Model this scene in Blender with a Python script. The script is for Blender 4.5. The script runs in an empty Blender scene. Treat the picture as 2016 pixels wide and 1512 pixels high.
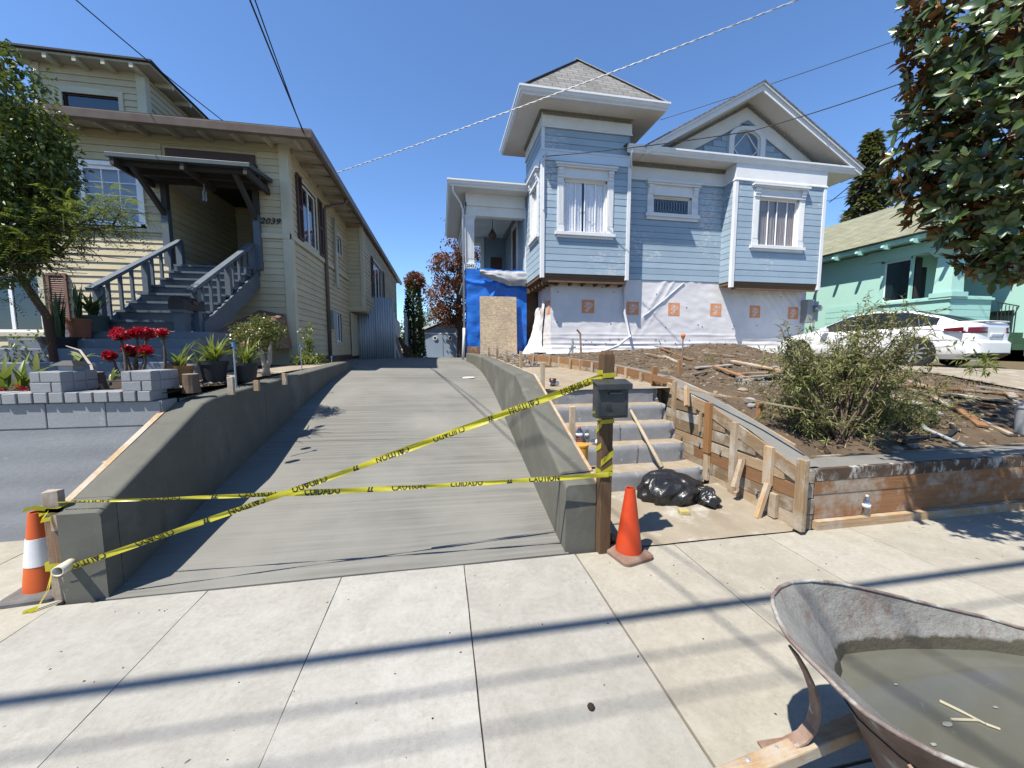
import bpy, math, random
from mathutils import Vector, Matrix, noise
R = random.Random(11)
scene = bpy.context.scene
rad = math.radians
# ------------------------------------------------------------------ camera
CAM_H, FPX = 1.55, 757.0
cam_d = bpy.data.cameras.new('camera'); cam = bpy.data.objects.new('camera', cam_d)
scene.collection.objects.link(cam); scene.camera = cam
cam_d.sensor_width = 36.0; cam_d.lens = FPX / 2016 * 36; cam_d.clip_start = 0.05; cam_d.clip_end = 2000
cam.location = (0, 0, CAM_H); cam.rotation_euler = (rad(90 - 5.283), 0, rad(-10.434))
# ------------------------------------------------------------------ sky, sun, exposure
SUN_ELEV, SUN_PHI = rad(60), rad(32)      # light travels towards +X turned SUN_PHI towards +Y
world = bpy.data.worlds.new('World'); scene.world = world; world.use_nodes = True
wn = world.node_tree; bg = wn.nodes['Background']
sky = wn.nodes.new('ShaderNodeTexSky'); sky.sky_type = 'NISHITA'; sky.sun_disc = False
sky.sun_elevation = SUN_ELEV
L = Vector((math.cos(SUN_ELEV) * math.cos(SUN_PHI), math.cos(SUN_ELEV) * math.sin(SUN_PHI), -math.sin(SUN_ELEV)))
sky.sun_rotation = math.atan2(-L.x, -L.y)
sky.air_density = 1.0; sky.dust_density = 0.0; sky.ozone_density = 10.0; sky.altitude = 50
hs = wn.nodes.new('ShaderNodeHueSaturation'); hs.inputs['Saturation'].default_value = 1.0; hs.inputs['Value'].default_value = 1.0
wn.links.new(sky.outputs[0], hs.inputs['Color']); wn.links.new(hs.outputs[0], bg.inputs[0]); bg.inputs[1].default_value = 0.11
sun_d = bpy.data.lights.new('sun', 'SUN'); sun = bpy.data.objects.new('sun', sun_d); scene.collection.objects.link(sun)
sun_d.energy = 5.0; sun_d.angle = rad(0.53); sun_d.color = (1.0, 0.945, 0.85)
sun.rotation_euler = L.to_track_quat('-Z', 'Y').to_euler(); sun.location = (-20, -20, 40)
vs = scene.view_settings; vs.view_transform = 'Standard'; vs.look = 'None'; vs.exposure = 1.0; vs.gamma = 1.0
vs.use_curve_mapping = False
scene.cycles.max_bounces = 7; scene.cycles.diffuse_bounces = 3; scene.cycles.glossy_bounces = 3
scene.cycles.transparent_max_bounces = 12; scene.cycles.use_denoising = True
# ------------------------------------------------------------------ helpers
th = rad(5.283); ps = rad(10.434)
_fw = Vector((math.sin(ps) * math.cos(th), math.cos(ps) * math.cos(th), -math.sin(th)))
_rt = Vector((math.cos(ps), -math.sin(ps), 0)); _up = _rt.cross(_fw); _C = Vector((0, 0, CAM_H))
def ray(x, y): return _fw + _rt * (x - 1008) / FPX - _up * (y - 756) / FPX
def onY(x, y, v): d = ray(x, y); return _C + d * (v / d.y)          # photo pixel seen on a plane of known depth
def onX(x, y, v): d = ray(x, y); return _C + d * (v / d.x)
def onZ(x, y, v=0.0): d = ray(x, y); return _C + d * ((v - CAM_H) / d.z)
V = Vector
def lerp(a, b, t): return a + (b - a) * t
def interp(tab, x):
    if x <= tab[0][0]: return tab[0][1]
    for (a, b), (c, d) in zip(tab, tab[1:]):
        if x <= c: return b + (d - b) * (x - a) / (c - a)
    return tab[-1][1]
def nz(x, y, z=0.0): return noise.noise(V((x, y, z)))

class MB:
    def __init__(s): s.v = []; s.f = []; s.mi = []
    def add(s, vs_, fs, mi=0):
        o = len(s.v); s.v += [tuple(p) for p in vs_]; s.f += [tuple(i + o for i in q) for q in fs]; s.mi += [mi] * len(fs); return s
    def hexa(s, p, mi=0):   # 8 points: bottom 4 ccw, top 4
        return s.add(p, [(3, 2, 1, 0), (4, 5, 6, 7), (0, 1, 5, 4), (1, 2, 6, 5), (2, 3, 7, 6), (3, 0, 4, 7)], mi)
    def box(s, x0, x1, y0, y1, z0, z1, mi=0):
        return s.hexa([(x0, y0, z0), (x1, y0, z0), (x1, y1, z0), (x0, y1, z0), (x0, y0, z1), (x1, y0, z1), (x1, y1, z1), (x0, y1, z1)], mi)
    def beam(s, a, b, w, h, up=(0, 0, 1), mi=0):   # w across, h along up
        a = V(a); b = V(b); d = (b - a).normalized(); u = V(up)
        r = d.cross(u)
        if r.length < 1e-5: r = d.cross(V((1, 0, 0)))
        r.normalize(); u = r.cross(d); r = r * w / 2; u = u * h / 2
        return s.hexa([a - r - u, a + r - u, b + r - u, b - r - u, a - r + u, a + r + u, b + r + u, b - r + u], mi)
    def tube(s, pts, r, n=8, caps=True, mi=0):
        pts = [V(p) for p in pts]; k = len(pts); rs = r if isinstance(r, (list, tuple)) else [r] * k
        o = len(s.v); prev = None
        for i, p in enumerate(pts):
            t = (pts[min(i + 1, k - 1)] - pts[max(i - 1, 0)]); t = t.normalized() if t.length > 1e-9 else V((0, 0, 1))
            if prev is None:
                a = t.cross(V((0, 0, 1)))
                if a.length < .05: a = t.cross(V((1, 0, 0)))
            else: a = prev - t * prev.dot(t)
            a.normalize(); prev = a; b = t.cross(a)
            for j in range(n):
                w = 2 * math.pi * j / n; s.v.append(tuple(p + (a * math.cos(w) + b * math.sin(w)) * rs[i]))
        for i in range(k - 1):
            for j in range(n):
                j2 = (j + 1) % n; s.f.append((o + i * n + j, o + i * n + j2, o + (i + 1) * n + j2, o + (i + 1) * n + j)); s.mi.append(mi)
        if caps:
            s.f.append(tuple(o + j for j in reversed(range(n)))); s.f.append(tuple(o + (k - 1) * n + j for j in range(n))); s.mi += [mi, mi]
        return s
    def lathe(s, prof, n=20, c=(0, 0, 0), mi=0, squash=None):
        o = len(s.v); c = V(c)
        for (r, z) in prof:
            for j in range(n):
                w = 2 * math.pi * j / n; s.v.append((c.x + r * math.cos(w), c.y + r * math.sin(w), c.z + z))
        for i in range(len(prof) - 1):
            for j in range(n):
                j2 = (j + 1) % n; s.f.append((o + i * n + j, o + i * n + j2, o + (i + 1) * n + j2, o + (i + 1) * n + j)); s.mi.append(mi)
        s.f.append(tuple(o + j for j in reversed(range(n)))); s.f.append(tuple(o + (len(prof) - 1) * n + j for j in range(n))); s.mi += [mi, mi]
        return s
    def prism(s, poly, off, mi=0):   # poly of 3D points, extruded by off
        n = len(poly); poly = [V(p) for p in poly]; off = V(off); o = len(s.v)
        s.v += [tuple(p) for p in poly] + [tuple(p + off) for p in poly]
        s.f += [tuple(o + i for i in range(n)), tuple(o + n + i for i in reversed(range(n)))]
        s.f += [(o + i, o + n + i, o + n + (i + 1) % n, o + (i + 1) % n) for i in range(n)]; s.mi += [mi] * (n + 2)
        return s
    def grid(s, fn, nu, nv, mi=0, closed=False):
        o = len(s.v)
        for i in range(nu + 1):
            for j in range(nv + 1): s.v.append(tuple(fn(i / nu, j / nv)))
        for i in range(nu):
            for j in range(nv):
                a = o + i * (nv + 1) + j; s.f.append((a, a + nv + 1, a + nv + 2, a + 1)); s.mi.append(mi)
        return s
    def sweep(s, path, prof, closed=False, mi=0):   # prof [(out, z)], path of (x, y, z) points; out = left-hand side normal to path in plan
        n = len(path); k = len(prof); o = len(s.v); P = [V(p) for p in path]
        for i in range(n):
            a = P[i] - P[i - 1] if (i > 0 or closed) else P[1] - P[0]
            b = P[(i + 1) % n] - P[i] if (i < n - 1 or closed) else a
            na = V((-a.y, a.x, 0)).normalized(); nb = V((-b.y, b.x, 0)).normalized()
            m = na + nb; m = m / max(.25, m.dot(na)) if m.length > 1e-6 else na
            for (q, z) in prof: s.v.append(tuple(P[i] + m * q + V((0, 0, z))))
        for i in range(n if closed else n - 1):
            for j in range(k):
                i2 = (i + 1) % n; j2 = (j + 1) % k; s.f.append((o + i * k + j, o + i2 * k + j, o + i2 * k + j2, o + i * k + j2)); s.mi.append(mi)
        if not closed:
            s.f.append(tuple(o + j for j in range(k))); s.f.append(tuple(o + (n - 1) * k + j for j in reversed(range(k)))); s.mi += [mi, mi]
        return s
    def build(s, name, mat, parent=None, smooth=False, bevel=0.0, fix=False, auto=None):
        me = bpy.data.meshes.new(name); me.from_pydata(s.v, [], s.f)
        mats = mat if isinstance(mat, (list, tuple)) else [mat]
        for m in mats: me.materials.append(m)
        if len(mats) > 1: me.polygons.foreach_set('material_index', s.mi)
        if fix:
            import bmesh
            bm = bmesh.new(); bm.from_mesh(me); bmesh.ops.recalc_face_normals(bm, faces=bm.faces); bm.to_mesh(me); bm.free()
        if smooth: me.polygons.foreach_set('use_smooth', [True] * len(me.polygons))
        if auto:
            me.polygons.foreach_set('use_smooth', [True] * len(me.polygons)); me.set_sharp_from_angle(angle=rad(auto))
        me.update()
        return put(name, me, parent, bevel)
def put(name, me, parent=None, bevel=0.0):
    o = bpy.data.objects.new(name, me); scene.collection.objects.link(o)
    if parent is not None: o.parent = parent
    if bevel:
        b = o.modifiers.new('edge', 'BEVEL'); b.width = bevel; b.segments = 2; b.limit_method = 'ANGLE'; b.angle_limit = rad(40)
    return o
def tag(o, label=None, cat=None, group=None, kind=None):
    if label: o['label'] = label
    if cat: o['category'] = cat
    if group: o['group'] = group
    if kind: o['kind'] = kind
    return o
def thing(name, label=None, cat=None, group=None, loc=None, rot=None):
    o = bpy.data.objects.new(name, None); scene.collection.objects.link(o); o.empty_display_size = .2
    if loc is not None: o.location = loc
    if rot is not None: o.rotation_euler = rot
    return tag(o, label, cat, group)
def part(name, parent):
    o = bpy.data.objects.new(name, None); scene.collection.objects.link(o); o.parent = parent; return o
def copy_tree(o, parent=None):
    c = o.copy(); scene.collection.objects.link(c); c.parent = parent
    for ch in list(o.children): copy_tree(ch, c)
    return c
_txt = {}
def text_mesh(s, bold=False):
    if (s, bold) in _txt: return _txt[(s, bold)]
    cu = bpy.data.curves.new('t', 'FONT'); cu.body = s; cu.size = 1.0; cu.resolution_u = 2
    if bold: cu.offset = 0.022
    ob = bpy.data.objects.new('t', cu); scene.collection.objects.link(ob)
    bpy.context.view_layer.update()
    me = bpy.data.meshes.new_from_object(ob.evaluated_get(bpy.context.evaluated_depsgraph_get()))
    vs_ = [tuple(v.co) for v in me.vertices]; fs = [tuple(p.vertices) for p in me.polygons]
    bpy.data.objects.remove(ob); bpy.data.curves.remove(cu); bpy.data.meshes.remove(me)
    x0 = min(v[0] for v in vs_); x1 = max(v[0] for v in vs_); y0 = min(v[1] for v in vs_); y1 = max(v[1] for v in vs_)
    vs_ = [((v[0] - x0) / (y1 - y0), (v[1] - y0) / (y1 - y0)) for v in vs_]
    _txt[(s, bold)] = (vs_, fs, (x1 - x0) / (y1 - y0)); return _txt[(s, bold)]

# ------------------------------------------------------------------ materials
TONE = dict(sidewalk=.56, sidewalk_old=.56, postwood=.55, curtain=1.25, curtainbrown=1.3, dentil=.8, concrete=.66, wallconc=.50, wetconc=.85, walk=.58, tread=.58, stepgrey=.85, soil=.66, soildark=.6, drygrass=.55, green_ground=.6, wood_y=.78, wood_x=.75, wood_z=.8, wood_org=.62, wood_orgx=.72, wood_orgy=.62, wood_pole=.7, block=.72, greypaint=.7, roofgrey=.52, roofmint=.62, tape=.52, orange=.6, orangedirty=.62, conebase=.5, band=.8, slurry=.42, barrow=.52, barrowout=.7, osb=.75, tarp=.9, joint=.8, paint=.72, lf_tree=.8, lf_feather=.75, lf_shrub=.75, lf_strap=.7, lf_agave=.65, lf_jade=.75, lf_dry=.6, lf_grey=.55, soffit=.9, capW=.7, pipewhite=.8, galv=.8, sponge=.6, bucketG=.7, bucketO=.7, cream=.80, creamtrim=.80, clearplastic=.6, railblue=.72, blue=.86, white=.86, whitesoft=.92, wrap=.86, mint=.85, mintlight=.8, splash=.8, canopy=.8)
class NT:
    def __init__(s, name):
        s.m = bpy.data.materials.new(name); s.m.use_nodes = True; s.t = s.m.node_tree; s.b = s.t.nodes['Principled BSDF']; s._pos = None
    def n(s, typ, **kw):
        nd = s.t.nodes.new('ShaderNode' + typ)
        for k, v in kw.items():
            if k.startswith('i_'): s.set(nd.inputs[k[2:].replace('_', ' ')], v)
            else: setattr(nd, k, v)
        return nd
    def set(s, inp, v):
        if hasattr(v, 'is_output') or isinstance(v, bpy.types.NodeSocket): s.t.links.new(v, inp)
        elif isinstance(v, (tuple, list)) and len(v) == 3 and inp.type == 'RGBA': inp.default_value = (*v, 1)
        else: inp.default_value = v
    def pos(s, stretch=(1, 1, 1), obj=False, off=None):
        if obj: src = s.n('TexCoord').outputs['Object']
        else: src = s.n('NewGeometry').outputs['Position']
        mp = s.n('Mapping'); s.set(mp.inputs[0], src); mp.inputs['Scale'].default_value = stretch
        if off is not None: s.set(mp.inputs['Location'], off)
        return mp.outputs[0]
    def noise(s, vec, scale, detail=5, rough=.6, dist=0.0):
        nd = s.n('TexNoise'); s.set(nd.inputs['Vector'], vec); nd.inputs['Scale'].default_value = scale
        nd.inputs['Detail'].default_value = detail; nd.inputs['Roughness'].default_value = rough; nd.inputs['Distortion'].default_value = dist
        return nd.outputs[0]
    def ramp(s, fac, a, b, ca=(0, 0, 0), cb=(1, 1, 1)):
        nd = s.n('ValToRGB'); e = nd.color_ramp.elements; e[0].position = a; e[1].position = b; e[0].color = (*ca, 1); e[1].color = (*cb, 1)
        s.set(nd.inputs[0], fac); return nd.outputs[0]
    def mix(s, fac, a, b, mode='MIX'):
        nd = s.n('Mix', data_type='RGBA', blend_type=mode); s.set(nd.inputs[0], fac); s.set(nd.inputs[6], a); s.set(nd.inputs[7], b); return nd.outputs[2]
    def math(s, op, a, b=0.0):
        nd = s.n('Math', operation=op); s.set(nd.inputs[0], a); s.set(nd.inputs[1], b); return nd.outputs[0]
    def rnd(s): return s.n('ObjectInfo').outputs['Random']
    def bump(s, h, strength=.3, dist=.01, nrm=None):
        nd = s.n('Bump'); nd.inputs['Strength'].default_value = strength; nd.inputs['Distance'].default_value = dist; s.set(nd.inputs['Height'], h)
        if nrm is not None: s.set(nd.inputs['Normal'], nrm)
        return nd.outputs[0]
    def out(s, col=None, rough=None, nrm=None, metal=None, spec=None):
        if col is not None:
            k = TONE.get(s.m.name, 1.0)
            if k != 1.0: col = s.mix(1.0, col, (k, k, k), 'MULTIPLY')
            s.set(s.b.inputs['Base Color'], col)
        if rough is not None: s.set(s.b.inputs['Roughness'], rough)
        if nrm is not None: s.set(s.b.inputs['Normal'], nrm)
        if metal is not None: s.set(s.b.inputs['Metallic'], metal)
        if spec is not None: s.set(s.b.inputs['Specular IOR Level'], spec)
        return s.m
def sc3(c, k): return tuple(min(1, x * k) for x in c)
def mk(name, c, rough=.8, c2=None, sc=3.0, var=.15, bump=.2, bs=60, bd=.004, rnd=.0, metal=0.0, spec=.35, st=(1, 1, 1), patch=None, fine=.12, obj=False):
    t = NT(name); p = t.pos(st, obj)
    c2 = c2 or sc3(c, 1 - var); f = t.ramp(t.noise(p, sc, 6, .62), .3, .7)
    col = t.mix(f, c, c2)
    if fine:
        g = t.noise(p, sc * 14, 3, .7); col = t.mix(t.ramp(g, .25, .75), sc3(c, 1), col) if False else t.mix(1.0, col, t.ramp(g, .2, .8, (1 - fine,) * 3, (1 + 0 * fine,) * 3), 'MULTIPLY')
    if rnd:
        r = t.rnd(); col = t.mix(1.0, col, t.ramp(r, 0, 1, (1 - rnd,) * 3, (1, 1, 1)), 'MULTIPLY')
    for pt in (patch or []):
        pc, ps_, lo, hi, pst = pt
        col = t.mix(t.ramp(t.noise(t.pos(pst, obj), ps_, 6, .65), lo, hi), col, pc)
    nr = t.bump(t.noise(p, bs, 4, .6), bump, bd) if bump else None
    return t.out(col, rough, nr, metal, spec)
# ------------------------------------------------------------------ material library
def concrete_new(name, c, streak=(.5, 22, .5), dark=.70):
    t = NT(name); p = t.pos(streak); q = t.pos()
    col = t.mix(t.ramp(t.noise(p, 1.3, 7, .66, .15), .32, .68), sc3(c, dark), sc3(c, 1.15))
    col = t.mix(t.ramp(t.noise(q, .9, 4, .55), .42, .72), col, sc3(c, 1.25))
    col = t.mix(1.0, col, t.ramp(t.noise(q, 260, 2, .5), .3, .7, (.86,) * 3, (1, 1, 1)), 'MULTIPLY')
    b = t.bump(t.noise(t.pos((3, 120, 3)), 1.2, 4, .7), .35, .004)
    return t.out(col, .85, b, spec=.25)
def shingles(name, c, c2, w, h, axis):
    t = NT(name); g = t.n('TexCoord').outputs['UV']
    br = t.n('TexBrick'); t.set(br.inputs['Vector'], g); br.inputs['Color1'].default_value = (*c, 1); br.inputs['Color2'].default_value = (*c2, 1)
    br.inputs['Mortar'].default_value = (*sc3(c, .45), 1); br.inputs['Scale'].default_value = 1.0; br.inputs['Mortar Size'].default_value = .014
    br.inputs['Brick Width'].default_value = w; br.inputs['Row Height'].default_value = h; br.inputs['Bias'].default_value = -.1
    p = t.pos(); col = t.mix(1.0, br.outputs[0], t.ramp(t.noise(p, 2.0, 6, .7), .25, .75, (.72,) * 3, (1.1,) * 3), 'MULTIPLY')
    col = t.mix(1.0, col, t.ramp(t.noise(p, 45, 3, .7), .2, .8, (.8,) * 3, (1.05,) * 3), 'MULTIPLY')
    return t.out(col, .95, t.bump(br.outputs['Fac'], -.6, .012), spec=.1)
def wood(name, c, c2, st, rnd=.35, dirt=None, rough=.85):
    t = NT(name); p = t.pos(st, off=None)
    r = t.rnd(); cb = t.n('CombineXYZ'); t.set(cb.inputs[0], t.math('MULTIPLY', r, 31.0)); t.set(cb.inputs[1], t.math('MULTIPLY', r, 17.0)); t.set(cb.inputs[2], t.math('MULTIPLY', r, 23.0))
    p = t.pos(st, off=cb.outputs[0])
    g = t.noise(p, 6, 7, .7, .6)
    col = t.mix(t.ramp(g, .3, .7), c, c2)
    col = t.mix(1.0, col, t.ramp(r, 0, 1, (1 - rnd,) * 3, (1.12,) * 3), 'MULTIPLY')
    if dirt:
        col = t.mix(t.ramp(t.noise(t.pos((1, 1, 1), off=cb.outputs[0]), 3.2, 6, .7), .46, .66), col, dirt)
    return t.out(col, rough, t.bump(t.noise(p, 14, 5, .7), .35, .006), spec=.2)
def leaf(name, c, c2, rough=.45, trans=.25, spec=.4, tc=(.35, .45, .05)):
    t = NT(name); r = t.n('NewGeometry').outputs['Random Per Island']
    col = t.mix(t.ramp(r, .1, .9), c, c2)
    m = t.out(col, rough, None, spec=spec)
    if trans:
        tr = t.n('BsdfTranslucent'); t.set(tr.inputs['Color'], t.mix(1.0, t.mix(.5, col, tc), (TONE.get(name, 1.0),) * 3, 'MULTIPLY'))
        ms = t.n('MixShader'); ms.inputs[0].default_value = trans; t.set(ms.inputs[1], t.b.outputs[0]); t.set(ms.inputs[2], tr.outputs[0])
        t.set(t.t.nodes['Material Output'].inputs[0], ms.outputs[0])
    return m
def glass(name, tint=(.9, .95, 1), clear=.8, base=.06):
    t = NT(name); tr = t.n('BsdfTransparent'); tr.inputs[0].default_value = (*sc3(tint, clear), 1)
    gl = t.n('BsdfGlossy'); gl.inputs['Roughness'].default_value = .02; gl.inputs['Color'].default_value = (.95, .97, 1, 1)
    lw = t.n('LayerWeight'); lw.inputs[0].default_value = .5; fr = t.n('Math', operation='POWER'); t.set(fr.inputs[0], lw.outputs['Facing']); fr.inputs[1].default_value = 5.0
    ms = t.n('MixShader'); t.set(ms.inputs[0], t.math('ADD', fr.outputs[0], base)); t.set(ms.inputs[1], tr.outputs[0]); t.set(ms.inputs[2], gl.outputs[0])
    t.set(t.t.nodes['Material Output'].inputs[0], ms.outputs[0]); return t.m

M = {}
def sidewalk_mat(name='sidewalk', warm=(1, 1, 1)):
    t = NT(name); q = t.pos(); c = (.50, .48, .43)
    big = t.ramp(t.noise(q, 1.1, 7, .65), .32, .72)
    col = t.mix(big, (.43, .415, .37), (.56, .545, .50))
    col = t.mix(t.ramp(t.noise(t.pos((1, 1.8, 1)), 2.7, 8, .75, .6), .55, .72), col, (.60, .58, .52))
    col = t.mix(t.ramp(t.noise(q, 34, 5, .7), .28, .60), sc3(c, .80), col)
    col = t.mix(t.math('MULTIPLY', t.ramp(t.noise(q, 5.5, 6, .7, .5), .42, .68), .55), col, (.60, .585, .54))
    vo = t.n('TexVoronoi'); t.set(vo.inputs['Vector'], q); vo.inputs['Scale'].default_value = 170
    col = t.mix(t.math('MULTIPLY', t.ramp(vo.outputs['Color'], .80, .98), .25), col, (.66, .64, .58))
    col = t.mix(t.ramp(t.noise(q, 150, 2, .6), .62, .76), col, (.33, .305, .26))
    col = t.mix(t.ramp(t.noise(q, 13, 2, .5), .765, .785), col, (.16, .14, .11))
    r = t.rnd(); col = t.mix(1.0, col, t.ramp(r, 0, 1, (.92, .91, .885), (1.03, 1.03, 1.03)), 'MULTIPLY')
    stain = t.ramp(t.noise(t.pos((1, 1, 1)), .9, 7, .7, 1.0), .56, .74); col = t.mix(t.math('MULTIPLY', stain, .5), col, (.36, .325, .265))
    col = t.mix(1.0, col, warm, 'MULTIPLY')
    return t.out(col, .9, t.bump(t.noise(q, 190, 4, .7), .35, .003), spec=.2)
M['sidewalk'] = sidewalk_mat(); M['sidewalk_old'] = sidewalk_mat('sidewalk_old', (1.0, .97, .90))
M['joint'] = mk('joint', (.20, .17, .13), 1, sc=20, var=.5)
M['concrete'] = concrete_new('concrete', (.230, .225, .200))
M['wallconc'] = mk('wallconc', (.225, .222, .185), .85, c2=(.155, .153, .125), sc=2.2, bs=90, bump=.18, patch=[((.30, .297, .26), 1.6, .55, .75, (1, 1, .8)), ((.12, .118, .095), 4.5, .62, .78, (1, 1, .35)), ((.33, .325, .29), 14, .66, .72, (1, 1, 1)), ((.10, .098, .08), 30, .70, .74, (1, 1, 1))])
M['wetconc'] = mk('wetconc', (.205, .20, .18), .7, c2=(.16, .155, .14), sc=3, bs=120, bump=.1)
M['asphalt'] = mk('asphalt', (.05, .05, .052), .95, sc=4, bs=200, bump=.4)
M['walk'] = mk('walk', (.46, .40, .31), .92, c2=(.33, .27, .19), sc=2.3, bs=110, patch=[((.55, .52, .45), 3.1, .55, .68, (1, 1, 1)), ((.36, .27, .17), 5, .62, .72, (1, 1, 1))])
M['stepgrey'] = mk('stepgrey', (.27, .275, .285), .9, c2=(.20, .205, .215), sc=5, bs=70, bump=.2, patch=[((.36, .36, .36), 9, .6, .68, (1, 1, 1)), ((.14, .13, .12), 22, .68, .74, (1, 1, 1))])
M['tread'] = mk('tread', (.50, .415, .30), .95, c2=(.36, .28, .19), sc=6, bs=90, bump=.4, patch=[((.42, .40, .37), 5, .56, .66, (1, 1, 1))])
M['block'] = mk('block', (.355, .365, .38), .75, c2=(.30, .31, .322), sc=2.2, bs=45, bump=.3, bd=.006, rnd=.08, patch=[((.42, .43, .45), 5, .64, .74, (1, 1, 1)), ((.17, .165, .17), 9, .72, .78, (1, 1, .5))])
M['greypaint'] = mk('greypaint', (.20, .225, .265), .7, c2=(.165, .185, .22), sc=4, bs=50, bump=.15, patch=[((.30, .30, .30), 14, .70, .76, (1, 1, 1))])
M['soil'] = mk('soil', (.19, .135, .085), 1, c2=(.115, .08, .05), sc=5, bs=40, bump=.9, bd=.02, fine=.4, patch=[((.28, .215, .14), 2.5, .55, .7, (1, 1, 1)), ((.36, .31, .24), 30, .70, .74, (1, 1, 1))])
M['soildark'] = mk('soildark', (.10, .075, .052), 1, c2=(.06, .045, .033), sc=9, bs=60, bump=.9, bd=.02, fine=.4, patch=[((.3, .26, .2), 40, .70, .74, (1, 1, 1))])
M['drygrass'] = mk('drygrass', (.33, .25, .12), 1, c2=(.20, .15, .07), sc=4, bs=150, bump=.9, bd=.02, fine=.4)
M['green_ground'] = mk('green_ground', (.10, .13, .04), 1, c2=(.20, .17, .08), sc=3, bs=120, bump=.8, bd=.02)
M['wood_y'] = wood('wood_y', (.50, .36, .215), (.30, .20, .115), (9, .5, 9), .5, (.44, .41, .35))
M['wood_x'] = wood('wood_x', (.48, .34, .20), (.28, .18, .10), (.5, 9, 9), .5, (.44, .41, .35))
M['wood_z'] = wood('wood_z', (.50, .36, .215), (.31, .205, .115), (9, 9, .5), .45, (.45, .41, .35))
M['wood_org'] = wood('wood_org', (.42, .22, .095), (.30, .15, .06), (9, 9, .6), .2)
M['wood_orgx'] = wood('wood_orgx', (.33, .17, .08), (.20, .10, .045), (.5, 9, 9), .2, (.40, .36, .30))
M['wood_orgy'] = wood('wood_orgy', (.40, .22, .11), (.27, .14, .065), (9, .5, 9), .25)
M['wood_dark'] = wood('wood_dark', (.13, .075, .04), (.075, .042, .022), (9, 9, .6), .2)
M['wood_pole'] = wood('wood_pole', (.45, .38, .27), (.34, .27, .18), (6, 6, 1), .1)
M['postwood'] = wood('postwood', (.20, .125, .07), (.10, .06, .032), (8, 8, .6), .1)
M['cream'] = mk('cream', (.68, .585, .385), .6, c2=(.58, .49, .31), sc=1.6, bs=70, bump=.12, rnd=.07, st=(1, 1, 2), patch=[((.40, .35, .24), 1.3, .62, .82, (.6, .6, 2.2)), ((.30, .27, .20), 7, .70, .80, (.4, .4, 3))])
M['creamtrim'] = mk('creamtrim', (.67, .61, .44), .55, sc=3, bs=60, bump=.1, patch=[((.42, .38, .28), 2, .62, .8, (1, 1, .4))])
M['soffit'] = mk('soffit', (.50, .455, .36), .75, sc=2, patch=[((.26, .22, .16), 1.7, .52, .75, (1, 1, 1)), ((.62, .60, .54), 6, .62, .7, (1, 1, 1))])
M['gutterbrown'] = mk('gutterbrown', (.115, .075, .055), .45, c2=(.17, .13, .10), sc=3, bump=.05)
M['brown'] = mk('brown', (.085, .042, .033), .55, sc=4, bump=.1)
M['shutter'] = mk('shutter', (.20, .105, .075), .6, sc=4, bump=.1)
M['rooftar'] = mk('rooftar', (.045, .047, .05), .9, sc=8, bs=120, bump=.5)
M['canopy'] = mk('canopy', (.055, .075, .08), .5, c2=(.08, .10, .105), sc=3, bump=.05)
M['canopydark'] = mk('canopydark', (.045, .04, .036), .8, sc=4)
M['railblue'] = mk('railblue', (.135, .165, .20), .55, c2=(.105, .13, .16), sc=6, bump=.12, patch=[((.25, .26, .26), 12, .70, .78, (1, 1, 1))])
M['white'] = mk('white', (.76, .765, .765), .5, c2=(.68, .69, .70), sc=2.5, bs=50, bump=.08, patch=[((.52, .50, .46), 3, .66, .84, (1, 1, .5))], fine=.05)
M['whitesoft'] = mk('whitesoft', (.72, .715, .69), .6, c2=(.62, .61, .58), sc=1.4, bs=50, bump=.08, patch=[((.45, .42, .37), 1.9, .62, .85, (1, 1, 1))], fine=.06)
M['vinyl'] = mk('vinyl', (.80, .81, .82), .35, var=.04, bump=0, fine=0)
M['dentil'] = mk('dentil', (.34, .32, .27), .8, sc=9, var=.3)
def peel(name, c, c2):
    t = NT(name); r = t.rnd(); cb = t.n('CombineXYZ'); t.set(cb.inputs[0], t.math('MULTIPLY', r, 9.0)); t.set(cb.inputs[2], t.math('MULTIPLY', r, 13.0))
    p = t.pos((1, 1, 3), off=cb.outputs[0]); q = t.pos()
    col = t.mix(t.ramp(t.noise(q, 1.4, 6, .6), .3, .7), c, c2)
    col = t.mix(1.0, col, t.ramp(r, 0, 1, (.90,) * 3, (1.06,) * 3), 'MULTIPLY')
    region = t.ramp(t.noise(q, .75, 3, .5), .44, .70)
    flake = t.noise(t.pos((1, 1, 3.2), off=cb.outputs[0]), 5.5, 8, .72)
    hgt = t.ramp(t.math('ADD', flake, t.math('MULTIPLY', region, .22)), .675, .71)
    col = t.mix(hgt, col, (.50, .54, .57))
    bare = t.ramp(t.math('ADD', flake, t.math('MULTIPLY', region, .20)), .755, .775)
    col = t.mix(bare, col, (.25, .215, .17))
    col = t.mix(t.ramp(t.noise(t.pos((1, 1, .3)), 6, 5, .7), .62, .85), col, sc3(c2, .75))
    nb = t.bump(t.noise(p, 16, 6, .7), .5, .006); nb = t.bump(hgt, -.7, .006, nb)
    return t.out(col, .55, nb, spec=.35)
M['blue'] = peel('blue', (.325, .42, .50), (.285, .375, .45))
M['bluedark'] = mk('bluedark', (.20, .28, .36), .6, sc=2, bump=.1)
M['garageblue'] = mk('garageblue', (.25, .32, .40), .7, c2=(.22, .28, .36), sc=1.5, bump=.1)
M['roofgrey'] = shingles('roofgrey', (.42, .41, .395), (.30, .295, .28), .42, .19, 'y')
M['roofmint'] = shingles('roofmint', (.40, .40, .28), (.31, .31, .22), .5, .2, 'x')
M['mint'] = mk('mint', (.42, .68, .59), .65, c2=(.39, .64, .56), sc=1.5, bs=60, bump=.1, fine=.04)
M['mintlight'] = mk('mintlight', (.40, .70, .62), .65, sc=1.5, var=.06, bump=.1, fine=.04)
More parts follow.
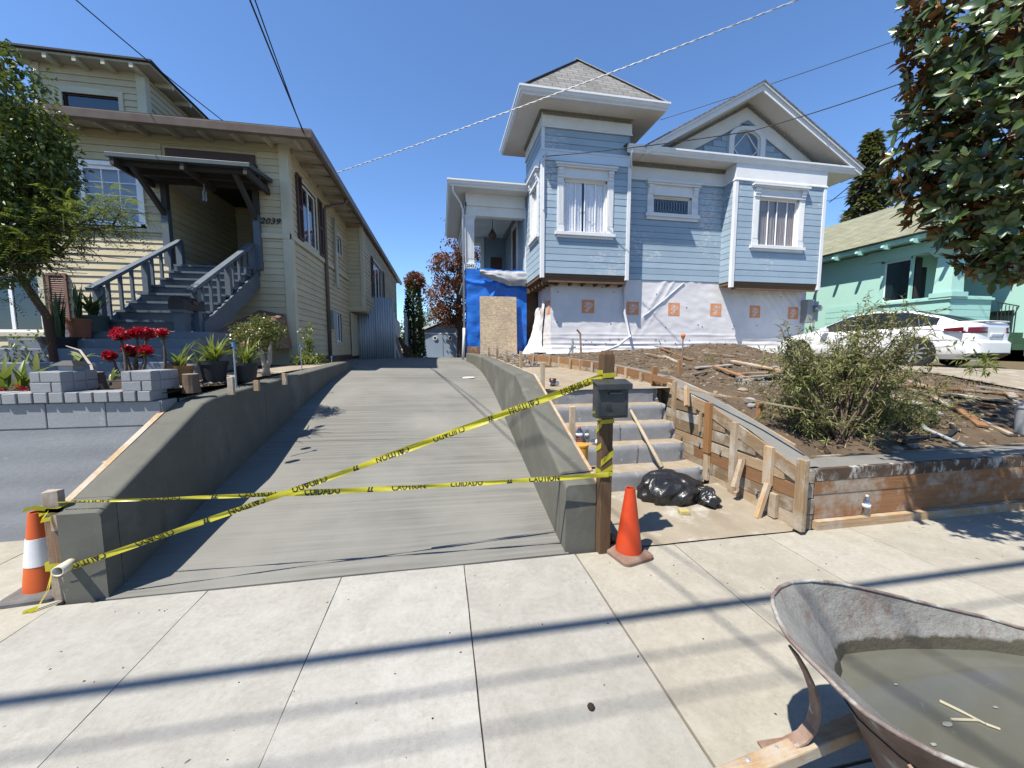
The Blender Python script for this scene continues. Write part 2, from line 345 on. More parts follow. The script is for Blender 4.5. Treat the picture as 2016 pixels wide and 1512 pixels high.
M['interior'] = mk('interior', (.03, .03, .033), .9, bump=0)
M['curtain'] = mk('curtain', (.70, .69, .70), .9, c2=(.60, .59, .60), sc=2, st=(4, 4, .4), bump=.1)
M['curtainbrown'] = mk('curtainbrown', (.32, .27, .235), .9, c2=(.18, .15, .13), sc=2, st=(6, 6, .4), bump=.1)
M['blind'] = mk('blind', (.30, .33, .37), .6, sc=3, bump=0)
M['glass'] = glass('glass', (1, 1, 1), .97, .045); M['glassdark'] = glass('glassdark', clear=.5, base=.08)
M['rawwood'] = wood('rawwood', (.16, .10, .06), (.09, .055, .033), (1, 8, 8), .3)
M['black'] = mk('black', (.018, .018, .019), .45, sc=6, var=.3, bump=.05)
M['metalgrey'] = mk('metalgrey', (.30, .32, .33), .5, sc=5, bump=.05, metal=.3)
M['galv'] = mk('galv', (.60, .63, .66), .45, c2=(.50, .54, .58), sc=2, bump=.05, metal=.15, st=(1, 1, .3))
M['pipewhite'] = mk('pipewhite', (.72, .74, .76), .35, sc=5, var=.08, bump=0)
M['whiteboard'] = mk('whiteboard', (.72, .70, .65), .7, sc=2, patch=[((.5, .45, .36), 2, .62, .8, (1, 1, .4))])

# ------------------------------------------------------------------ the setting
def struct(mb, name, mat, parent=None, **kw):
    o = mb.build(name, mat, parent, **kw)
    if parent is None: tag(o, kind='structure')
    return o
DRIVE = [(2.6, -.004), (2.68, .004), (2.9, .03), (3.9, .23), (4.95, .42), (6.4, .70), (7.5, .87), (9, 1.03), (11.2, 1.13), (13.4, 1.17), (17, 1.15), (24, 1.0), (34, .80), (60, .8)]
def drive_z(x, y): return interp(DRIVE, y) + .022 * max(-1, min(1, -(x + .6) / 1.5)) * min(1, max(0, (y - 2.7)))
SIDEF = [(2.62, .52), (3.23, .76), (3.97, .965), (4.85, 1.15), (6.5, 1.26), (8.6, 1.36), (11, 1.42), (14, 1.45)]
def yard_z(x, y):
    base = interp([(2.6, .44), (3.0, .47), (3.4, .60), (4.6, .88), (6.5, 1.13), (8.5, 1.38), (10, 1.46), (11.8, 1.42), (20, 1.5)], y)
    side = interp(SIDEF, y) - .10
    t = min(1, max(0, (x - 3.2) / 1.6)); z = side + (base - side) * t
    z += .24 * math.exp(-((x - 8.3) / 2.2) ** 2 - ((y - 9.6) / 1.1) ** 2)
    if x > 8.2:
        k = min(1, (x - 8.2) / 1.2); flat = interp([(2.6, .40), (3.0, .46), (4.0, .76), (5.6, 1.02), (7.0, 1.08), (30, 1.4)], y); z = lerp(z, flat, k)
    d = max(0, 1 - max(0, y - 11.2)); 
    z += (.05 * nz(x * 1.3, y * 1.3) + .035 * nz(x * 3.5, y * 3.5, 4) + .02 * nz(x * 9, y * 9, 8)) * (1 if x < 8.8 else .25)
    return z
# a broad sheet that reaches the horizon, sunk below everything that is modelled in detail
g = MB(); g.box(-400, 400, -400, 900, -.9, -.45); struct(g, 'ground', M['green_ground'])
g = MB(); g.box(-60, 60, -12, -2.2, -.44, -.15); struct(g, 'street', M['asphalt'])
g = MB(); g.box(-60, 60, -2.2, -2.05, -.44, -.004); struct(g, 'kerb', M['walk'])
# pavement slabs, each its own piece with a recessed dirty joint
sw = MB(); sw.box(-60, 60, -2.05, 2.66, -.44, -.012); sw.box(-60, -2.325, 2.66, 3.75, -.44, -.012); sw.box(1.15, 3.02, 2.655, 3.72, -.44, -.012)
swo = struct(sw, 'sidewalk', M['joint'])
xs = [-7.3, -6.47, -5.64, -4.81, -3.98, -3.15, -2.32, -1.50, -.69, .136, .975, 1.80, 2.63, 3.46, 4.29, 5.12, 5.95, 6.78]
def slab(x0, x1, y0, y1, z=0.0, gap=.006, name='slab', mat='sidewalk', n=5):
    m = MB(); rg = R.random() * 9
    def top(u, v): 
        x = lerp(x0 + gap, x1 - gap, u); y = lerp(y0 + gap, y1 - gap, v); return (x + .003 * nz(x * 7, y * 9, rg) * (u in (0, 1)), y + .003 * nz(x * 9, y * 7, rg + 3) * (v in (0, 1)), z + .002 * nz(x * 2, y * 2, rg))
    m.grid(top, n, n * 2); k = len(m.v); nv = n * 2 + 1
    border = [i * nv for i in range(n + 1)] + [n * nv + j for j in range(1, nv)] + [i * nv + nv - 1 for i in range(n - 1, -1, -1)] + [j for j in range(nv - 2, 0, -1)]
    low = [(m.v[i][0], m.v[i][1], z - .05) for i in border]; m.v += low
    for a in range(len(border)):
        b = (a + 1) % len(border); m.f.append((border[a], border[b], k + b, k + a)); m.mi.append(0)
    return m.build(name, M[mat], swo, fix=True)
for i in range(len(xs) - 1):
    gp = .010 if xs[i] == .975 or xs[i + 1] == .975 else .0035
    yf = 2.655 if -2.33 < xs[i] < .9 else (2.65 if xs[i] > .9 else 3.66)
    for (a, b) in ((-2.04, -.55), (-.55, 1.12), (1.12, yf)) if False else ((-2.04, 1.05), (1.05, yf)):
        slab(xs[i], xs[i + 1], a, b, gap=gp / 2 if a < 0 else gp * .6, mat='sidewalk_old' if xs[i] > .9 or xs[i] < -2.4 else 'sidewalk')
# the private walkway up to the old steps
wk = MB()
wk.grid(lambda u, v: (lerp(1.16, 2.98, u), lerp(2.66, 3.63, v), .004 + .075 * v + .006 * nz(u * 5, v * 4)), 10, 8)
struct(wk, 'walkway', M['walk'])
# driveway slabs between tooled joints
dwo = tag(part('driveway', None), kind='structure')
def drive_slab(y0, y1, x0, x1, ny, gap=.007):
    m = MB(); m.grid(lambda u, v: (lerp(x0(v), x1(v), u), lerp(y0 + gap, y1 - gap, v), drive_z(lerp(x0(v), x1(v), u), lerp(y0, y1, v)) + .003 * nz(u * 6, v * 8, y0)), 16, ny)
    n = len(m.v); m.v += [(a, b, c - .12) for a, b, c in m.v[:n]]
    nv = ny + 1
    for i in range(16): m.f += [(i * nv, (i + 1) * nv, n + (i + 1) * nv, n + i * nv)]; m.mi.append(0)
    for i in range(16): a = i * nv + ny; b = a + nv; m.f += [(b, a, n + a, n + b)]; m.mi.append(0)
    return m.build('slab', M['concrete'], dwo, smooth=False)
XL = lambda y: -2.1
def edgeL(y): return interp([(2.6, -2.1), (9.2, -2.12), (9.6, -3.0), (40, -3.0)], y)
def edgeR(y): return interp([(2.6, .93), (9, .95), (11, 1.0), (13, 1.0), (13.6, .9), (40, 3.2)], y)
for (a, b) in ((2.66, 4.93), (4.93, 8.2), (8.2, 13.2), (13.2, 36.0)):
    drive_slab(a, b, lambda v, a=a, b=b: edgeL(lerp(a, b, v)), lambda v, a=a, b=b: edgeR(lerp(a, b, v)), 26)
m = MB(); m.box(-2.3, 1.1, 2.67, 13, -.4, -.02); m.box(-3, 1, 9, 36, .2, .6); m.build('base', M['joint'], dwo)
# right-hand yard soil
yd = MB(); yd.grid(lambda u, v: (lerp(3.2, 9.6, u), lerp(2.96, 12.0, v), yard_z(lerp(3.2, 9.6, u), lerp(2.96, 12.0, v))), 90, 120)
o = struct(yd, 'yard_soil', M['soil'], smooth=True)
yd = MB(); yd.grid(lambda u, v: (lerp(9.55, 40, u), lerp(2.78, 30, v), yard_z(lerp(9.55, 40, u), lerp(2.78, 30, v)) - .004), 40, 60)
struct(yd, 'neighbour_yard', M['drygrass'], smooth=True)
m = MB(); m.grid(lambda u, v: (lerp(9.3, 12.6, u), lerp(2.9, 16, v), yard_z(lerp(9.3, 12.6, u), lerp(2.9, 16, v)) + .03), 12, 40)
struct(m, 'neighbour_driveway', M['walk'], smooth=True)
m = MB(); m.grid(lambda u, v: (lerp(3.1, 30, u), lerp(11.95, 40, v), 1.42), 4, 4); struct(m, 'back_yard', M['soil'])
# upper path beside the blue house
LAND = [(4.5, 1.035), (6.5, 1.07), (8, 1.12), (9.5, 1.22), (11.5, 1.33), (14, 1.34)]
m = MB(); m.grid(lambda u, v: (lerp(1.12, 3.05, u), lerp(4.55, 8.3, v), interp(LAND, lerp(4.55, 8.3, v)) + .008 * nz(u * 6, v * 9)), 14, 24)
struct(m, 'upper_path', M['tread'], smooth=True)
m = MB(); m.grid(lambda u, v: (lerp(1.1, 3.6, u), lerp(8.2, 13.7, v), interp(LAND, lerp(8.2, 13.7, v)) + .03 * nz(u * 7, v * 14) + .025 * nz(u * 19, v * 40, 3)), 30, 60)
struct(m, 'rubble_soil', M['soil'], smooth=True)
# planter soil of the left-hand yard, three terraces
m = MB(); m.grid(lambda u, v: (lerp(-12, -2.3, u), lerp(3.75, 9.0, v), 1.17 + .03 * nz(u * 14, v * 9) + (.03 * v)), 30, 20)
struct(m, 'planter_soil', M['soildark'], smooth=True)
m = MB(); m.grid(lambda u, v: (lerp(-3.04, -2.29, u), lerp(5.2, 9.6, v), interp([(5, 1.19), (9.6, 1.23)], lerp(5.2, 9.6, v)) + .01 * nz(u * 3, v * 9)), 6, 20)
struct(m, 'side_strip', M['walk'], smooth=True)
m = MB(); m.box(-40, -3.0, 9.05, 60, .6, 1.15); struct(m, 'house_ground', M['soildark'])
# ------------------------------------------------------------------ walls, boards, windows
class PL:
    def __init__(s, o, u, n): s.o = V(o); s.u = V(u); s.n = V(n)
    def __call__(s, u, z, d=0.0): return s.o + s.u * u + V((0, 0, z)) + s.n * d
    def box(s, mb, u0, u1, z0, z1, d0, d1, mi=0):
        return mb.hexa([s(u0, z0, d1), s(u1, z0, d1), s(u1, z0, d0), s(u0, z0, d0), s(u0, z1, d1), s(u1, z1, d1), s(u1, z1, d0), s(u0, z1, d0)], mi)
def FY(y): return PL((0, y, 0), (1, 0, 0), (0, -1, 0))
def FXm(x): return PL((x, 0, 0), (0, 1, 0), (-1, 0, 0))
def FXp(x): return PL((x, 0, 0), (0, 1, 0), (1, 0, 0))
def wall_panel(mb, pl, u0, u1, z0, z1, ops, d0=-.12, d1=0.0):
    us = sorted({u0, u1, *[min(max(q, u0), u1) for o in ops for q in o[:2]]}); zs = sorted({z0, z1, *[min(max(q, z0), z1) for o in ops for q in o[2:4]]})
    for a, b in zip(us, us[1:]):
        for c, d in zip(zs, zs[1:]):
            mu, mz = (a + b) / 2, (c + d) / 2
            if b - a > 1e-4 and d - c > 1e-4 and not any(o[0] < mu < o[1] and o[2] < mz < o[3] for o in ops): pl.box(mb, a, b, c, d, d0, d1)
def siding(parent, pl, u0, u1, z0, z1, pitch, mat, ops=(), t=.018, lap=.008, gap=.010, urange=None, flat=False):
    z = z0
    while z < z1 - .02:
        a, b = z, min(z + pitch, z1); segs = []
        lo, hi = (u0, u1) if urange is None else urange((a + b) / 2)
        if hi - lo > .05:
            segs = [(lo, hi, a, b)]
            for o in ops:
                ns = []
                for (p, q, c, d) in segs:
                    if o[1] <= p or o[0] >= q or o[3] <= c + .004 or o[2] >= d - .004: ns.append((p, q, c, d)); continue
                    if o[0] > p: ns.append((p, o[0], c, d))
                    if o[1] < q: ns.append((o[1], q, c, d))
                    m0, m1 = max(p, o[0]), min(q, o[1])
                    if o[2] > c + .02: ns.append((m0, m1, c, o[2]))
                    if o[3] < d - .02: ns.append((m0, m1, o[3], d))
                segs = ns
        for (p, q, c, d) in segs:
            mb = MB(); j = R.uniform(-.002, .003)
            bt = t + j; tp = (t if flat else t - lap) + j; g1 = gap
            mb.hexa([pl(p, c, bt), pl(q, c, bt), pl(q, c, 0), pl(p, c, 0), pl(p, d - g1, tp), pl(q, d - g1, tp), pl(q, d - g1, 0), pl(p, d - g1, 0)])
            mb.build('siding_board', M[mat], parent)
        z += pitch
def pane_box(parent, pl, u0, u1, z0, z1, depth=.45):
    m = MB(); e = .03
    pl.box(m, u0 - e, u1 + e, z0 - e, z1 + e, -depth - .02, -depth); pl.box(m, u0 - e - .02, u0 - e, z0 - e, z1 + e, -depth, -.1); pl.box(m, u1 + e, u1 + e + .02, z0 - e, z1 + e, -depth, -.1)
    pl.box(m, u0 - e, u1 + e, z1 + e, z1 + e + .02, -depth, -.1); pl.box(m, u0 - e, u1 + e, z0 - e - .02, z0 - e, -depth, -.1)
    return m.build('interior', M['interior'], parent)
def curtain(parent, pl, u0, u1, z0, z1, mat, d=-.105, folds=9, amp=.012, name='curtain'):
    m = MB(); ph = R.random() * 6
    m.grid(lambda u, v: pl(lerp(u0, u1, u) + .02 * math.sin(v * 3 + ph) * (1 - v) * .5, lerp(z0, z1, v), d + amp * math.sin(u * folds * 6.28 + ph + .4 * math.sin(v * 4)) + amp * .5 * math.sin(u * folds * 14.1 + ph)), folds * 8, 6)
    return m.build(name, M[mat], parent, smooth=True)
def sashes(parent, pl, u0, u1, z0, z1, mat='vinyl', ws=(.5,), hs=(), w=.035, d=-.045, gl='glass', dd=.03):
    m = MB()
    for (a, b, c, e) in ((u0, u0 + w, z0, z1), (u1 - w, u1, z0, z1), (u0 + w, u1 - w, z0, z0 + w), (u0 + w, u1 - w, z1 - w, z1)): pl.box(m, a, b, c, e, d - dd, d)
    m.build('frame', M[mat], parent)
    for q in ws:
        uu = lerp(u0, u1, q); m = MB(); pl.box(m, uu - w * .55, uu + w * .55, z0 + w, z1 - w, d - dd, d + .004); m.build('mullion', M[mat], parent)
    for q in hs:
        zz = lerp(z0, z1, q); m = MB(); pl.box(m, u0 + w, u1 - w, zz - w * .4, zz + w * .4, d - dd, d + .001); m.build('rail', M[mat], parent)
    es = [0] + sorted(ws) + [1]
    for a, b in zip(es, es[1:]):
        m = MB(); pl.box(m, lerp(u0, u1, a) + w * .5, lerp(u0, u1, b) - w * .5, z0 + w * .5, z1 - w * .5, d - .022, d - .016); m.build('pane', M[gl], parent)

# ------------------------------------------------------------------ the blue house
BH = thing('blue_house', 'peeling light blue wooden house with square turret, white trim and wrapped basement', 'house', loc=(7, 11.8, 1.4))
BH.location = (0, 0, 0)
def victorian_window(pl, u0, u1, z0, z1, cw, head, drop, curt, gl='glass', mull=(.27, .5, .77), sill=.17, leaded=False):
    w = part('window', BH)
    m = MB()
    for (a, b) in ((u0 - cw, u0), (u1, u1 + cw)):
        pl.box(m, a, b, z0, z1, -.02, .045)
        for k in range(4):
            uu = a + cw * (.18 + .2 * k); pl.box(m, uu, uu + cw * .07, z0 + .22, z1 - .12, .045, .055)
        pl.box(m, a - .01, b + .01, z0, z0 + .16, .045, .06)
        m.build('casing', M['white'], w); m = MB()
    m = MB(); pl.box(m, u0 - cw, u1 + cw, z1, z1 + head * .72, -.02, .05); pl.box(m, u0 - cw - .05, u1 + cw + .05, z1 + head * .72, z1 + head * .86, -.02, .12)
    pl.box(m, u0 - cw - .08, u1 + cw + .08, z1 + head * .86, z1 + head, -.02, .16); pl.box(m, u0 - .01, u1 + .01, z1 + .002, z1 + .05, .05, .07)
    m.build('head', M['white'], w)
    for a in (u0 - cw + .02, u1 + .02):
        m = MB(); q = cw - .04
        for k in range(3):
            zz = z1 + head * .68 - k * .085; pl.box(m, a, a + q, zz - .085, zz, .05, .115 - k * .02)
        m.build('bracket', M['white'], w)
    m = MB(); pl.box(m, u0 - cw - .06, u1 + cw + .06, z0 - sill * .55, z0, -.02, .11); pl.box(m, u0 - cw - .02, u1 + cw + .02, z0 - sill, z0 - sill * .55, -.02, .06); m.build('sill', M['white'], w)
    m = MB()
    for (a, b, c, d) in ((u0, u0 + .05, z0, z1), (u1 - .05, u1, z0, z1), (u0, u1, z1 - .05, z1), (u0, u1, z0, z0 + .04)): pl.box(m, a, b, c, d, -.14, -.02)
    m.build('jamb', M['whitesoft'], w)
    sashes(w, pl, u0 + .05, u1 - .05, z0 + .04, z1 - .05, 'vinyl', mull, (), .018, -.055, gl)
    pane_box(w, pl, u0, u1, z0, z1)
    for (a, b, mt, f) in curt: curtain(w, pl, lerp(u0 + .05, u1 - .05, a), lerp(u0 + .05, u1 - .05, b), z0 + .03, z1 - .03, mt, folds=f)
    if leaded:
        m = MB(); n = 12
        for k in range(n):
            uu = lerp(u0 + .1, u1 - .1, (k + .5) / n)
            pts = [pl(uu + .045 * math.cos(a), (z0 + z1) / 2 + (z1 - z0) * .36 * math.sin(a), -.05) for a in [i * 6.2832 / 14 for i in range(15)]]
            m.tube(pts, .006, 4, False)
        m.build('leading', M['metalgrey'], w)
    return w
PF, PT, PBY = FY(11.8), FY(11.4), FY(11.25)
TL = FXm(3.0)
# turret front
opT = (3.60, 5.07, 4.98, 6.60)
m = MB(); wall_panel(m, PT, 3.0, 5.74, 3.80, 8.34, [opT]); m.build('wall', M['bluedark'], BH)
siding(BH, PT, 3.07, 5.67, 3.80, 7.02, .19, 'blue', [opT], t=.02, lap=.004, gap=.012)
siding(BH, PT, 3.07, 5.67, 7.335, 7.92, .19, 'blue', [], t=.02, lap=.004, gap=.012)
victorian_window(PT, 3.65, 5.02, 5.02, 6.56, .20, .39, .1, [(0, .44, 'curtain', 6), (.5, 1.0, 'curtain', 7)])
def flip_sweep(mb, pts, prof, name, mat, parent): mb = MB(); mb.sweep(pts, prof); return mb.build(name, M[mat], parent, fix=True)
tp = [(5.74, 11.4, 0), (3.0, 11.4, 0), (3.0, 13.6, 0)]; 
belt = [(-.02, 7.02), (.05, 7.02), (.05, 7.07), (.035, 7.08), (.035, 7.27), (.06, 7.29), (.06, 7.335), (-.02, 7.335)]
M['bluepale'] = mk('bluepale', (.56, .64, .72), .6, sc=2, var=.08, bump=.1); flip_sweep(None, tp, belt, 'belt_course', 'bluepale', BH)
fr = [(-.02, 7.92), (.05, 7.92), (.05, 7.96), (.03, 7.97), (.03, 8.24), (.03, 8.34), (-.02, 8.34)]
flip_sweep(None, [(5.74, 13.4, 0)] + tp, fr, 'frieze', 'whitesoft', BH)
m = MB()
for k in range(46): PT.box(m, 3.0 + k * .06, 3.0 + k * .06 + .035, 8.26, 8.335, .03, .085)
for k in range(36): TL.box(m, 11.4 + k * .06, 11.4 + k * .06 + .035, 8.26, 8.335, .03, .085)
PT.box(m, 2.97, 5.77, 8.335, 8.36, -.05, .10); TL.box(m, 11.3, 13.5, 8.335, 8.36, -.05, .10)
m.build('dentil_band', M['dentil'], BH)
# turret corner boards
for (x0, x1, y0, y1) in ((2.955, 3.07, 11.35, 11.47), (5.67, 5.785, 11.355, 11.5)):
    m = MB(); m.box(x0, x1, y0, y1, 3.66, 7.02); m.build('corner_board', M['white'], BH, bevel=.006)
m = MB(); m.box(2.97, 3.06, 11.37, 11.46, 7.335, 7.92); m.build('corner_board', M['white'], BH)
# turret left flank
opL = (11.86, 12.66, 4.98, 6.60)
m = MB(); wall_panel(m, TL, 11.5, 13.6, 3.80, 8.34, [opL]); m.build('wall', M['bluedark'], BH)
siding(BH, TL, 11.47, 13.52, 3.80, 7.02, .19, 'blue', [opL], t=.02, lap=.004, gap=.012)
siding(BH, TL, 11.47, 13.52, 7.335, 7.92, .19, 'blue', [], t=.02, lap=.004, gap=.012)
victorian_window(TL, 11.90, 12.62, 5.02, 6.56, .18, .39, .1, [(0.55, 1.0, 'curtain', 4)])
m = MB(); m.box(2.955, 3.1, 13.5, 13.62, 3.72, 7.02); m.build('corner_board', M['white'], BH)
m = MB(); m.box(5.62, 5.74, 11.5, 11.8, 3.8, 8.34); m.box(5.60, 5.74, 11.8, 13.4, 7.3, 8.34); m.build('wall', M['blue'], BH)
m = MB(); m.box(3.0, 5.74, 11.42, 13.6, 3.70, 3.79)
for k in range(7): x = 3.12 + k * .42; m.box(x, x + .05, 11.5, 11.9, 3.50, 3.70)
for k in range(5): y = 11.6 + k * .42; m.box(3.06, 3.5, y, y + .05, 3.50, 3.70)
m.box(3.03, 5.7, 11.44, 11.5, 3.55, 3.70)
m.build('floor_joist', M['rawwood'], BH)
# turret eave, gutter and roof
ex0, ex1, ey0, ey1 = 2.30, 6.46, 10.81, 14.08
m = MB(); m.box(ex0, ex1, ey0, ey1, 8.362, 8.40); m.build('soffit', M['whitesoft'], BH)
gut = [(.0, 8.40), (.0, 8.36), (.05, 8.36), (.055, 8.40), (.10, 8.44), (.115, 8.50), (.135, 8.52), (.135, 8.57), (.0, 8.57)]
m = MB(); m.sweep([(ex0, ey0, 0), (ex0, ey1, 0), (ex1, ey1, 0), (ex1, ey0, 0)], gut, closed=True)
m.build('gutter', M['white'], BH, fix=True)
def uvroof(faces, name, mat, parent, thick=None):
    me = bpy.data.meshes.new(name); vs_ = []; fs = []; uvs = []
    for (pts, u, v) in faces:
        o = len(vs_); vs_ += [tuple(p) for p in pts]; fs.append(tuple(range(o, o + len(pts)))); u = V(u).normalized(); v = V(v).normalized()
        uvs += [(V(p).dot(u), V(p).dot(v)) for p in pts]
    me.from_pydata(vs_, [], fs); l = me.uv_layers.new(name='UVMap')
    for i, uv in enumerate(uvs): l.data[i].uv = uv
    me.materials.append(M[mat]); me.update(); o = put(name, me, parent)
    if thick: s = o.modifiers.new('t', 'SOLIDIFY'); s.thickness = thick; s.offset = -1
    return o
cx_, cy_ = 4.38, 12.45; ap = V((cx_, cy_, 10.62)); zb = 8.585
cs = [V((ex0 - .05, ey0 - .05, zb)), V((ex1 + .05, ey0 - .05, zb)), V((ex1 + .05, ey1 + .05, zb)), V((ex0 - .05, ey1 + .05, zb))]
fc = []
for i in range(4):
    a, b = cs[i], cs[(i + 1) % 4]; mid = (a + b) / 2; fc.append(([a, b, ap], b - a, ap - mid))
uvroof(fc, 'roof', 'roofgrey', BH)
m = MB(); 
for c in cs: m.beam(c + V((0, 0, .012)), ap + V((0, 0, .012)), .16, .014)
M['hipcap'] = mk('hipcap', (.36, .35, .33), .95, sc=12, var=.3); m.build('hip_cap', M['hipcap'], BH)
# main front wall
opM = (6.72, 8.19, 5.83, 6.46)
m = MB(); wall_panel(m, PF, 5.6, 9.5, 3.78, 7.3, [opM]); m.build('wall', M['bluedark'], BH)
siding(BH, PF, 5.6, 9.42, 3.78, 6.87, .19, 'blue', [opM], t=.02, lap=.004, gap=.012)
victorian_window(PF, 6.77, 8.14, 5.88, 6.43, .21, .44, .1, [], 'glassdark', (), .2, True)
# bay
opB = (10.12, 11.74, 4.85, 6.45)
m = MB(); wall_panel(m, PBY, 9.31, 12.68, 3.73, 7.38, [opB]); m.build('wall', M['bluedark'], BH)
siding(BH, PBY, 9.38, 12.61, 3.73, 6.88, .19, 'blue', [opB], t=.02, lap=.004, gap=.012)
victorian_window(PBY, 10.17, 11.69, 4.89, 6.41, .21, .38, .1, [(0, .3, 'curtainbrown', 5), (.3, .48, 'curtainbrown', 2), (.5, 1.0, 'curtainbrown', 10)])
BRt = FXm(9.31); siding(BH, BRt, 11.33, 11.79, 3.73, 6.88, .19, 'blue', [], t=.02, lap=.004, gap=.012)
m = MB(); m.box(9.31, 9.38, 11.37, 11.8, 3.73, 7.38); m.box(12.58, 12.68, 11.37, 24, 3.73, 7.38); m.build('wall', M['blue'], BH)
m = MB(); m.box(9.31, 12.68, 11.27, 11.8, 3.62, 3.72); m.box(9.4, 12.6, 11.29, 11.35, 3.48, 3.62); m.build('floor_joist', M['rawwood'], BH)
for (x0, x1) in ((9.265, 9.38), (12.61, 12.725)):
    m = MB(); m.box(x0, x1, 11.205, 11.32, 3.53, 6.88); m.build('corner_board', M['white'], BH, bevel=.006)
fz = [(-.02, 6.86), (.06, 6.86), (.06, 6.90), (.03, 6.93), (.03, 7.38), (-.02, 7.38)]
flip_sweep(None, [(12.68, 14, 0), (12.68, 11.25, 0), (9.31, 11.25, 0), (9.31, 11.8, 0), (5.75, 11.8, 0)], fz, 'frieze', 'white', BH)
m = MB()
for k in range(59): PF.box(m, 5.78 + k * .06, 5.78 + k * .06 + .035, 7.26, 7.35, .03, .085)
PF.box(m, 5.76, 9.3, 7.35, 7.378, 0, .10)
m.build('dentil_band', M['dentil'], BH)
# front eave with its gutter, and the little pent roof behind it
m = MB(); m.box(5.78, 13.95, 11.24, 11.8, 7.382, 7.42); m.box(12.68, 13.95, 11.8, 24, 7.382, 7.42); m.build('soffit', M['whitesoft'], BH)
g2 = [(a * .8, z - .985) for a, z in gut]
m = MB(); m.sweep([(13.90, 24, 0), (13.90, 11.24, 0), (5.56, 11.24, 0)], g2); m.build('gutter', M['white'], BH, fix=True)
uvroof([([V((5.5, 11.15, 7.59)), V((14.0, 11.15, 7.59)), V((14.0, 11.85, 7.66)), V((5.5, 11.85, 7.66))], (1, 0, 0), (0, 1, .1))], 'pent_roof', 'roofgrey', BH)
# gable
gx, gz = 10.0, 9.70
m = MB(); m.prism([(6.4, 11.82, 7.5), (13.6, 11.82, 7.5), (gx, 11.82, 9.5)], (0, .12, 0)); m.build('wall', M['bluedark'], BH)
GW = (9.38, 10.76, 7.6, 8.75)
def tri(z, off): k = (9.42 - off - z) / (9.42 - 7.5); return (gx - k * 3.2, gx + k * 3.2)
siding(BH, FY(11.82), 0, 0, 7.56, 8.95, .19, 'blue', [(9.38, 10.78, 7.5, 8.80)], t=.02, lap=.004, urange=lambda z: tri(z, .5))
m = MB()
for sgn in (-1, 1):
    a = V((gx, 11.80, 9.56)); b = V((gx + sgn * 3.6, 11.80, 7.54)); d = (b - a).normalized(); n = V((d.z * sgn, 0, -d.x * sgn)) * .48
    n = V((-sgn * abs(d.z), 0, -abs(d.x))) * .50
    m.prism([a, b, b + V((-sgn * 1.0, 0, 0)), a + V((0, 0, -.60))], (0, -.03, 0))
m.build('frieze', M['whitesoft'], BH, fix=True)
m = MB()
for sgn in (-1, 1):
    n = 46
    for k in range(n):
        t_ = (k + .5) / n; x = gx + sgn * t_ * 3.5; z = lerp(9.53, 7.57, t_); m.box(x - .02, x + .02, 11.69, 11.77, z - .11, z - .03)
m.build('dentil_band', M['dentil'], BH)
w = part('window', BH); pl = FY(11.77)
def arch(mb, cx, w_, z0, zs, rise, d0, d1, inner=None, n=14):
    def loop(hw, r, zb_): return [(cx - hw, zb_)] + [(cx + hw * math.cos(math.pi - math.pi * i / n), zs + r * math.sin(math.pi * i / n)) for i in range(n + 1)] + [(cx + hw, zb_)]
    A = loop(w_, rise, z0)
    if inner is None: mb.prism([pl(u, z, d1) for u, z in A], V((0, 1, 0)) * (d1 - d0)); return
    B = loop(inner[0], inner[1], inner[2])
    for i in range(len(A) - 1): mb.hexa([pl(*A[i], d1), pl(*A[i + 1], d1), pl(*A[i + 1], d0), pl(*A[i], d0), pl(*B[i], d1), pl(*B[i + 1], d1), pl(*B[i + 1], d0), pl(*B[i], d0)])
m = MB(); arch(m, 10.05, .68, 7.56, 8.42, .40, -.05, .06, (.50, .28, 7.56)); pl.box(m, 9.37, 10.73, 7.53, 7.60, -.05, .09); m.build('casing', M['white'], w, fix=True)
m = MB(); arch(m, 10.05, .50, 7.60, 8.42, .28, -.05, .0, (.45, .24, 7.66)); 
for (p0, p1) in (((9.6, 8.12), (10.05, 8.64)), ((10.5, 8.12), (10.05, 8.64)), ((9.6, 8.12), (10.05, 7.66)), ((10.5, 8.12), (10.05, 7.66))): m.beam(pl(*p0, -.03), pl(*p1, -.03), .03, .03)
m.build('muntin', M['white'], w, fix=True)
m = MB(); arch(m, 10.05, .48, 7.62, 8.42, .26, -.058, -.05); m.build('pane', M['glassdark'], w, fix=True)
m = MB(); arch(m, 10.05, .49, 7.61, 8.42, .27, -.2, -.19); m.build('interior', M['interior'], w, fix=True)
m = MB(); m.prism([(9.78, 11.74, 8.88), (10.32, 11.74, 8.88), (10.05, 11.74, 9.02)], (0, .03, 0)); m.build('gable_vent', M['bluedark'], BH, fix=True)
for sgn, ex in ((-1, 6.12), (1, 13.98)):
    a = V((gx, 0, gz + .10)); b = V((ex, 0, 7.56)); dn = V((0, 0, -.26))
    m = MB(); m.prism([V((p.x, 11.14, p.z)) for p in (a, b, b + dn * .9 + V((-sgn * .0, 0, 0)), a + dn)], (0, .05, 0)); m.prism([V((p.x, 11.09, p.z)) for p in (a, b, b + dn * .3, a + dn * .3)], (0, .049, 0)); m.build('rake_board', M['white'], BH, fix=True)
    m = MB(); m.prism([V((p.x, 11.19, p.z)) for p in (a + dn * .75, b + dn * .6, b + dn * .75, a + dn * .9)], (0, .66, 0)); m.build('rake_soffit', M['whitesoft'], BH, fix=True)
    s0 = a + V((0, 11.07, .03)); s1 = b + V((sgn * .06, 11.07, 0)); bk = V((0, 13.5, 0))
    uvroof([([s0, s0 + bk, s1 + bk, s1] if sgn < 0 else [s0, s1, s1 + bk, s0 + bk], (0, 1, 0), s1 - s0)], 'roof', 'roofgrey', BH, .035)
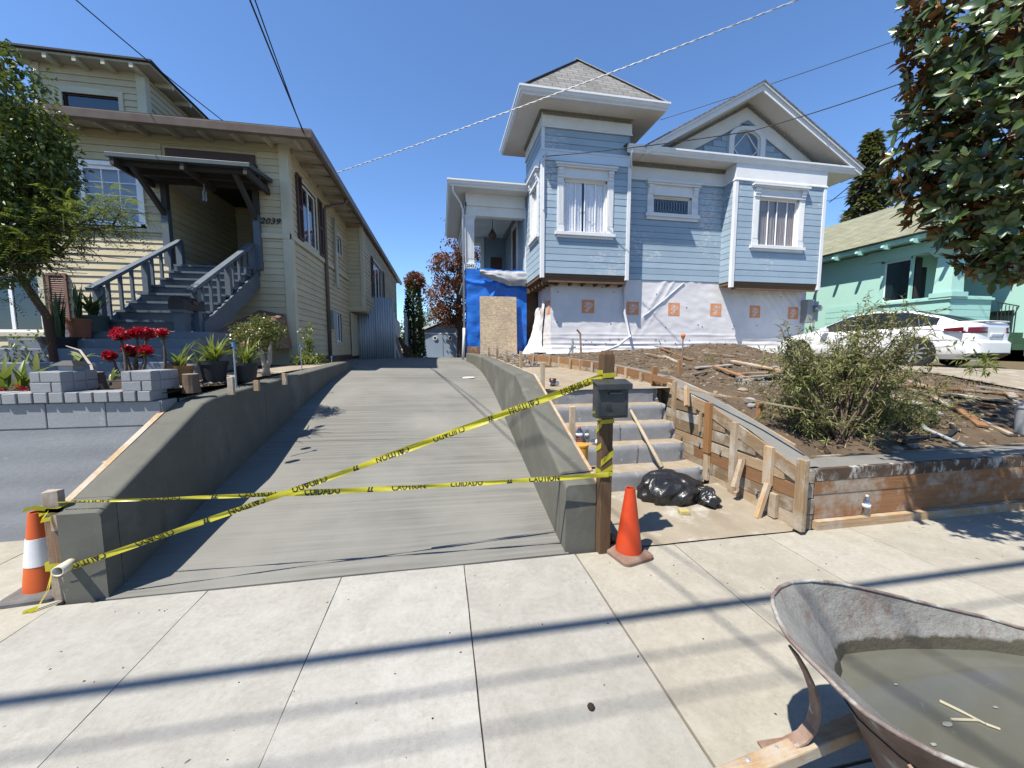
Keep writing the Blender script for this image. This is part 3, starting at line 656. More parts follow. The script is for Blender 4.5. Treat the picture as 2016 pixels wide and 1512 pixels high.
# porch on the left flank
PP = FY(13.6)
m = MB(); m.box(.42, 3.0, 13.08, 19, 6.76, 6.80); m.build('soffit', M['whitesoft'], BH)
g3 = [(a, z - 1.60) for a, z in gut]
m = MB(); m.sweep([(3.0, 13.08, 0), (.42, 13.08, 0), (.42, 19, 0)], g3); m.build('gutter', M['white'], BH, fix=True)
m = MB(); m.box(.36, 3.0, 13.0, 19, 6.96, 7.0); m.build('porch_roof', M['rooftar'], BH)
m = MB(); m.box(.93, 3.0, 13.55, 13.8, 6.05, 6.40); m.box(.88, 3.0, 13.5, 13.56, 6.36, 6.46); m.box(.93, 1.15, 13.8, 18.6, 6.05, 6.40); m.box(.88, .93, 13.5, 18.6, 6.36, 6.46); m.build('porch_beam', M['whitesoft'], BH)
m = MB(); m.box(.9, 3.0, 13.5, 19, 6.46, 6.50); m.box(.9, 3.0, 13.5, 19, 6.50, 6.76); m.build('porch_ceiling', M['whitesoft'], BH)
m = MB()
for (y, z) in ((13.86, 6.42),): m.box(1.15, 2.9, y, y + .08, z - .06, z + .04); m.box(1.15, 2.9, 17.9, 18.0, 6.36, 6.46); m.box(2.78, 2.88, 13.9, 17.9, 6.36, 6.46)
m.build('ceiling_moulding', M['dentil'], BH)
c = part('porch_column', BH)
m = MB(); m.box(.885, 1.185, 13.57, 13.87, 4.47, 5.90)
for k in range(6): x = .915 + k * .045; m.box(x, x + .022, 13.558, 13.57, 4.62, 5.78)
m.build('shaft', M['white'], c)
m = MB()
for k, e in enumerate((.012, .028, .045)): m.box(.885 - e, 1.185 + e, 13.57 - e, 13.87 + e, 5.90 + k * .05, 5.95 + k * .05)
m.build('capital', M['white'], c)
m = MB(); m.box(.86, 1.21, 13.54, 13.90, 4.27, 4.47); m.build('plinth', M['white'], c)
m = MB(); m.box(.885, 1.185, 13.526, 13.538, 4.285, 4.455); m.build('number_plate', M['white'], c)
def flat_text(s, pl, u, z, h, d, name, mat, parent, bold=True, shear=0.0, squeeze=1.0):
    vs_, fs, w_ = text_mesh(s, bold); m = MB(); m.add([pl(u + (x + shear * y) * h * squeeze, z + y * h, d) for x, y in vs_], fs); return m.build(name, M[mat], parent)
flat_text('2043', FY(13.526), .905, 4.315, .11, .003, 'house_number', 'black', c, squeeze=.9)
m = MB(); m.box(.9, 3.0, 13.62, 19, 4.12, 4.20); m.build('porch_floor', M['bluedark'], BH)
PW = FXm(2.92)
m = MB(); PW.box(m, 13.62, 19, 4.2, 6.46, -.1, 0); m.build('wall', M['blue'], BH)
w = part('porch_door', BH); m = MB(); PW.box(m, 14.6, 14.75, 4.2, 6.35, 0, .05); PW.box(m, 15.65, 15.8, 4.2, 6.35, 0, .05); PW.box(m, 14.75, 15.65, 6.2, 6.35, 0, .05); m.build('casing', M['white'], w)
m = MB(); PW.box(m, 14.75, 15.65, 4.2, 6.2, 0, .012); m.build('door_leaf', M['brown'], w)
m = MB(); m.box(1.95, 2.92, 17.5, 17.6, 4.2, 6.46); m.build('wall', M['bluedark'], BH)
m = MB(); m.box(1.80, 1.95, 17.44, 17.62, 4.2, 6.4); m.box(1.15, 1.95, 17.5, 17.6, 6.2, 6.46); m.build('casing', M['white'], BH)
m = MB(); m.box(2.25, 2.75, 17.44, 17.5, 5.0, 5.6); m.build('wall_box', M['brown'], BH)
lo = thing('porch_lantern', 'small dark diamond lantern hanging from the porch ceiling', 'lantern')
m = MB(); m.tube([(1.95, 14.6, 6.46), (1.95, 14.6, 5.95)], .012, 6); m.lathe([(.05, 6.44), (.05, 6.46)], 10, (1.95, 14.6, 0)); m.build('chain', M['black'], lo)
m = MB(); m.lathe([(.03, 5.96), (.06, 5.90), (.155, 5.75), (.15, 5.70), (.05, 5.54), (.02, 5.52)], 8, (1.95, 14.6, 0)); m.build('shade', M['brown'], lo)
# downspouts
m = MB(); m.tube([(.46, 13.05, 6.78), (.47, 13.1, 6.62), (.72, 13.42, 6.38), (.80, 13.5, 6.2), (.80, 13.5, 2.1)], .035, 8); m.build('downspout', M['white'], BH, smooth=True)
m = MB(); m.tube([(.80, 13.5, 2.25), (.79, 13.47, 1.9), (.74, 13.30, 1.18)], .05, 8); m.build('downspout', M['pipewhite'], BH, smooth=True)
m = MB(); m.tube([(5.83, 11.55, 3.66), (5.83, 11.72, 3.5), (5.85, 11.70, 2.7), (6.0, 11.66, 2.0), (6.02, 11.6, 1.92), (5.8, 11.4, 1.86), (5.1, 10.6, 1.62), (4.4, 10.0, 1.48)], .042, 8); m.build('downspout', M['pipewhite'], BH, smooth=True)
m = MB(); m.tube([(5.80, 11.5, 7.28), (5.82, 11.55, 6.9), (5.83, 11.55, 3.6)], .03, 8) if False else m.tube([(5.62, 11.07, 7.4), (5.62, 11.1, 7.2), (5.80, 11.4, 6.98)], .03, 8); m.build('downspout', M['white'], BH, smooth=True)
m = MB(); m.tube([(3.03, 11.33, 7.1), (3.03, 11.33, 5.6)], .022, 6); m.tube([(3.03, 11.31, 7.08), (3.10, 11.2, 7.15), (3.03, 11.33, 7.0)], .02, 6); m.build('service_conduit', M['pipewhite'], BH)
# basement: wall, wrap with printed squares, meter
m = MB(); m.box(3.45, 12.85, 11.85, 24, .9, 3.76); m.box(1.0, 3.45, 13.75, 15.5, .9, 4.12); m.build('basement_wall', M['rawwood'], BH)
def wrap_d(s, z):      # s along the wrap, z height; wrinkles pulled from the top edge
    t_ = (z - 1.4) / 2.35; k = .012 * nz(s * 1.1, z * 1.4) + .006 * nz(s * 3.1, z * 6)
    for i, (c0, sl, a) in enumerate(((.8, .25, .02), (2.2, -.45, .022), (4.3, .35, .028), (5.6, .62, .035), (6.6, -.4, .02), (8.2, -.75, .03), (9.1, -.9, .035), (9.9, -1.0, .035), (10.4, -.8, .03))):
        q = s - c0 - sl * (z - 3.7); k += .6 * a * max(0, t_) * math.exp(-(q / .10) ** 2) + a * .5 * max(0, t_ - .1) * math.exp(-((q - .3) / .07) ** 2)
    for (zz, a) in ((1.72, .03), (1.58, .045), (2.0, .018), (1.88, .02)): k += a * math.exp(-((z - zz - .03 * nz(s * .8, zz * 9)) / .035) ** 2) * (.5 + .8 * nz(s * .6, zz * 5))
    k += max(0, 1.62 - z) * .35
    return .03 + k
def wrap_pt(s, z):     # s<1.6 is the flank seen from the driveway
    d = wrap_d(s, z)
    if s < 1.6: return V((3.43 - d, 13.4 - s, z))
    if s < 1.75: t_ = (s - 1.6) / .15; return V((lerp(3.43 - d, 3.43, t_), lerp(11.8, 11.83 - d, t_), z))
    return V((3.43 + s - 1.75, 11.83 - d, z))
t = NT('wrap'); p = t.pos(); col = t.mix(t.ramp(t.noise(p, 1.6, 5, .6), .35, .7), (.70, .685, .69), (.60, .585, .59)); col = t.mix(t.ramp(t.noise(p, 60, 2, .5), .66, .7), col, (.52, .5, .5))
M['wrap'] = t.out(col, .6, t.bump(t.noise(t.pos((1, 1, 2)), 6, 5, .6), .35, .012), spec=.3)
m = MB(); m.grid(lambda u, v: wrap_pt(u * 11.15, lerp(1.38, 3.77, v)), 560, 84); wr = m.build('house_wrap', M['wrap'], BH, smooth=True)
M['logo'] = mk('logo', (.62, .22, .075), .6, c2=(.66, .30, .14), sc=30, bump=0, fine=.2); M['logowhite'] = mk('logowhite', (.72, .66, .62), .6, sc=40, var=.2, bump=0, fine=0)
def logo(s, z, h=.42):
    m = MB(); m.grid(lambda u, v: wrap_pt(s + h * (u - .5), z + h * (v - .5)) + (V((0, -.006, 0)) if s > 1.7 else V((-.006, 0, 0))), 10, 10); lg = m.build('logo', M['logo'], wr, smooth=True)
    m = MB(); c_, s_ = math.cos(rad(45)), math.sin(rad(45))
    for (txt, hh, a, b, wd) in (('THE', .10, -.06, .27, .24), ('HOME', .20, -.22, .04, .52), ('DEPOT', .25, -.40, -.25, .80)):
        vs_, fs, w_ = text_mesh(txt, True)
        pts = []
        for x, y in vs_:
            p_, q_ = a + x / w_ * wd, b + y * hh; u_, v_ = p_ * c_ - q_ * s_, p_ * s_ + q_ * c_
            u_ = max(-.49, min(.49, u_)); v_ = max(-.49, min(.49, v_)); pts.append(wrap_pt(s + h * u_, z + h * v_) + (V((0, -.012, 0)) if s > 1.7 else V((-.012, 0, 0))))
        m.add(pts, fs)
    m.build('logo_lettering', M['logowhite'], wr)
for px, py in ((1157.6, 603.5), (1245.5, 607), (1326.7, 609), (1409, 610), (1486, 613.7), (1561, 616.6)):
    q = onY(px, py, 11.8); logo(q.x - 3.43 + 1.75, q.z)
for px, py in ((1083, 604), (1062, 614.5), (1044, 625)):
    q = onX(px, py, 3.4); logo(max(.25, min(1.35, 13.4 - q.y)), q.z)
m = MB(); pa, pb = onY(1348, 556, 11.75), onY(1268, 622, 11.75); m.tube([wrap_pt(lerp(pa.x, pb.x, i / 8) - 3.43 + 1.75, lerp(pa.z, pb.z, i / 8)) + V((0, -.02, -.02 * math.sin(i * .39))) for i in range(9)], .014, 6); m.build('cord', M['pipewhite'], wr, smooth=True)
m = MB(); r9 = random.Random(9)
for k in range(34): s_, z_ = 1.9 + 9 * r9.random(), r9.choice([1.75, 2.3, 2.85, 3.4]) + r9.uniform(-.1, .1); p_ = wrap_pt(s_, z_) + V((0, -.006, 0)); m.box(p_.x - .016, p_.x + .016, p_.y - .004, p_.y, p_.z - .016, p_.z + .016)
tag(m.build('fastener', M['black'], wr), kind='stuff')
# loose flap of wrap at the flank
m = MB(); m.grid(lambda u, v: V((3.36 - .55 * (1 - v) ** 1.5 * (1 - u) - .04 * math.sin(u * 9), 13.38 - .9 * u - .15 * math.sin(v * 5 + u * 3), lerp(1.36, 3.1 - .2 * (1 - u), v))) + V((.03 * nz(u * 5, v * 7), 0, 0)), 24, 30)
m.build('wrap_flap', M['wrap'], BH, smooth=True)
m = MB(); m.box(12.62, 12.85, 11.52, 11.80, 2.45, 3.25); m.build('meter_box', M['metalgrey'], BH, bevel=.01)
m = MB(); m.tube([(13.0, 11.6, 2.95), (13.0, 11.40, 2.95)], .11, 14); m.tube([(13.0, 11.6, 3.1), (13.0, 11.6, 6.5)], .03, 8); m.tube([(13.0, 11.6, 2.9), (13.0, 11.6, 1.6)], .03, 8); m.box(12.88, 13.14, 11.58, 11.7, 2.5, 3.2); m.build('electric_meter', M['metalgrey'], BH)
# tarp and board over the porch base
t = NT('tarp'); p = t.pos(); col = t.mix(t.ramp(t.noise(p, 3, 4, .6), .3, .7), (.012, .115, .50), (.018, .16, .60))
M['tarp'] = t.out(col, .38, t.bump(t.noise(t.pos((1, 1, 2.2)), 7, 6, .65), .6, .02), spec=.45)
m = MB(); m.grid(lambda u, v: V((lerp(.86, 3.02, u), 13.52 - .03 * nz(u * 8, v * 9) - .03 * math.exp(-((v - .86 + .12 * u) / .02) ** 2) - .03 * abs(nz(u * 3 + 4, v * 5)) - .05 * math.exp(-((u - .55 - .5 * (v - .9)) / .03) ** 2) * (v > .6), lerp(1.40, 4.28 - .05 * nz(u * 4, 1), v))), 90, 110)
tag(m.build('blue_tarp', M['tarp'], smooth=True), 'bright blue plastic tarp covering the base of the porch', 'tarp')
m = MB(); m.grid(lambda u, v: V((lerp(1.35, 2.98, u), 13.42 - .10 * math.sin(v * 3.1) - .05 * nz(u * 6, v * 4), lerp(4.22, lerp(4.05, 3.72, min(1, u * 1.6)), v) + .03 * nz(u * 9, v * 2))), 40, 14)
M['clearplastic'] = mk('clearplastic', (.62, .64, .66), .25, c2=(.48, .5, .53), sc=6, bs=18, bump=.6, bd=.02)
tag(m.build('plastic_bundle', M['clearplastic'], smooth=True), 'crumpled translucent plastic roll along top of the blue tarp', 'plastic sheet')
t = NT('osb'); v1 = t.n('TexVoronoi'); t.set(v1.inputs['Vector'], t.pos((1, 1, 1))); 
def flake(st, rot, sc_):
    mp = t.n('Mapping'); t.set(mp.inputs[0], t.n('NewGeometry').outputs['Position']); mp.inputs['Rotation'].default_value = (0, rot, 0); mp.inputs['Scale'].default_value = st
    vv = t.n('TexVoronoi'); t.set(vv.inputs['Vector'], mp.outputs[0]); vv.inputs['Scale'].default_value = sc_; return vv.outputs['Color']
a = t.mix(.5, flake((1, 1, 5), .6, 11), flake((5, 1, 1), .3, 11)); b = t.mix(.5, a, flake((1, 1, 5), -.7, 12))
col = t.mix(t.ramp(b, .3, .7), (.38, .29, .19), (.68, .55, .39)); col = t.mix(t.ramp(t.noise(t.pos(), 1.4, 4, .6), .4, .7), col, t.mix(.5, col, (.30, .26, .21)))
M['osb'] = t.out(col, .85, t.bump(b, .3, .004), spec=.2); t.t.nodes.remove(v1)
m = MB(); m.hexa([(1.33, 13.22, 1.24), (2.62, 13.22, 1.24), (2.62, 13.235, 1.24), (1.33, 13.235, 1.24), (1.34, 13.40, 3.34), (2.62, 13.40, 3.34), (2.62, 13.415, 3.34), (1.34, 13.415, 3.34)])
tag(m.build('osb_sheet', M['osb']), 'tall flake board sheet leaning over the blue tarp as a door', 'board')
m = MB(); m.box(.9, 1.33, 13.42, 13.46, 1.30, 1.62); m.box(.92, 1.3, 13.36, 13.42, 1.22, 1.30)
tag(m.build('plywood_scrap', M['wood_orgx']), 'raw plywood scrap below the blue tarp by the white pipe', 'board')
# ------------------------------------------------------------------ the cream house with the stairs
CH = thing('cream_house', 'cream clapboard house with dark entrance canopy, dormer and grey wooden stairs', 'house')
CF = FY(9.0); CS = FXp(-3.05)
opE = (-5.25, -3.66, 3.17, 5.24); opW = (-7.62, -5.72, 3.97, 5.03); opBW = (-9.0, -7.5, 1.86, 2.94)
m = MB(); wall_panel(m, CF, -14, -3.05, .9, 5.72, [opE, opW, opBW], -.15); m.build('wall', M['cream'], CH)
siding(CH, CF, -14, -3.2, 1.2, 3.82, .135, 'cream', [opE, opBW], t=.026, lap=.018, gap=.004)
siding(CH, CF, -14, -3.2, 3.92, 5.70, .135, 'cream', [opE, (-7.70, -5.64, 3.90, 5.11), (-5.3, -3.6, 5.1, 5.5)], t=.024, lap=.016, gap=.004)
m = MB(); m.box(-14, -5.25, 8.95, 9.0, 3.82, 3.92); m.box(-3.66, -3.02, 8.95, 9.0, 3.82, 3.92); m.box(-3.05, -3.0, 8.95, 27, 3.82, 3.92); m.build('belt_course', M['creamtrim'], CH)
m = MB(); m.box(-3.2, -3.015, 8.96, 9.12, .95, 3.82); m.build('corner_board', M['creamtrim'], CH, bevel=.005)
m = MB(); m.box(-3.2, -3.015, 8.96, 9.12, 3.92, 5.70); m.build('corner_board', M['creamtrim'], CH, bevel=.005)
# side wall along the driveway
sops = [(9.75, 10.75, 4.0, 5.28), (12.55, 13.2, 4.45, 4.95), (12.2, 12.85, 1.75, 2.6)]
m = MB(); wall_panel(m, CS, 9.1, 27, .9, 5.72, sops, -.15); m.build('wall', M['cream'], CH)
siding(CH, CS, 9.12, 14.0, 1.36, 3.82, .135, 'cream', sops, t=.026, lap=.018, gap=.004)
siding(CH, CS, 9.12, 14.0, 3.92, 5.70, .135, 'cream', sops, t=.024, lap=.016, gap=.004)
siding(CH, CS, 14.0, 27, 1.36, 5.70, .27, 'cream', [], t=.026, lap=.018, gap=.005)
m = MB(); CS.box(m, 9.0, 27, .95, 1.34, 0, .05); m.build('foundation', M['brown'], CH)
def side_window(pl, u0, u1, z0, z1, mull=(.5,), shut=0.0, parent=CH, trim=.09, curt=None):
    w = part('window', parent); m = MB()
    for (a, b, c, d) in ((u0 - trim, u0, z0 - trim, z1 + trim), (u1, u1 + trim, z0 - trim, z1 + trim), (u0, u1, z1, z1 + trim), (u0, u1, z0 - trim, z0)): pl.box(m, a, b, c, d, -.03, .035)
    m.build('casing', M['creamtrim'], w); sashes(w, pl, u0, u1, z0, z1, 'vinyl', mull, (), .04, -.01, 'glassdark'); pane_box(w, pl, u0, u1, z0, z1, .5)
    if shut:
        for (a, b) in ((u0 - trim - shut, u0 - trim), (u1 + trim, u1 + trim + shut)): louver(w, pl, a, b, z0 - .05, z1 + .05, 'brown')
    return w
def louver(parent, pl, a, b, z0, z1, mat):
    m = MB(); s = .045
    for (p, q, c, d) in ((a, a + s, z0, z1), (b - s, b, z0, z1), (a + s, b - s, z0, z0 + s), (a + s, b - s, z1 - s, z1), (a + s, b - s, (z0 + z1) / 2 - s / 2, (z0 + z1) / 2 + s / 2)): pl.box(m, p, q, c, d, .03, .065)
    k = z0 + s
    while k < z1 - s: m.hexa([pl(a + s, k, .055), pl(b - s, k, .055), pl(b - s, k, .045), pl(a + s, k, .045), pl(a + s, k + .03, .04), pl(b - s, k + .03, .04), pl(b - s, k + .03, .03), pl(a + s, k + .03, .03)]); k += .04
    pl.box(m, a + s, b - s, z0 + s, z1 - s, .022, .03)
    return m.build('shutter', M[mat], parent)
side_window(CS, 9.75, 10.75, 4.0, 5.28, (.5,), .3); side_window(CS, 12.55, 13.2, 4.45, 4.95, ()); side_window(CS, 12.2, 12.85, 1.75, 2.6, (.5,))
# bump-out further back
bo = part('bay_projection', CH); B2 = FXp(-2.55); B2f = FY(14.0)
bop = [(15.9, 18.3, 3.55, 4.95)]
m = MB(); wall_panel(m, B2, 14.0, 24, 2.85, 5.6, bop, -.12); B2f.box(m, -3.05, -2.67, 2.85, 5.6, -.1, 0); m.box(-3.05, -2.55, 14.0, 24, 2.80, 2.85); m.build('wall', M['cream'], bo)
siding(bo, B2, 14.05, 24, 2.85, 5.6, .135, 'cream', bop, t=.024, lap=.016, gap=.004); siding(bo, B2f, -3.05, -2.62, 2.85, 5.6, .135, 'cream', [], t=.024, lap=.016, gap=.004)
m = MB(); m.box(-2.62, -2.51, 13.96, 14.07, 2.82, 5.6); m.build('corner_board', M['creamtrim'], bo)
side_window(B2, 15.9, 18.3, 3.55, 4.95, (.33, .67), .35)
# eave: gutter, soffit, rafter tails
m = MB(); m.box(-14, -2.50, 8.50, 9.0, 5.70, 5.72); m.box(-3.05, -2.50, 9.0, 26, 5.70, 5.72); m.build('soffit', M['soffit'], CH)
gb = [(0, 5.72), (0, 5.60), (.06, 5.58), (.11, 5.60), (.125, 5.72), (.125, 5.74), (0, 5.74)]
m = MB(); m.sweep([(-2.50, 26, 0), (-2.50, 8.50, 0), (-14, 8.50, 0)], gb); m.build('gutter', M['gutterbrown'], CH, fix=True)
for k in range(20):
    x = -2.75 - k * .55; m = MB(); m.beam((x, 9.0, 5.665), (x, 8.52, 5.625), .07, .09); m.build('rafter_tail', M['soffit'], CH)
for k in range(24):
    y = 9.2 + k * .6; m = MB(); m.beam((-3.02, y, 5.665), (-2.52, y, 5.625), .07, .09); m.build('rafter_tail', M['soffit'], CH)
uvroof([([V((-14, 8.38, 5.75)), V((-2.38, 8.38, 5.75)), V((-5.9, 14.5, 7.9)), V((-14, 14.5, 7.9))], (1, 0, 0), (0, 1, .3)), ([V((-2.38, 8.38, 5.75)), V((-2.38, 26, 5.75)), V((-5.9, 22, 7.9)), V((-5.9, 14.5, 7.9))], (0, 1, 0), (-1, 0, .4))], 'roof', 'rooftar', CH, .03)
# dormer
dm = part('dormer', CH); D = FY(9.6); dop = (-7.28, -6.32, 6.29, 6.60)
m = MB(); wall_panel(m, D, -7.72, -5.86, 5.9, 7.12, [dop], -.12); m.box(-7.72, -5.86, 9.72, 13.5, 5.9, 7.10); m.build('wall', M['cream'], dm)
siding(dm, D, -7.62, -5.99, 5.95, 7.08, .125, 'cream', [dop], t=.024, lap=.016, gap=.004)
siding(dm, FXp(-5.86), 9.68, 13.3, 6.0, 7.08, .125, 'cream', [], t=.024, lap=.016, gap=.004)
for (a, b) in ((-7.75, -7.62), (-5.99, -5.83)): m = MB(); m.box(a, b, 9.56, 9.70, 5.9, 7.1); m.build('corner_board', M['creamtrim'], dm)
m = MB(); m.box(-7.95, -5.56, 9.3, 13.6, 7.12, 7.16); m.build('soffit', M['soffit'], dm)
for k in range(5): x = -7.75 + k * .47; m = MB(); m.beam((x, 9.6, 7.09), (x, 9.27, 7.07), .065, .085); m.build('rafter_tail', M['creamtrim'], dm)
for k in range(6): y = 9.9 + k * .6; m = MB(); m.beam((-5.85, y, 7.09), (-5.52, y, 7.07), .065, .085); m.build('rafter_tail', M['creamtrim'], dm)
m = MB(); m.hexa([(-8.0, 9.24, 7.165), (-5.5, 9.24, 7.165), (-5.5, 13.6, 7.165), (-8.0, 13.6, 7.165), (-8.0, 9.24, 7.20), (-5.5, 9.24, 7.20), (-5.9, 13.6, 7.35), (-7.8, 13.6, 7.35)]); m.build('roof', M['rooftar'], dm)
w = part('window', CH); m = MB()
for (a, b, c, d) in ((-7.42, -7.28, 6.22, 6.70), (-6.32, -6.24, 6.22, 6.70), (-7.28, -6.32, 6.60, 6.72), (-7.45, -6.22, 6.20, 6.29)): D.box(m, a, b, c, d, -.05, .045)
m.build('casing', M['creamtrim'], w); sashes(w, D, -7.28, -6.32, 6.29, 6.60, 'brown', (), (), .02, -.01, 'glassdark'); pane_box(w, D, -7.28, -6.32, 6.29, 6.60, .5)
# front window of white vinyl with blind
w = part('window', CH); m = MB()
for (a, b, c, d) in ((-7.70, -7.62, 3.92, 5.10), (-5.72, -5.64, 3.92, 5.10), (-7.62, -5.72, 5.03, 5.10), (-7.72, -5.62, 3.89, 3.97)): CF.box(m, a, b, c, d, -.05, .05)
m.build('casing', M['vinyl'], w); sashes(w, CF, -7.62, -5.72, 3.97, 5.03, 'vinyl', (.5,), (), .06, .0, 'glass')
m = MB()
for (a, b) in ((-7.56, -6.70), (-6.64, -5.78)):
    for k in (1, 2): CF.box(m, lerp(a, b, k / 3) - .008, lerp(a, b, k / 3) + .008, 4.03, 4.97, -.03, -.012)
    for k in (1, 2, 3): CF.box(m, a, b, lerp(4.03, 4.97, k / 4) - .008, lerp(4.03, 4.97, k / 4) + .008, -.03, -.010)
m.build('grille', M['vinyl'], w)
m = MB(); k = 3.98
while k < 5.02: m.hexa([CF(-7.6, k, -.10), CF(-5.74, k, -.10), CF(-5.74, k, -.102), CF(-7.6, k, -.102), CF(-7.6, k + .034, -.085), CF(-5.74, k + .034, -.085), CF(-5.74, k + .034, -.087), CF(-7.6, k + .034, -.087)]); k += .036
m.build('blind', M['blind'], w); pane_box(w, CF, -7.62, -5.72, 3.97, 5.03, .4)
# basement window and shutter
w = part('window', CH); m = MB()
for (a, b, c, d) in ((-9.1, -9.0, 1.8, 3.0), (-7.5, -7.42, 1.8, 3.0), (-9.0, -7.5, 2.94, 3.02), (-9.1, -7.4, 1.78, 1.86)): CF.box(m, a, b, c, d, -.05, .05)
m.build('casing', M['creamtrim'], w); sashes(w, CF, -9.0, -7.5, 1.86, 2.94, 'vinyl', (.33, .67), (), .05, .0, 'glassdark'); pane_box(w, CF, -9, -7.5, 1.86, 2.94, .5)
louver(CH, CF, -7.36, -7.04, 1.95, 2.98, 'shutter')
# entrance recess
er = part('entrance', CH)
m = MB(); m.box(-5.4, -5.25, 9.15, 11.6, 3.17, 5.3); m.box(-3.66, -3.5, 9.15, 11.6, 3.17, 5.3); m.box(-5.4, -3.5, 11.6, 11.7, 3.17, 5.3); m.build('recess_wall', M['cream'], er)
siding(er, FXp(-5.25), 9.0, 11.6, 3.17, 5.24, .135, 'cream', [], t=.024, lap=.016, gap=.004)
siding(er, FY(11.6), -5.2, -4.55, 3.17, 5.24, .135, 'cream', [], t=.024, lap=.016, gap=.004)
m = MB(); m.box(-5.25, -3.66, 9.0, 11.6, 5.24, 5.3); m.build('recess_ceiling', M['canopydark'], er)
m = MB(); m.box(-5.25, -3.66, 8.9, 11.6, 3.05, 3.17); m.build('recess_floor', M['railblue'], er)
w = part('front_door', CH); m = MB(); m.box(-4.55, -4.45, 11.54, 11.6, 3.17, 5.2); m.box(-3.75, -3.67, 11.54, 11.6, 3.17, 5.2); m.build('casing', M['brown'], w)
m = MB(); m.box(-4.45, -3.75, 11.56, 11.6, 3.17, 5.15); m.build('door_leaf', M['black'], w)
m = MB()
for k in range(6): x = -4.4 + k * .12; m.box(x, x + .012, 11.52, 11.54, 3.25, 5.05)
m.build('security_grille', M['metalgrey'], w)
m = MB(); m.box(-5.22, -3.64, 8.96, 9.0, 5.24, 5.44); m.build('transom', M['brown'], CH)
for (a, b) in ((-5.32, -5.22), (-3.70, -3.60)):
    m = MB(); m.box(a, b, 8.90, 9.0, 4.25, 5.24); m.build('door_post', M['canopydark'], CH)
    m = MB(); m.box(a - .01, b + .01, 8.88, 9.0, 3.17, 4.25); m.build('door_post', M['railblue'], CH)
# canopy
cn = part('canopy', CH)
m = MB(); m.hexa([(-5.56, 7.98, 4.80), (-3.33, 7.98, 4.80), (-3.33, 8.98, 4.93), (-5.56, 8.98, 4.93), (-5.56, 7.98, 4.875), (-3.33, 7.98, 4.875), (-3.33, 8.98, 5.0), (-5.56, 8.98, 5.0)]); m.build('roof_sheet', M['canopy'], cn, bevel=.006)
m = MB()
for y in (8.15, 8.5, 8.85): m.box(-5.5, -3.4, y, y + .07, 4.74, 4.82 + (y - 8) * .12)
for x in (-5.5, -4.45, -3.45): m.box(x, x + .06, 8.0, 8.98, 4.68, 4.80)
m.build('joist', M['canopydark'], cn)
for x in (-5.27, -3.65): m = MB(); m.beam((x, 8.93, 4.15), (x, 8.15, 4.74), .07, .09); m.build('brace', M['canopydark'], cn)
m = MB(); m.tube([(-4.4, 8.6, 4.72), (-4.4, 8.6, 4.55)], .008, 5)
for k in range(4): m.tube([(-4.4 + .03 * math.cos(k * 1.6), 8.6 + .03 * math.sin(k * 1.6), 4.55), (-4.4 + .03 * math.cos(k * 1.6), 8.6 + .03 * math.sin(k * 1.6), 4.36)], .008, 5)
tag(m.build('wind_chime', M['metalgrey']), 'small wind chime hanging under the entrance canopy', 'wind chime')
flat_text('2039', FY(8.965), -3.61, 4.095, .13, .012, 'house_number', 'black', CH, True, .28, 1.12)
# downspout and vent pipes of the side
m = MB(); m.tube([(-2.46, 11.5, 5.58), (-2.5, 11.5, 5.45), (-2.95, 11.35, 5.30), (-2.98, 11.3, 5.2), (-2.98, 11.3, 1.25)], .045, 8); m.build('downspout', M['gutterbrown'], CH, smooth=True)
m = MB(); m.tube([(-2.95, 12.2, 5.3), (-2.95, 12.2, 3.45), (-2.9, 12.1, 3.3)], .05, 8); m.build('vent_pipe', M['creamtrim'], CH, smooth=True)
m = MB(); m.box(-3.0, -2.9, 11.45, 11.75, 2.1, 2.6); m.build('utility_box', M['metalgrey'], CH)
m = MB(); m.box(-3.0, -2.96, 14.0, 14.9, 1.3, 2.75); m.build('side_door', M['creamtrim'], CH)
# stairs: eight steps, two railings
stc = part('staircase', CH); NS = 8; Y0, Y1, ZB, ZT = 6.93, 8.93, 1.82, 3.17
for k in range(NS):
    y = lerp(Y0, Y1, k / NS); z0 = lerp(ZB, ZT, k / NS); z1 = lerp(ZB, ZT, (k + 1) / NS)
    m = MB(); m.box(-5.02, -3.73, y + .02, y + .05, z0, z1 - .035); m.box(-5.05, -3.70, y - .02, y + (Y1 - Y0) / NS + .05, z1 - .035, z1); m.build('step', M['railblue'], stc)
for x in (-5.06, -3.70):
    m = MB(); m.prism([(x, Y0 - .02, 1.8), (x, Y0 - .02, 1.95), (x, Y1, 3.15), (x, Y1, 2.8), (x, Y0 + .3, 1.8)], (.04, 0, 0)); m.build('stringer', M['railblue'], stc, fix=True)
for x in (-5.02, -3.74):
    za, zb_ = 2.44, 3.64; 
    m = MB(); m.beam((x, 6.72, za - .03), (x, 8.86, zb_ + .02), .10, .05); m.build('handrail', M['railblue'], stc)
    for (y, w_) in ((6.88, .10), (7.87, .085), (8.84, .10)):
        zt = lerp(za, zb_, (y - 6.78) / (8.84 - 6.78)) - .02; zb2 = lerp(ZB, ZT, (y - Y0) / (Y1 - Y0)) - .05
        m = MB(); m.box(x - w_ / 2, x + w_ / 2, y - w_ / 2, y + w_ / 2, max(1.8, zb2), zt); m.build('newel', M['railblue'], stc)
    for k in range(7):
        y = 7.05 + k * .245; 
        if abs(y - 7.87) < .09: continue
        zt = lerp(za, zb_, (y - 6.78) / (8.84 - 6.78)) - .02; zb2 = lerp(ZB, ZT, (y - Y0) / (Y1 - Y0))
        m = MB(); m.box(x - .02, x + .02, y - .02, y + .02, zb2, zt); m.build('baluster', M['railblue'], stc)
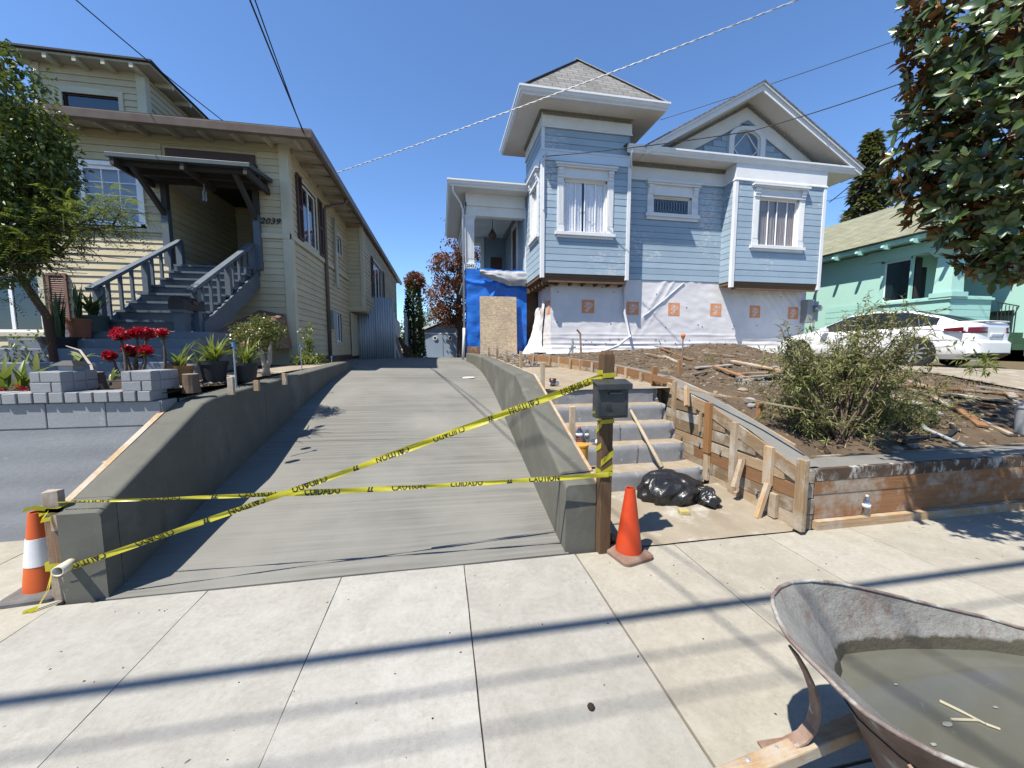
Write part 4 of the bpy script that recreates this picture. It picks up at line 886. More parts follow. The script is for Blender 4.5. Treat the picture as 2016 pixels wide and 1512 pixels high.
# concrete steps and landing before the stairs
cs_ = tag(part('entry_steps', None), 'wide grey painted concrete steps leading to the wooden stairs', 'steps')
for (yf, z, xl) in ((6.55, 1.80, -5.35), (6.22, 1.68, -5.62), (5.9, 1.55, -6.2), (5.58, 1.38, -6.8)):
    m = MB(); m.box(xl, -3.42, yf, 7.2 if z == 1.80 else yf + .36, 1.1, z); m.build('step', M['greypaint'], cs_, bevel=.012)
# hinged wooden cellar hatch beside the stairs
m = MB(); m.hexa([(-3.68, 6.95, 1.55), (-3.10, 6.95, 1.55), (-3.10, 8.9, 1.55), (-3.68, 8.9, 1.55), (-3.68, 6.95, 1.75), (-3.40, 6.95, 1.62), (-3.20, 8.9, 2.25), (-3.68, 8.9, 2.35)])
tag(m.build('cellar_hatch', M['shutter']), 'sloping brown wooden hatch beside the grey stairs', 'hatch')
# letterbox on the stair newel
lb = thing('stair_letterbox', 'black rounded letterbox on a grey post by the stairs', 'letterbox')
m = MB(); pr = [(-.10, 0), (.10, 0), (.10, .11)] + [(.10 * math.cos(a), .11 + .09 * math.sin(a)) for a in [i * math.pi / 8 for i in range(1, 8)]] + [(-.10, .11)]
m.prism([(-3.83 + a, 6.55, 2.13 + b) for a, b in pr], (.06, .42, 0)); m.build('body', M['black'], lb, fix=True)
m = MB(); m.box(-3.70, -3.69, 6.72, 6.84, 2.22, 2.27); m.build('flag', M['brown'], lb)
m = MB(); m.box(-3.90, -3.76, 6.60, 6.74, 1.8, 2.13); m.box(-3.92, -3.74, 6.56, 6.8, 2.08, 2.13); m.build('post', M['railblue'], lb)
# ------------------------------------------------------------------ mint house on the right
MH = thing('mint_house', 'mint green house with tan shingle roof and front porch column', 'house')
MS = FXm(17.0); MF = FY(10.35)
mop = (11.55, 12.40, 3.35, 4.83)
m = MB(); wall_panel(m, MS, 10.9, 26, .9, 5.3, [mop, (10.9, 11.5, 3.25, 4.9)], -.15); m.build('wall', M['mint'], MH)
m = MB(); m.box(17.15, 24, 12.2, 12.4, 1, 5.3); m.box(19.6, 30, 10.3, 10.5, 1, 5.2) if False else None; m.build('porch_back_wall', M['mint'], MH)
w = part('window', MH); m = MB(); MS.box(m, 12.40, 12.5, 3.3, 4.9, 0, .03); MS.box(m, 11.5, 12.5, 4.83, 4.92, 0, .03); MS.box(m, 11.5, 11.55, 3.3, 4.9, 0, .03); m.build('casing', M['mintlight'], w)
sashes(w, MS, 11.55, 12.40, 3.35, 4.83, 'vinyl', (), (), .03, -.04, 'glassdark'); pane_box(w, MS, 11.55, 12.4, 3.35, 4.83)
m = MB(); m.box(17.9, 18.7, 12.16, 12.2, 2.3, 4.7); m.build('porch_door', M['black'], MH)
m = MB(); m.box(16.97, 18.8, 10.32, 10.5, 1.0, 3.22); m.box(16.97, 17.15, 10.32, 12.5, 1.0, 3.22); m.build('porch_parapet', M['mintlight'], MH)
for k in range(9): z = 1.2 + k * .24; m = MB(); m.box(16.955, 16.97, 10.32, 14.6, z, z + .225); m.build('siding_board', M['mintlight'], MH)
for k in range(9): z = 1.2 + k * .24; m = MB(); m.box(16.97, 18.8, 10.305, 10.32, z, z + .225); m.build('siding_board', M['mintlight'], MH)
m = MB(); m.box(16.9, 18.85, 10.25, 10.58, 3.22, 3.30); m.box(16.9, 17.2, 10.58, 12.5, 3.22, 3.30); m.build('parapet_cap', M['mint'], MH)
c = part('porch_column', MH); m = MB(); m.hexa([(16.95, 10.3, 3.44), (17.5, 10.3, 3.44), (17.5, 10.8, 3.44), (16.95, 10.8, 3.44), (17.0, 10.33, 4.7), (17.47, 10.33, 4.7), (17.47, 10.77, 4.7), (17.0, 10.77, 4.7)]); m.build('shaft', M['mint'], c)
m = MB(); m.box(16.88, 17.58, 10.22, 10.86, 3.30, 3.46); m.build('plinth', M['mintlight'], c)
m = MB(); m.hexa([(16.95, 10.28, 4.7), (17.52, 10.28, 4.7), (17.52, 10.82, 4.7), (16.95, 10.82, 4.7), (16.82, 10.15, 4.92), (17.66, 10.15, 4.92), (17.66, 10.95, 4.92), (16.82, 10.95, 4.92)]); m.build('capital', M['mint'], c)
m = MB(); m.box(16.95, 22, 10.28, 10.8, 4.92, 5.32); m.box(16.95, 17.4, 10.8, 13, 4.92, 5.32); m.build('porch_beam', M['mint'], MH)
m = MB(); m.box(16.55, 24, 9.9, 26, 5.38, 5.42); m.build('soffit', M['mint'], MH)
m = MB(); m.box(16.48, 16.56, 9.85, 26, 5.36, 5.52); m.build('fascia', M['mint'], MH)
for k in range(14): y = 10.15 + k * .92; m = MB(); m.prism([(16.62, y, 5.38), (16.30, y, 5.38), (16.26, y, 5.30), (16.34, y, 5.24), (16.62, y, 5.24)], (0, .09, 0)); m.build('rafter_tail', M['mintlight'], MH, fix=True)
uvroof([([V((16.40, 9.8, 5.53)), V((16.40, 26, 5.53)), V((21.5, 26, 8.3)), V((21.5, 9.8, 8.3))], (0, 1, 0), (1, 0, .54)), ([V((21.5, 9.8, 8.3)), V((21.5, 26, 8.3)), V((26.5, 26, 5.53)), V((26.5, 9.8, 5.53))], (0, 1, 0), (-1, 0, .54))], 'roof', 'roofmint', MH, .05)
m = MB(); m.prism([(16.6, 10.0, 5.42), (26.4, 10.0, 5.42), (21.5, 10.0, 8.15)], (0, .1, 0)); m.build('gable', M['mint'], MH, fix=True)
m = MB(); m.box(19.9, 24, 9.0, 10.3, 1.0, 2.9); m.box(19.9, 24, 9.0, 12, 2.9, 5.2); m.build('bay_wall', M['mint'], MH)
rl = thing('porch_railing', 'thin black iron railing by the mint porch steps', 'railing')
for k in range(8): m = MB(); m.tube([(18.95 + k * .17, 10.2, 1.9), (18.95 + k * .17, 10.2, 3.1 - k * .02)], .012, 5); m.build('baluster', M['black'], rl)
m = MB(); m.tube([(18.85, 10.2, 3.14), (20.3, 10.2, 2.98)], .02, 6); m.tube([(18.85, 10.2, 1.95), (20.3, 10.2, 1.9)], .02, 6); m.build('rail', M['black'], rl)
ps_ = tag(part('porch_steps', None), 'dark green painted steps beside the mint porch', 'steps')
M['darkgreen'] = mk('darkgreen', (.035, .075, .04), .6, sc=3)
for k in range(5): m = MB(); m.box(18.9, 21, 8.9 + k * .28, 10.3, 1.0, 1.3 + k * .2); m.build('step', M['darkgreen'], ps_)
# ------------------------------------------------------------------ garage, gate, fence panels at the end of the driveway
GA = thing('garage', 'grey blue gabled garage with two portholed doors at the driveway end', 'garage')
gy = 30.0; a = onY(826, 640, gy); xg0 = a.x; xg1 = xg0 + 5.2; zt = 2.75; zg = .78
PG = FY(gy)
m = MB(); m.box(xg0 + .1, xg1 - .1, gy + .05, gy + 7, zg, zt); m.build('wall', M['garageblue'], GA)
m = MB(); m.prism([(xg0 + .1, gy + .04, zt), (xg1 - .1, gy + .04, zt), ((xg0 + xg1) / 2, gy + .04, zt + 1.05)], (0, 6.9, 0)); m.build('gable', M['garageblue'], GA, fix=True)
dx = [xg0 + .35, onY(872, 650, gy).x, onY(906, 650, gy).x + .4]
for a, b in zip(dx, dx[1:]):
    m = MB(); PG.box(m, a + .02, b - .02, zg, 2.62, 0, .05); d = m.build('garage_door', M['garageblue'], GA)
for px in (856.5, 886):
    q = onY(px, 665.5, gy); m = MB(); m.tube([PG(q.x, q.z, .05), PG(q.x, q.z, .12)], .17, 16); m.build('porthole_ring', M['white'], GA)
    m = MB(); m.tube([PG(q.x, q.z, .12), PG(q.x, q.z, .125)], .10, 14); m.build('porthole_glass', M['interior'], GA)
for sgn in (-1, 1):
    cx2 = (xg0 + xg1) / 2; ex_ = cx2 + sgn * 2.9; m = MB(); m.prism([(cx2, gy - .25, zt + 1.18), (ex_, gy - .25, zt - .05), (ex_, gy - .25, zt + .12), (cx2, gy - .25, zt + 1.36)], (0, 7.4, 0)); m.build('roof', M['whitesoft'], GA, fix=True)
m = MB(); m.box(xg0 + .3, dx[2], gy - .06, gy, 2.64, 2.74); m.build('lintel', M['white'], GA)
gt = thing('corrugated_gate', 'corrugated grey metal gate beside the cream house', 'gate')
def corr(p0, p1, z0, z1, mat, n=34, name='sheet', amp=.025):
    m = MB(); p0 = V(p0); p1 = V(p1); d = (p1 - p0); nn = V((-d.y, d.x, 0)).normalized()
    m.grid(lambda u, v: p0 + d * u + nn * amp * math.sin(u * n * 6.28) + V((0, 0, lerp(z0, z1, v))), n * 8, 1)
    o = m.build(name, M[mat], gt, smooth=True); s = o.modifiers.new('t', 'SOLIDIFY'); s.thickness = .004
a = onX(701, 700, -3.0); a = V((-3.0, 14.9, 0)); b = onY(740, 700, 15.0)
corr((-2.95, 14.95, 0), (-2.38, 15.0, 0), 1.1, 2.98, 'galv', 7); corr((-2.40, 15.05, 0), (-1.72, 15.1, 0), 1.1, 3.42, 'galv', 8)
m = MB(); m.box(-2.0, -1.68, 15.2, 15.24, 1.1, 2.9); m.build('flat_panel', M['galv'], gt)
m = MB(); a = onY(763, 700, 16); b = onY(789, 700, 20.5); m.hexa([(a.x - .05, 16, 1.0), (a.x, 16, 1.0), (b.x, 20.5, 1.0), (b.x - .05, 20.5, 1.0), (a.x - .05, 16, 3.2), (a.x, 16, 3.2), (b.x, 20.5, 2.85), (b.x - .05, 20.5, 2.85)]); tag(m.build('white_fence', M['whiteboard']), 'white board fence panel behind the corrugated gate', 'fence')
m = MB(); a = onY(799, 700, 22); b = onY(816, 700, 27); m.hexa([(a.x - .05, 22, .8), (a.x, 22, .8), (b.x, 27, .8), (b.x - .05, 27, .8), (a.x - .05, 22, 3.6), (a.x, 22, 3.6), (b.x, 27, 2.5), (b.x - .05, 27, 2.5)]); tag(m.build('white_fence', M['galv']), 'pale metal fence sheet nearer the garage', 'fence')
for k, (px0, py0, px1, py1, y, w_) in enumerate(((792, 700, 778, 662, 17.0, .12), (803, 702, 786, 664, 17.3, .16), (783, 700, 779, 690, 16.6, .1), (815, 702, 797, 680, 17.6, .14), (792, 700, 776, 650, 17.9, .05))):
    p = onY(px0, py0, y); q = onY(px1, py1, y + .3); p.z = drive_z(p.x, p.y); m = MB(); m.beam(p, q, w_, .04, (0, 1, 0)); tag(m.build('scrap_plank', M['wood_dark' if k % 2 else 'wood_z']), ['broad dark plank leaning on the white fence', 'grey weathered plank leaning beside the garage weeds', 'short dark offcut leaning by the white fence', 'wide grey board resting low beside garage weeds', 'thin pole leaning highest on the white fence'][k], 'plank', 'scrap leaning on the fence')
# cleanout cover in the driveway
q = onZ(923, 734, .985); q.z = drive_z(q.x, q.y) + .008
for _ in range(3): q = onZ(923, 734, q.z); q.z = drive_z(q.x, q.y) + .008
m = MB(); m.lathe([(.13, -.01), (.13, .004), (.12, .006)], 24, q); tag(m.build('drain_cover', M['whitesoft']), 'round pale drain cover set in the driveway', 'drain cover')
# ------------------------------------------------------------------ retaining walls of the driveway
def ret_wall(name, label, xi, xo, prof, y0, y1, score=(), joints=(), curve=lambda y: 0.0):
    t_ = thing(name, label, 'wall'); s = 1 if xi > xo else -1       # xi inner face towards driveway
    cuts = [y0, *joints, y1]
    for a, b in zip(cuts, cuts[1:]):
        m = MB(); n = max(6, int((b - a) / .12)); ys = sorted({*[lerp(a, b, i / n) for i in range(n + 1)], *[p for p, _ in prof if a < p < b]}); k = None; r = .035
        for y in ys:
            yy = y + (.003 if y == a and a != y0 else 0) - (.003 if y == b and b != y1 else 0)
            zt = interp(prof, y); c = curve(y); zb = -.05 if y < 3 else -.02
            sec = [(xo, zb), (xo, zt)] + [(xi - s * r + s * r * math.cos(q), zt - r + r * math.sin(q)) for q in [math.pi / 2 - i * math.pi / 8 for i in range(5)]] + [(xi, zb)]
            if k is None: k = len(sec)
            m.v += [(x + c, yy, z) for x, z in sec]
        for i in range(len(ys) - 1):
            for j in range(k): j2 = (j + 1) % k; m.f.append((i * k + j, (i + 1) * k + j, (i + 1) * k + j2, i * k + j2)); m.mi.append(0)
        m.f += [tuple(range(k)), tuple((len(ys) - 1) * k + j for j in reversed(range(k)))]; m.mi += [0, 0]
        o = m.build('wall_section', M['wallconc'], t_, fix=True, auto=30)
    return t_
LWALL = [(2.68, .555), (3.80, 1.075), (3.95, 1.10), (4.2, 1.115), (9.2, 1.26), (9.9, 1.10)]
LW = ret_wall('left_retaining_wall', 'low grey concrete wall shading one edge of the driveway', -2.06, -2.285, LWALL, 2.68, 9.9, joints=(2.80, 5.0,))
LW.name = 'retaining_wall'
RWALL = [(2.68, .525), (3.46, .79), (4.68, 1.205), (4.75, 1.22), (9, 1.36), (13, 1.40)]
RW = ret_wall('retaining_wall', 'sunlit grey concrete wall between the driveway and the old steps', .905, 1.145, RWALL, 2.68, 12.6, joints=(2.84,), curve=lambda y: interp([(2.6, 0), (8.5, .03), (10.5, .0), (12.6, -.10)], y))
# form boards left on the outer faces
fb = thing('form_board', 'splashed form board along the outer face of the shaded driveway wall', 'board')
m = MB(); m.hexa([(-2.335, 2.70, .45), (-2.29, 2.70, .45), (-2.29, 3.80, .97), (-2.335, 3.80, .97), (-2.335, 2.70, .56), (-2.29, 2.70, .56), (-2.29, 3.80, 1.085), (-2.335, 3.80, 1.085)]); m.build('plank', M['wood_y'], fb)
m = MB(); m.box(-2.328, -2.29, 2.77, 2.83, 0, .50); m.build('upright', M['wood_z'], fb)
m = MB(); m.hexa([(-2.315, 3.9, .98), (-2.292, 3.9, .98), (-2.292, 9.4, 1.15), (-2.315, 9.4, 1.15), (-2.315, 3.9, 1.105), (-2.292, 3.9, 1.105), (-2.292, 9.4, 1.265), (-2.315, 9.4, 1.265)]); m.build('plank', M['wood_y'], fb)
fb = thing('form_board', 'pale form board along the outer face of the sunlit driveway wall', 'board')
m = MB()
for (a, b) in zip(RWALL[:-2], RWALL[1:-1]): m.hexa([(1.15, a[0], a[1] - .25), (1.178, a[0], a[1] - .25), (1.178, b[0], b[1] - .25), (1.15, b[0], b[1] - .25), (1.15, a[0], a[1] + .004), (1.178, a[0], a[1] + .004), (1.178, b[0], b[1] + .004), (1.15, b[0], b[1] + .004)])
m.build('plank', M['wood_y'], fb)
M['postbrown'] = wood('postbrown', (.24, .155, .10), (.12, .075, .05), (9, 9, .6), .2, (.30, .27, .23))
def stake(x, y, z0, z1, label, w_=.05, d=.05, mat='wood_z', tilt=(0, 0), group=None, name='stake'):
    m = MB(); m.hexa([(x - w_ / 2, y - d / 2, z0), (x + w_ / 2, y - d / 2, z0), (x + w_ / 2, y + d / 2, z0), (x - w_ / 2, y + d / 2, z0)] + [(x + a * w_ / 2 + tilt[0], y + b * d / 2 + tilt[1], z1 + R.uniform(-.006, .006)) for a, b in ((-1, -1), (1, -1), (1, 1), (-1, 1))])
    return tag(m.build(name, M[mat], bevel=.003), label, 'stake', group)
stake(-2.335, 2.735, -.02, .69, 'weathered wooden stake with yellow tape tied round its top', .085, .045, 'postbrown')
stake(-2.37, 3.72, .80, 1.03, 'pale wooden block standing against grey block wall', .06, .13)
stake(-2.345, 3.15, .55, .75, 'short wooden stake halfway up the shaded driveway wall', .05, .04)
RS = [((1127, 800), (1127, 862), 3.62), ((1068, 713), (1068, 768), 4.55), ((1025.5, 692), (1025.5, 722), 5.9), ((997, 688), (997, 712), 6.9), ((979, 679), (979, 704), 8.0), ((962.5, 684), (962.5, 702), 9.2)]
RL = ['stout stake by the drink bottles on the steps', 'stake on the path edge nearest the brown cup', 'third stake back along the sunlit wall', 'fourth stake back along the sunlit wall', 'tall stake before the flake board sheet', 'farthest short stake before the flake board sheet']
for k, ((px, pt), (_, pb), y) in enumerate(RS):
    a = onY(px, pt, y); b = onY(px, pb, y); stake(a.x, y, b.z - .06, a.z, RL[k], .055 if k < 2 else .045, .04, group='stakes along the sunlit wall')
# ------------------------------------------------------------------ grey block wall with brick caps and piers
BW = thing('block_wall', 'grey painted block wall with brick caps holding the flower planter', 'wall')
m = MB(); m.grid(lambda u, v: (lerp(-8, -2.295, u), 3.655 + .003 * nz(u * 20, v * 6) + .0012 * math.sin(v * 4.5 * 6.28), lerp(-.02, .905, v)), 60, 40); m.box(-8, -2.30, 3.66, 3.85, -.02, .905); m.build('render_coat', M['block'], BW, smooth=False)
m = MB(); m.box(-8, -2.30, 3.662, 3.85, .905, 1.115); m.build('mortar_core', M['block'], BW)
bx = [-7.96 + .405 * k for k in range(14)]
for x in bx:
    x1 = min(x + .399, -2.31)
    m = MB(); m.box(x, x1, 3.651 + R.uniform(-.002, .002), 3.80, .912, 1.113); m.build('block', M['block'], BW, bevel=.006)
x = -7.9
while x < -2.42:
    m = MB(); zz = 1.118 + R.uniform(-.002, .002); m.box(x, x + .088 + R.uniform(-.004, .004), 3.625 + R.uniform(-.005, .005), 3.83, zz, zz + .082); m.build('cap_brick', M['block'], BW, bevel=.005); x += .101
for (xa, xb, n_) in ((-3.175, -2.965, 3), (-2.56, -2.345, 3)):
    pr_ = thing('brick_pier', 'grey painted brick pier carrying the square garden light' if xa < -3 else 'grey painted brick pier by the shaded driveway wall', 'pier')
    m = MB(); m.box(xa + .006, xb - .006, 3.65, 3.96, 1.20, 1.365); m.build('mortar_core', M['block'], pr_)
    for c in range(2 if True else 3):
        z = 1.203 + c * .082; off = .0 if c % 2 else -.09
        cuts = [xa, xa + (.07 if c % 2 else .14), xb]
        for p, q in zip(cuts, cuts[1:]):
            if q - p < .03: continue
            m = MB(); m.box(p + .003, q - .003, 3.635 + R.uniform(-.003, .003), 3.74, z, z + .077); m.build('brick', M['block'], pr_, bevel=.004)
        for (p, q) in ((3.745, 3.85), (3.855, 3.965)):
            m = MB(); m.box(xb - .09, xb + .003, p, q, z, z + .077); m.build('brick', M['block'], pr_, bevel=.004)
# ------------------------------------------------------------------ old steps
ST = tag(part('old_steps', None), 'cracked grey concrete steps with worn tan treads', 'steps')
risers = [(3.60, .06, .27), (3.88, .25, .475), (4.11, .455, .665), (4.34, .645, .855), (4.57, .835, 1.045)]
for k, (yf, z0, z1) in enumerate(risers):
    y1 = risers[k + 1][0] + .08 if k < 4 else 4.95; xr = [2.78, 2.74, 2.76, 2.78, 2.80][k]; m = MB(); nx, ny, nzq = 44, 5, 8; rg = k * 3.1
    def edge(u, z): return (.005 * nz(u * 9, z * 5, rg) + .0025 * nz(u * 50, z * 30, rg) + (.05 if u > .965 else 0) * (.5 + nz(u * 50, z * 12, rg)))
    m.grid(lambda u, v: (lerp(1.178, xr - .03 * abs(nz(v * 6, rg)), u), yf + edge(u, lerp(z0, z1, v)) + .02 * max(0, v - .85) / .15, lerp(z0, z1, v) - (.012 * max(0, nz(u * 30, rg)) if v == 1 else 0)), nx, nzq, 0)
    m.grid(lambda u, v: (lerp(1.178, xr - .03 * abs(nz(6, rg)), u), lerp(yf + edge(u, z1) + .02, y1, v), z1 + .006 * nz(u * 20, v * 5, rg) * (v > 0) - (.012 * max(0, nz(u * 30, rg)) if v == 0 else 0)), nx, ny, 1)
    m.box(1.2, xr - .06, yf + .05, y1, z0, z1 - .02); m.grid(lambda u, v: (xr - .03, lerp(yf + .05, y1, u), lerp(z0, z1, v)), 3, 3, 0)
    m.build('step', [M['stepgrey'], M['tread']], ST, auto=40)
# fine cracks through the risers
for k, x in ((3, 2.02), (2, 2.03), (1, 2.13), (0, 2.2)):
    pts = []; yf, z0, z1 = risers[k]
    for i in range(7): z = lerp(z0, z1, i / 6); pts.append((x + .02 * nz(i * 1.7, k), yf - .010, z))
    m = MB(); m.tube(pts, .003, 4); m.build('crack', M['joint'], ST)
# ------------------------------------------------------------------ timber formwork of the new right-hand walls
FW = thing('side_formwork', 'rough timber formwork holding fresh concrete beside the old steps', 'formwork')
top = lambda y: interp(SIDEF, y)
XF = 2.955
k = 0; z = .015
while z < 1.1:
    h_ = .128; yl = 2.70
    for i in range(200):
        if top(2.64 + i * .012) - .13 > z + h_ * .5: yl = 2.64 + i * .012; break
    ye = 4.86
    cuts = [yl, ye] if ye - yl < 1.4 or k % 3 == 0 else [yl, lerp(yl, ye, R.uniform(.35, .65)), ye]
    for a, b in zip(cuts, cuts[1:]):
        m = MB(); j = R.uniform(-.004, .004)
        za = min(z + h_ - .006, top(a) - .10); zb2 = min(z + h_ - .006, top(b) - .08)
        m.hexa([(XF + j, a + .003, z), (XF + .022 + j, a + .003, z), (XF + .022 + j, b - .003, z), (XF + j, b - .003, z), (XF + j, a + .003, max(z + .01, za)), (XF + .022 + j, a + .003, max(z + .01, za)), (XF + .022 + j, b - .003, max(z + .02, zb2)), (XF + j, b - .003, max(z + .02, zb2))]); m.build('plank', M['wood_y' if R.random() > .3 else 'wood_orgy'], FW)
    z += h_; k += 1
m = MB(); m.prism([(XF + .024, 2.70, .01), (XF + .024, 2.70, top(2.70) - .05), (XF + .024, 3.23, top(3.23) - .05), (XF + .024, 3.97, top(3.97) - .05), (XF + .024, 4.85, top(4.85) - .05), (XF + .024, 4.85, .01)], (.012, 0, 0)); m.build('form_sheet', M['wood_y'], FW, fix=True)
for a, b in ((2.66, 3.75), (3.75, 4.88)):
    m = MB(); m.hexa([(XF - .006, a, top(a) - .125), (XF + .018, a, top(a) - .125), (XF + .018, b, top(b) - .125), (XF - .006, b, top(b) - .125), (XF - .006, a, top(a) + .006), (XF + .018, a, top(a) + .006), (XF + .018, b, top(b) + .006), (XF - .006, b, top(b) + .006)]); m.build('plank', M['wood_y'], FW)
    m = MB(); m.hexa([(3.20, a + .3, top(a + .3) - .1), (3.222, a + .3, top(a + .3) - .1), (3.222, b + .1, top(b) - .1), (3.20, b + .1, top(b) - .1), (3.20, a + .3, top(a + .3) + .01), (3.222, a + .3, top(a + .3) + .01), (3.222, b + .1, top(b) + .01), (3.20, b + .1, top(b) + .01)]); m.build('plank', M['wood_y'], FW)
m = MB(); ys = [2.70 + i * .1 for i in range(23)]
m.grid(lambda u, v: (lerp(XF + .019, 3.20, u), lerp(2.70, 4.92, v), top(lerp(2.70, 4.92, v)) - .012 + .003 * nz(u * 4, v * 30)), 5, 60); m.build('fresh_concrete', M['wetconc'], FW, smooth=True)
def board(a, b, w_, h_, up, mat, par, name): m = MB(); m.beam(a, b, w_, h_, up); return m.build(name, M[mat], par, bevel=.003)
for (px, pt, pb, mat, w_, d_) in ((1327, 750, 842, 'wood_z', .06, .035), (1394, 792, 892, 'wood_org', .085, .045), (1391, 888, 945, 'wood_z', .07, .035), (1443, 830, 988, 'wood_z', .07, .04), (1513, 878, 955, 'wood_z', .085, .04), (1577, 903, 1050, 'wood_z', .085, .045), (1522, 970, 1035, 'wood_z', .075, .04), (1450, 968, 1000, 'wood_z', .06, .04), (1379, 812, 850, 'wood_z', .025, .03)):
    a = onX(px, pt, XF - d_ / 2); b = onX(px, pb, XF - d_ / 2); y = (a.y + b.y) / 2; board((XF - d_ / 2 - .002, y, max(b.z, .03)), (XF - d_ / 2 - .002, y, a.z), d_, w_, (0, 1, 0), mat, FW, 'stake')
for (p, q) in (((1461, 905), (1445, 960)), ((1512, 952), (1490, 1020)), ((1352, 760), (1352, 800))):
    a = onX(p[0], p[1], XF - .05); b = onX(q[0], q[1], XF - .16); board(a, b, .045, .045, (0, 1, 0), 'wood_z', FW, 'brace')
for k in range(12):
    y = 2.9 + k * .17; zz = R.choice([.2, .33, .46, .59]); 
    if zz < top(y) - .15: m = MB(); m.tube([(XF - .025, y, zz), (XF + .01, y, zz)], .005, 5); m.box(XF - .03, XF - .026, y - .012, y + .012, zz - .02, zz + .02); m.build('form_tie', M['metalgrey'], FW)
# head piece with crossed boards where the stairs end
a = onY(1297, 709, 4.83); b = onY(1294, 795, 4.83)
board((2.86, 4.80, .85), (2.86, 4.80, 1.30), .07, .04, (0, 1, 0), 'wood_org', FW, 'stake'); board((2.93, 4.78, .8), (2.93, 4.78, 1.12), .06, .04, (0, 1, 0), 'wood_z', FW, 'stake')
board((2.76, 4.74, 1.17), (3.02, 4.62, 1.10), .045, .085, (0, 0, 1), 'wood_orgy', FW, 'cross_board')
FF = thing('front_formwork', 'long orange timber form along the sidewalk topped with fresh concrete', 'formwork')
m = MB(); m.box(3.13, 9.6, 2.63, 2.70, 0, .075); m.build('plank', M['wood_x'], FF)
m = MB(); m.box(3.13, 6.2, 2.68, 2.715, .08, .30); m.build('plank', M['wood_orgx'], FF); m = MB(); m.box(6.2, 9.6, 2.68, 2.715, .08, .30); m.build('plank', M['wood_orgx'], FF)
m = MB(); m.box(3.10, 9.6, 2.675, 2.715, .30, .42); m.build('plank', M['wood_orgx'], FF)
M['splash'] = mk('splash', (.10, .06, .035), .9, c2=(.05, .035, .025), sc=5, bump=.3, patch=[((.40, .39, .36), 9, .52, .62, (1, 1, .55)), ((.26, .25, .23), 3, .5, .7, (1, 1, 1))])
m = MB(); m.box(3.10, 9.6, 2.672, 2.715, .42, .522); m.build('plank', M['splash'], FF)
m = MB(); m.grid(lambda u, v: (lerp(2.975, 9.6, u), lerp(2.715, 2.975, v), .521 + .003 * nz(u * 60, v * 4)), 60, 5); m.build('fresh_concrete', M['wetconc'], FF, smooth=True)
m = MB(); m.box(3.2, 9.6, 2.976, 3.0, .40, .535); m.build('plank', M['wood_x'], FF)
m = MB(); m.box(2.955, 3.105, 2.66, 2.70, .0, .13); m.box(2.95, 3.11, 2.655, 2.70, .14, .27); m.box(2.958, 3.10, 2.66, 2.70, .28, .40); m.box(2.955, 3.105, 2.66, 2.70, .41, .515)
m.build('corner_plank', M['wood_x'], FF)
BF = thing('path_formwork', 'low timber form with stakes along the upper dirt path', 'formwork')
pth = [(3.0, 4.95), (3.02, 5.8), (2.95, 6.6), (2.82, 7.4), (2.62, 8.2), (2.35, 8.9), (2.1, 9.25)]
for (x0, y0), (x1, y1) in zip(pth, pth[1:]):
    for (lo, hi, mt) in ((-.11, .01, 'wood_orgy'), (-.24, -.115, 'wood_y')):
        z0 = interp(SIDEF, y0); z1 = interp(SIDEF, y1); m = MB(); m.hexa([(x0, y0, z0 + lo), (x0 + .03, y0, z0 + lo), (x1 + .03, y1, z1 + lo), (x1, y1, z1 + lo), (x0, y0, z0 + hi), (x0 + .03, y0, z0 + hi), (x1 + .03, y1, z1 + hi), (x1, y1, z1 + hi)]); m.build('plank', M[mt], BF)
    z0 = interp(SIDEF, y0); board((x0 - .03, y0 + .08, z0 - .3), (x0 - .03, y0 + .08, z0 + .02), .035, .05, (0, 1, 0), 'wood_z', BF, 'stake'); 
    xm, ym = (x0 + x1) / 2, (y0 + y1) / 2; zm = interp(SIDEF, ym); board((xm - .03, ym, zm - .3), (xm - .03, ym, zm + .0), .035, .05, (0, 1, 0), 'wood_z', BF, 'stake')
    m = MB(); m.hexa([(x0 + .03, y0, z0 - .2), (x0 + .20, y0, z0 - .2), (x1 + .20, y1, interp(SIDEF, y1) - .2), (x1 + .03, y1, interp(SIDEF, y1) - .2), (x0 + .03, y0, z0 - .002), (x0 + .20, y0, z0 - .002), (x1 + .20, y1, interp(SIDEF, y1) - .002), (x1 + .03, y1, interp(SIDEF, y1) - .002)]); m.build('fresh_concrete', M['wetconc'], BF)
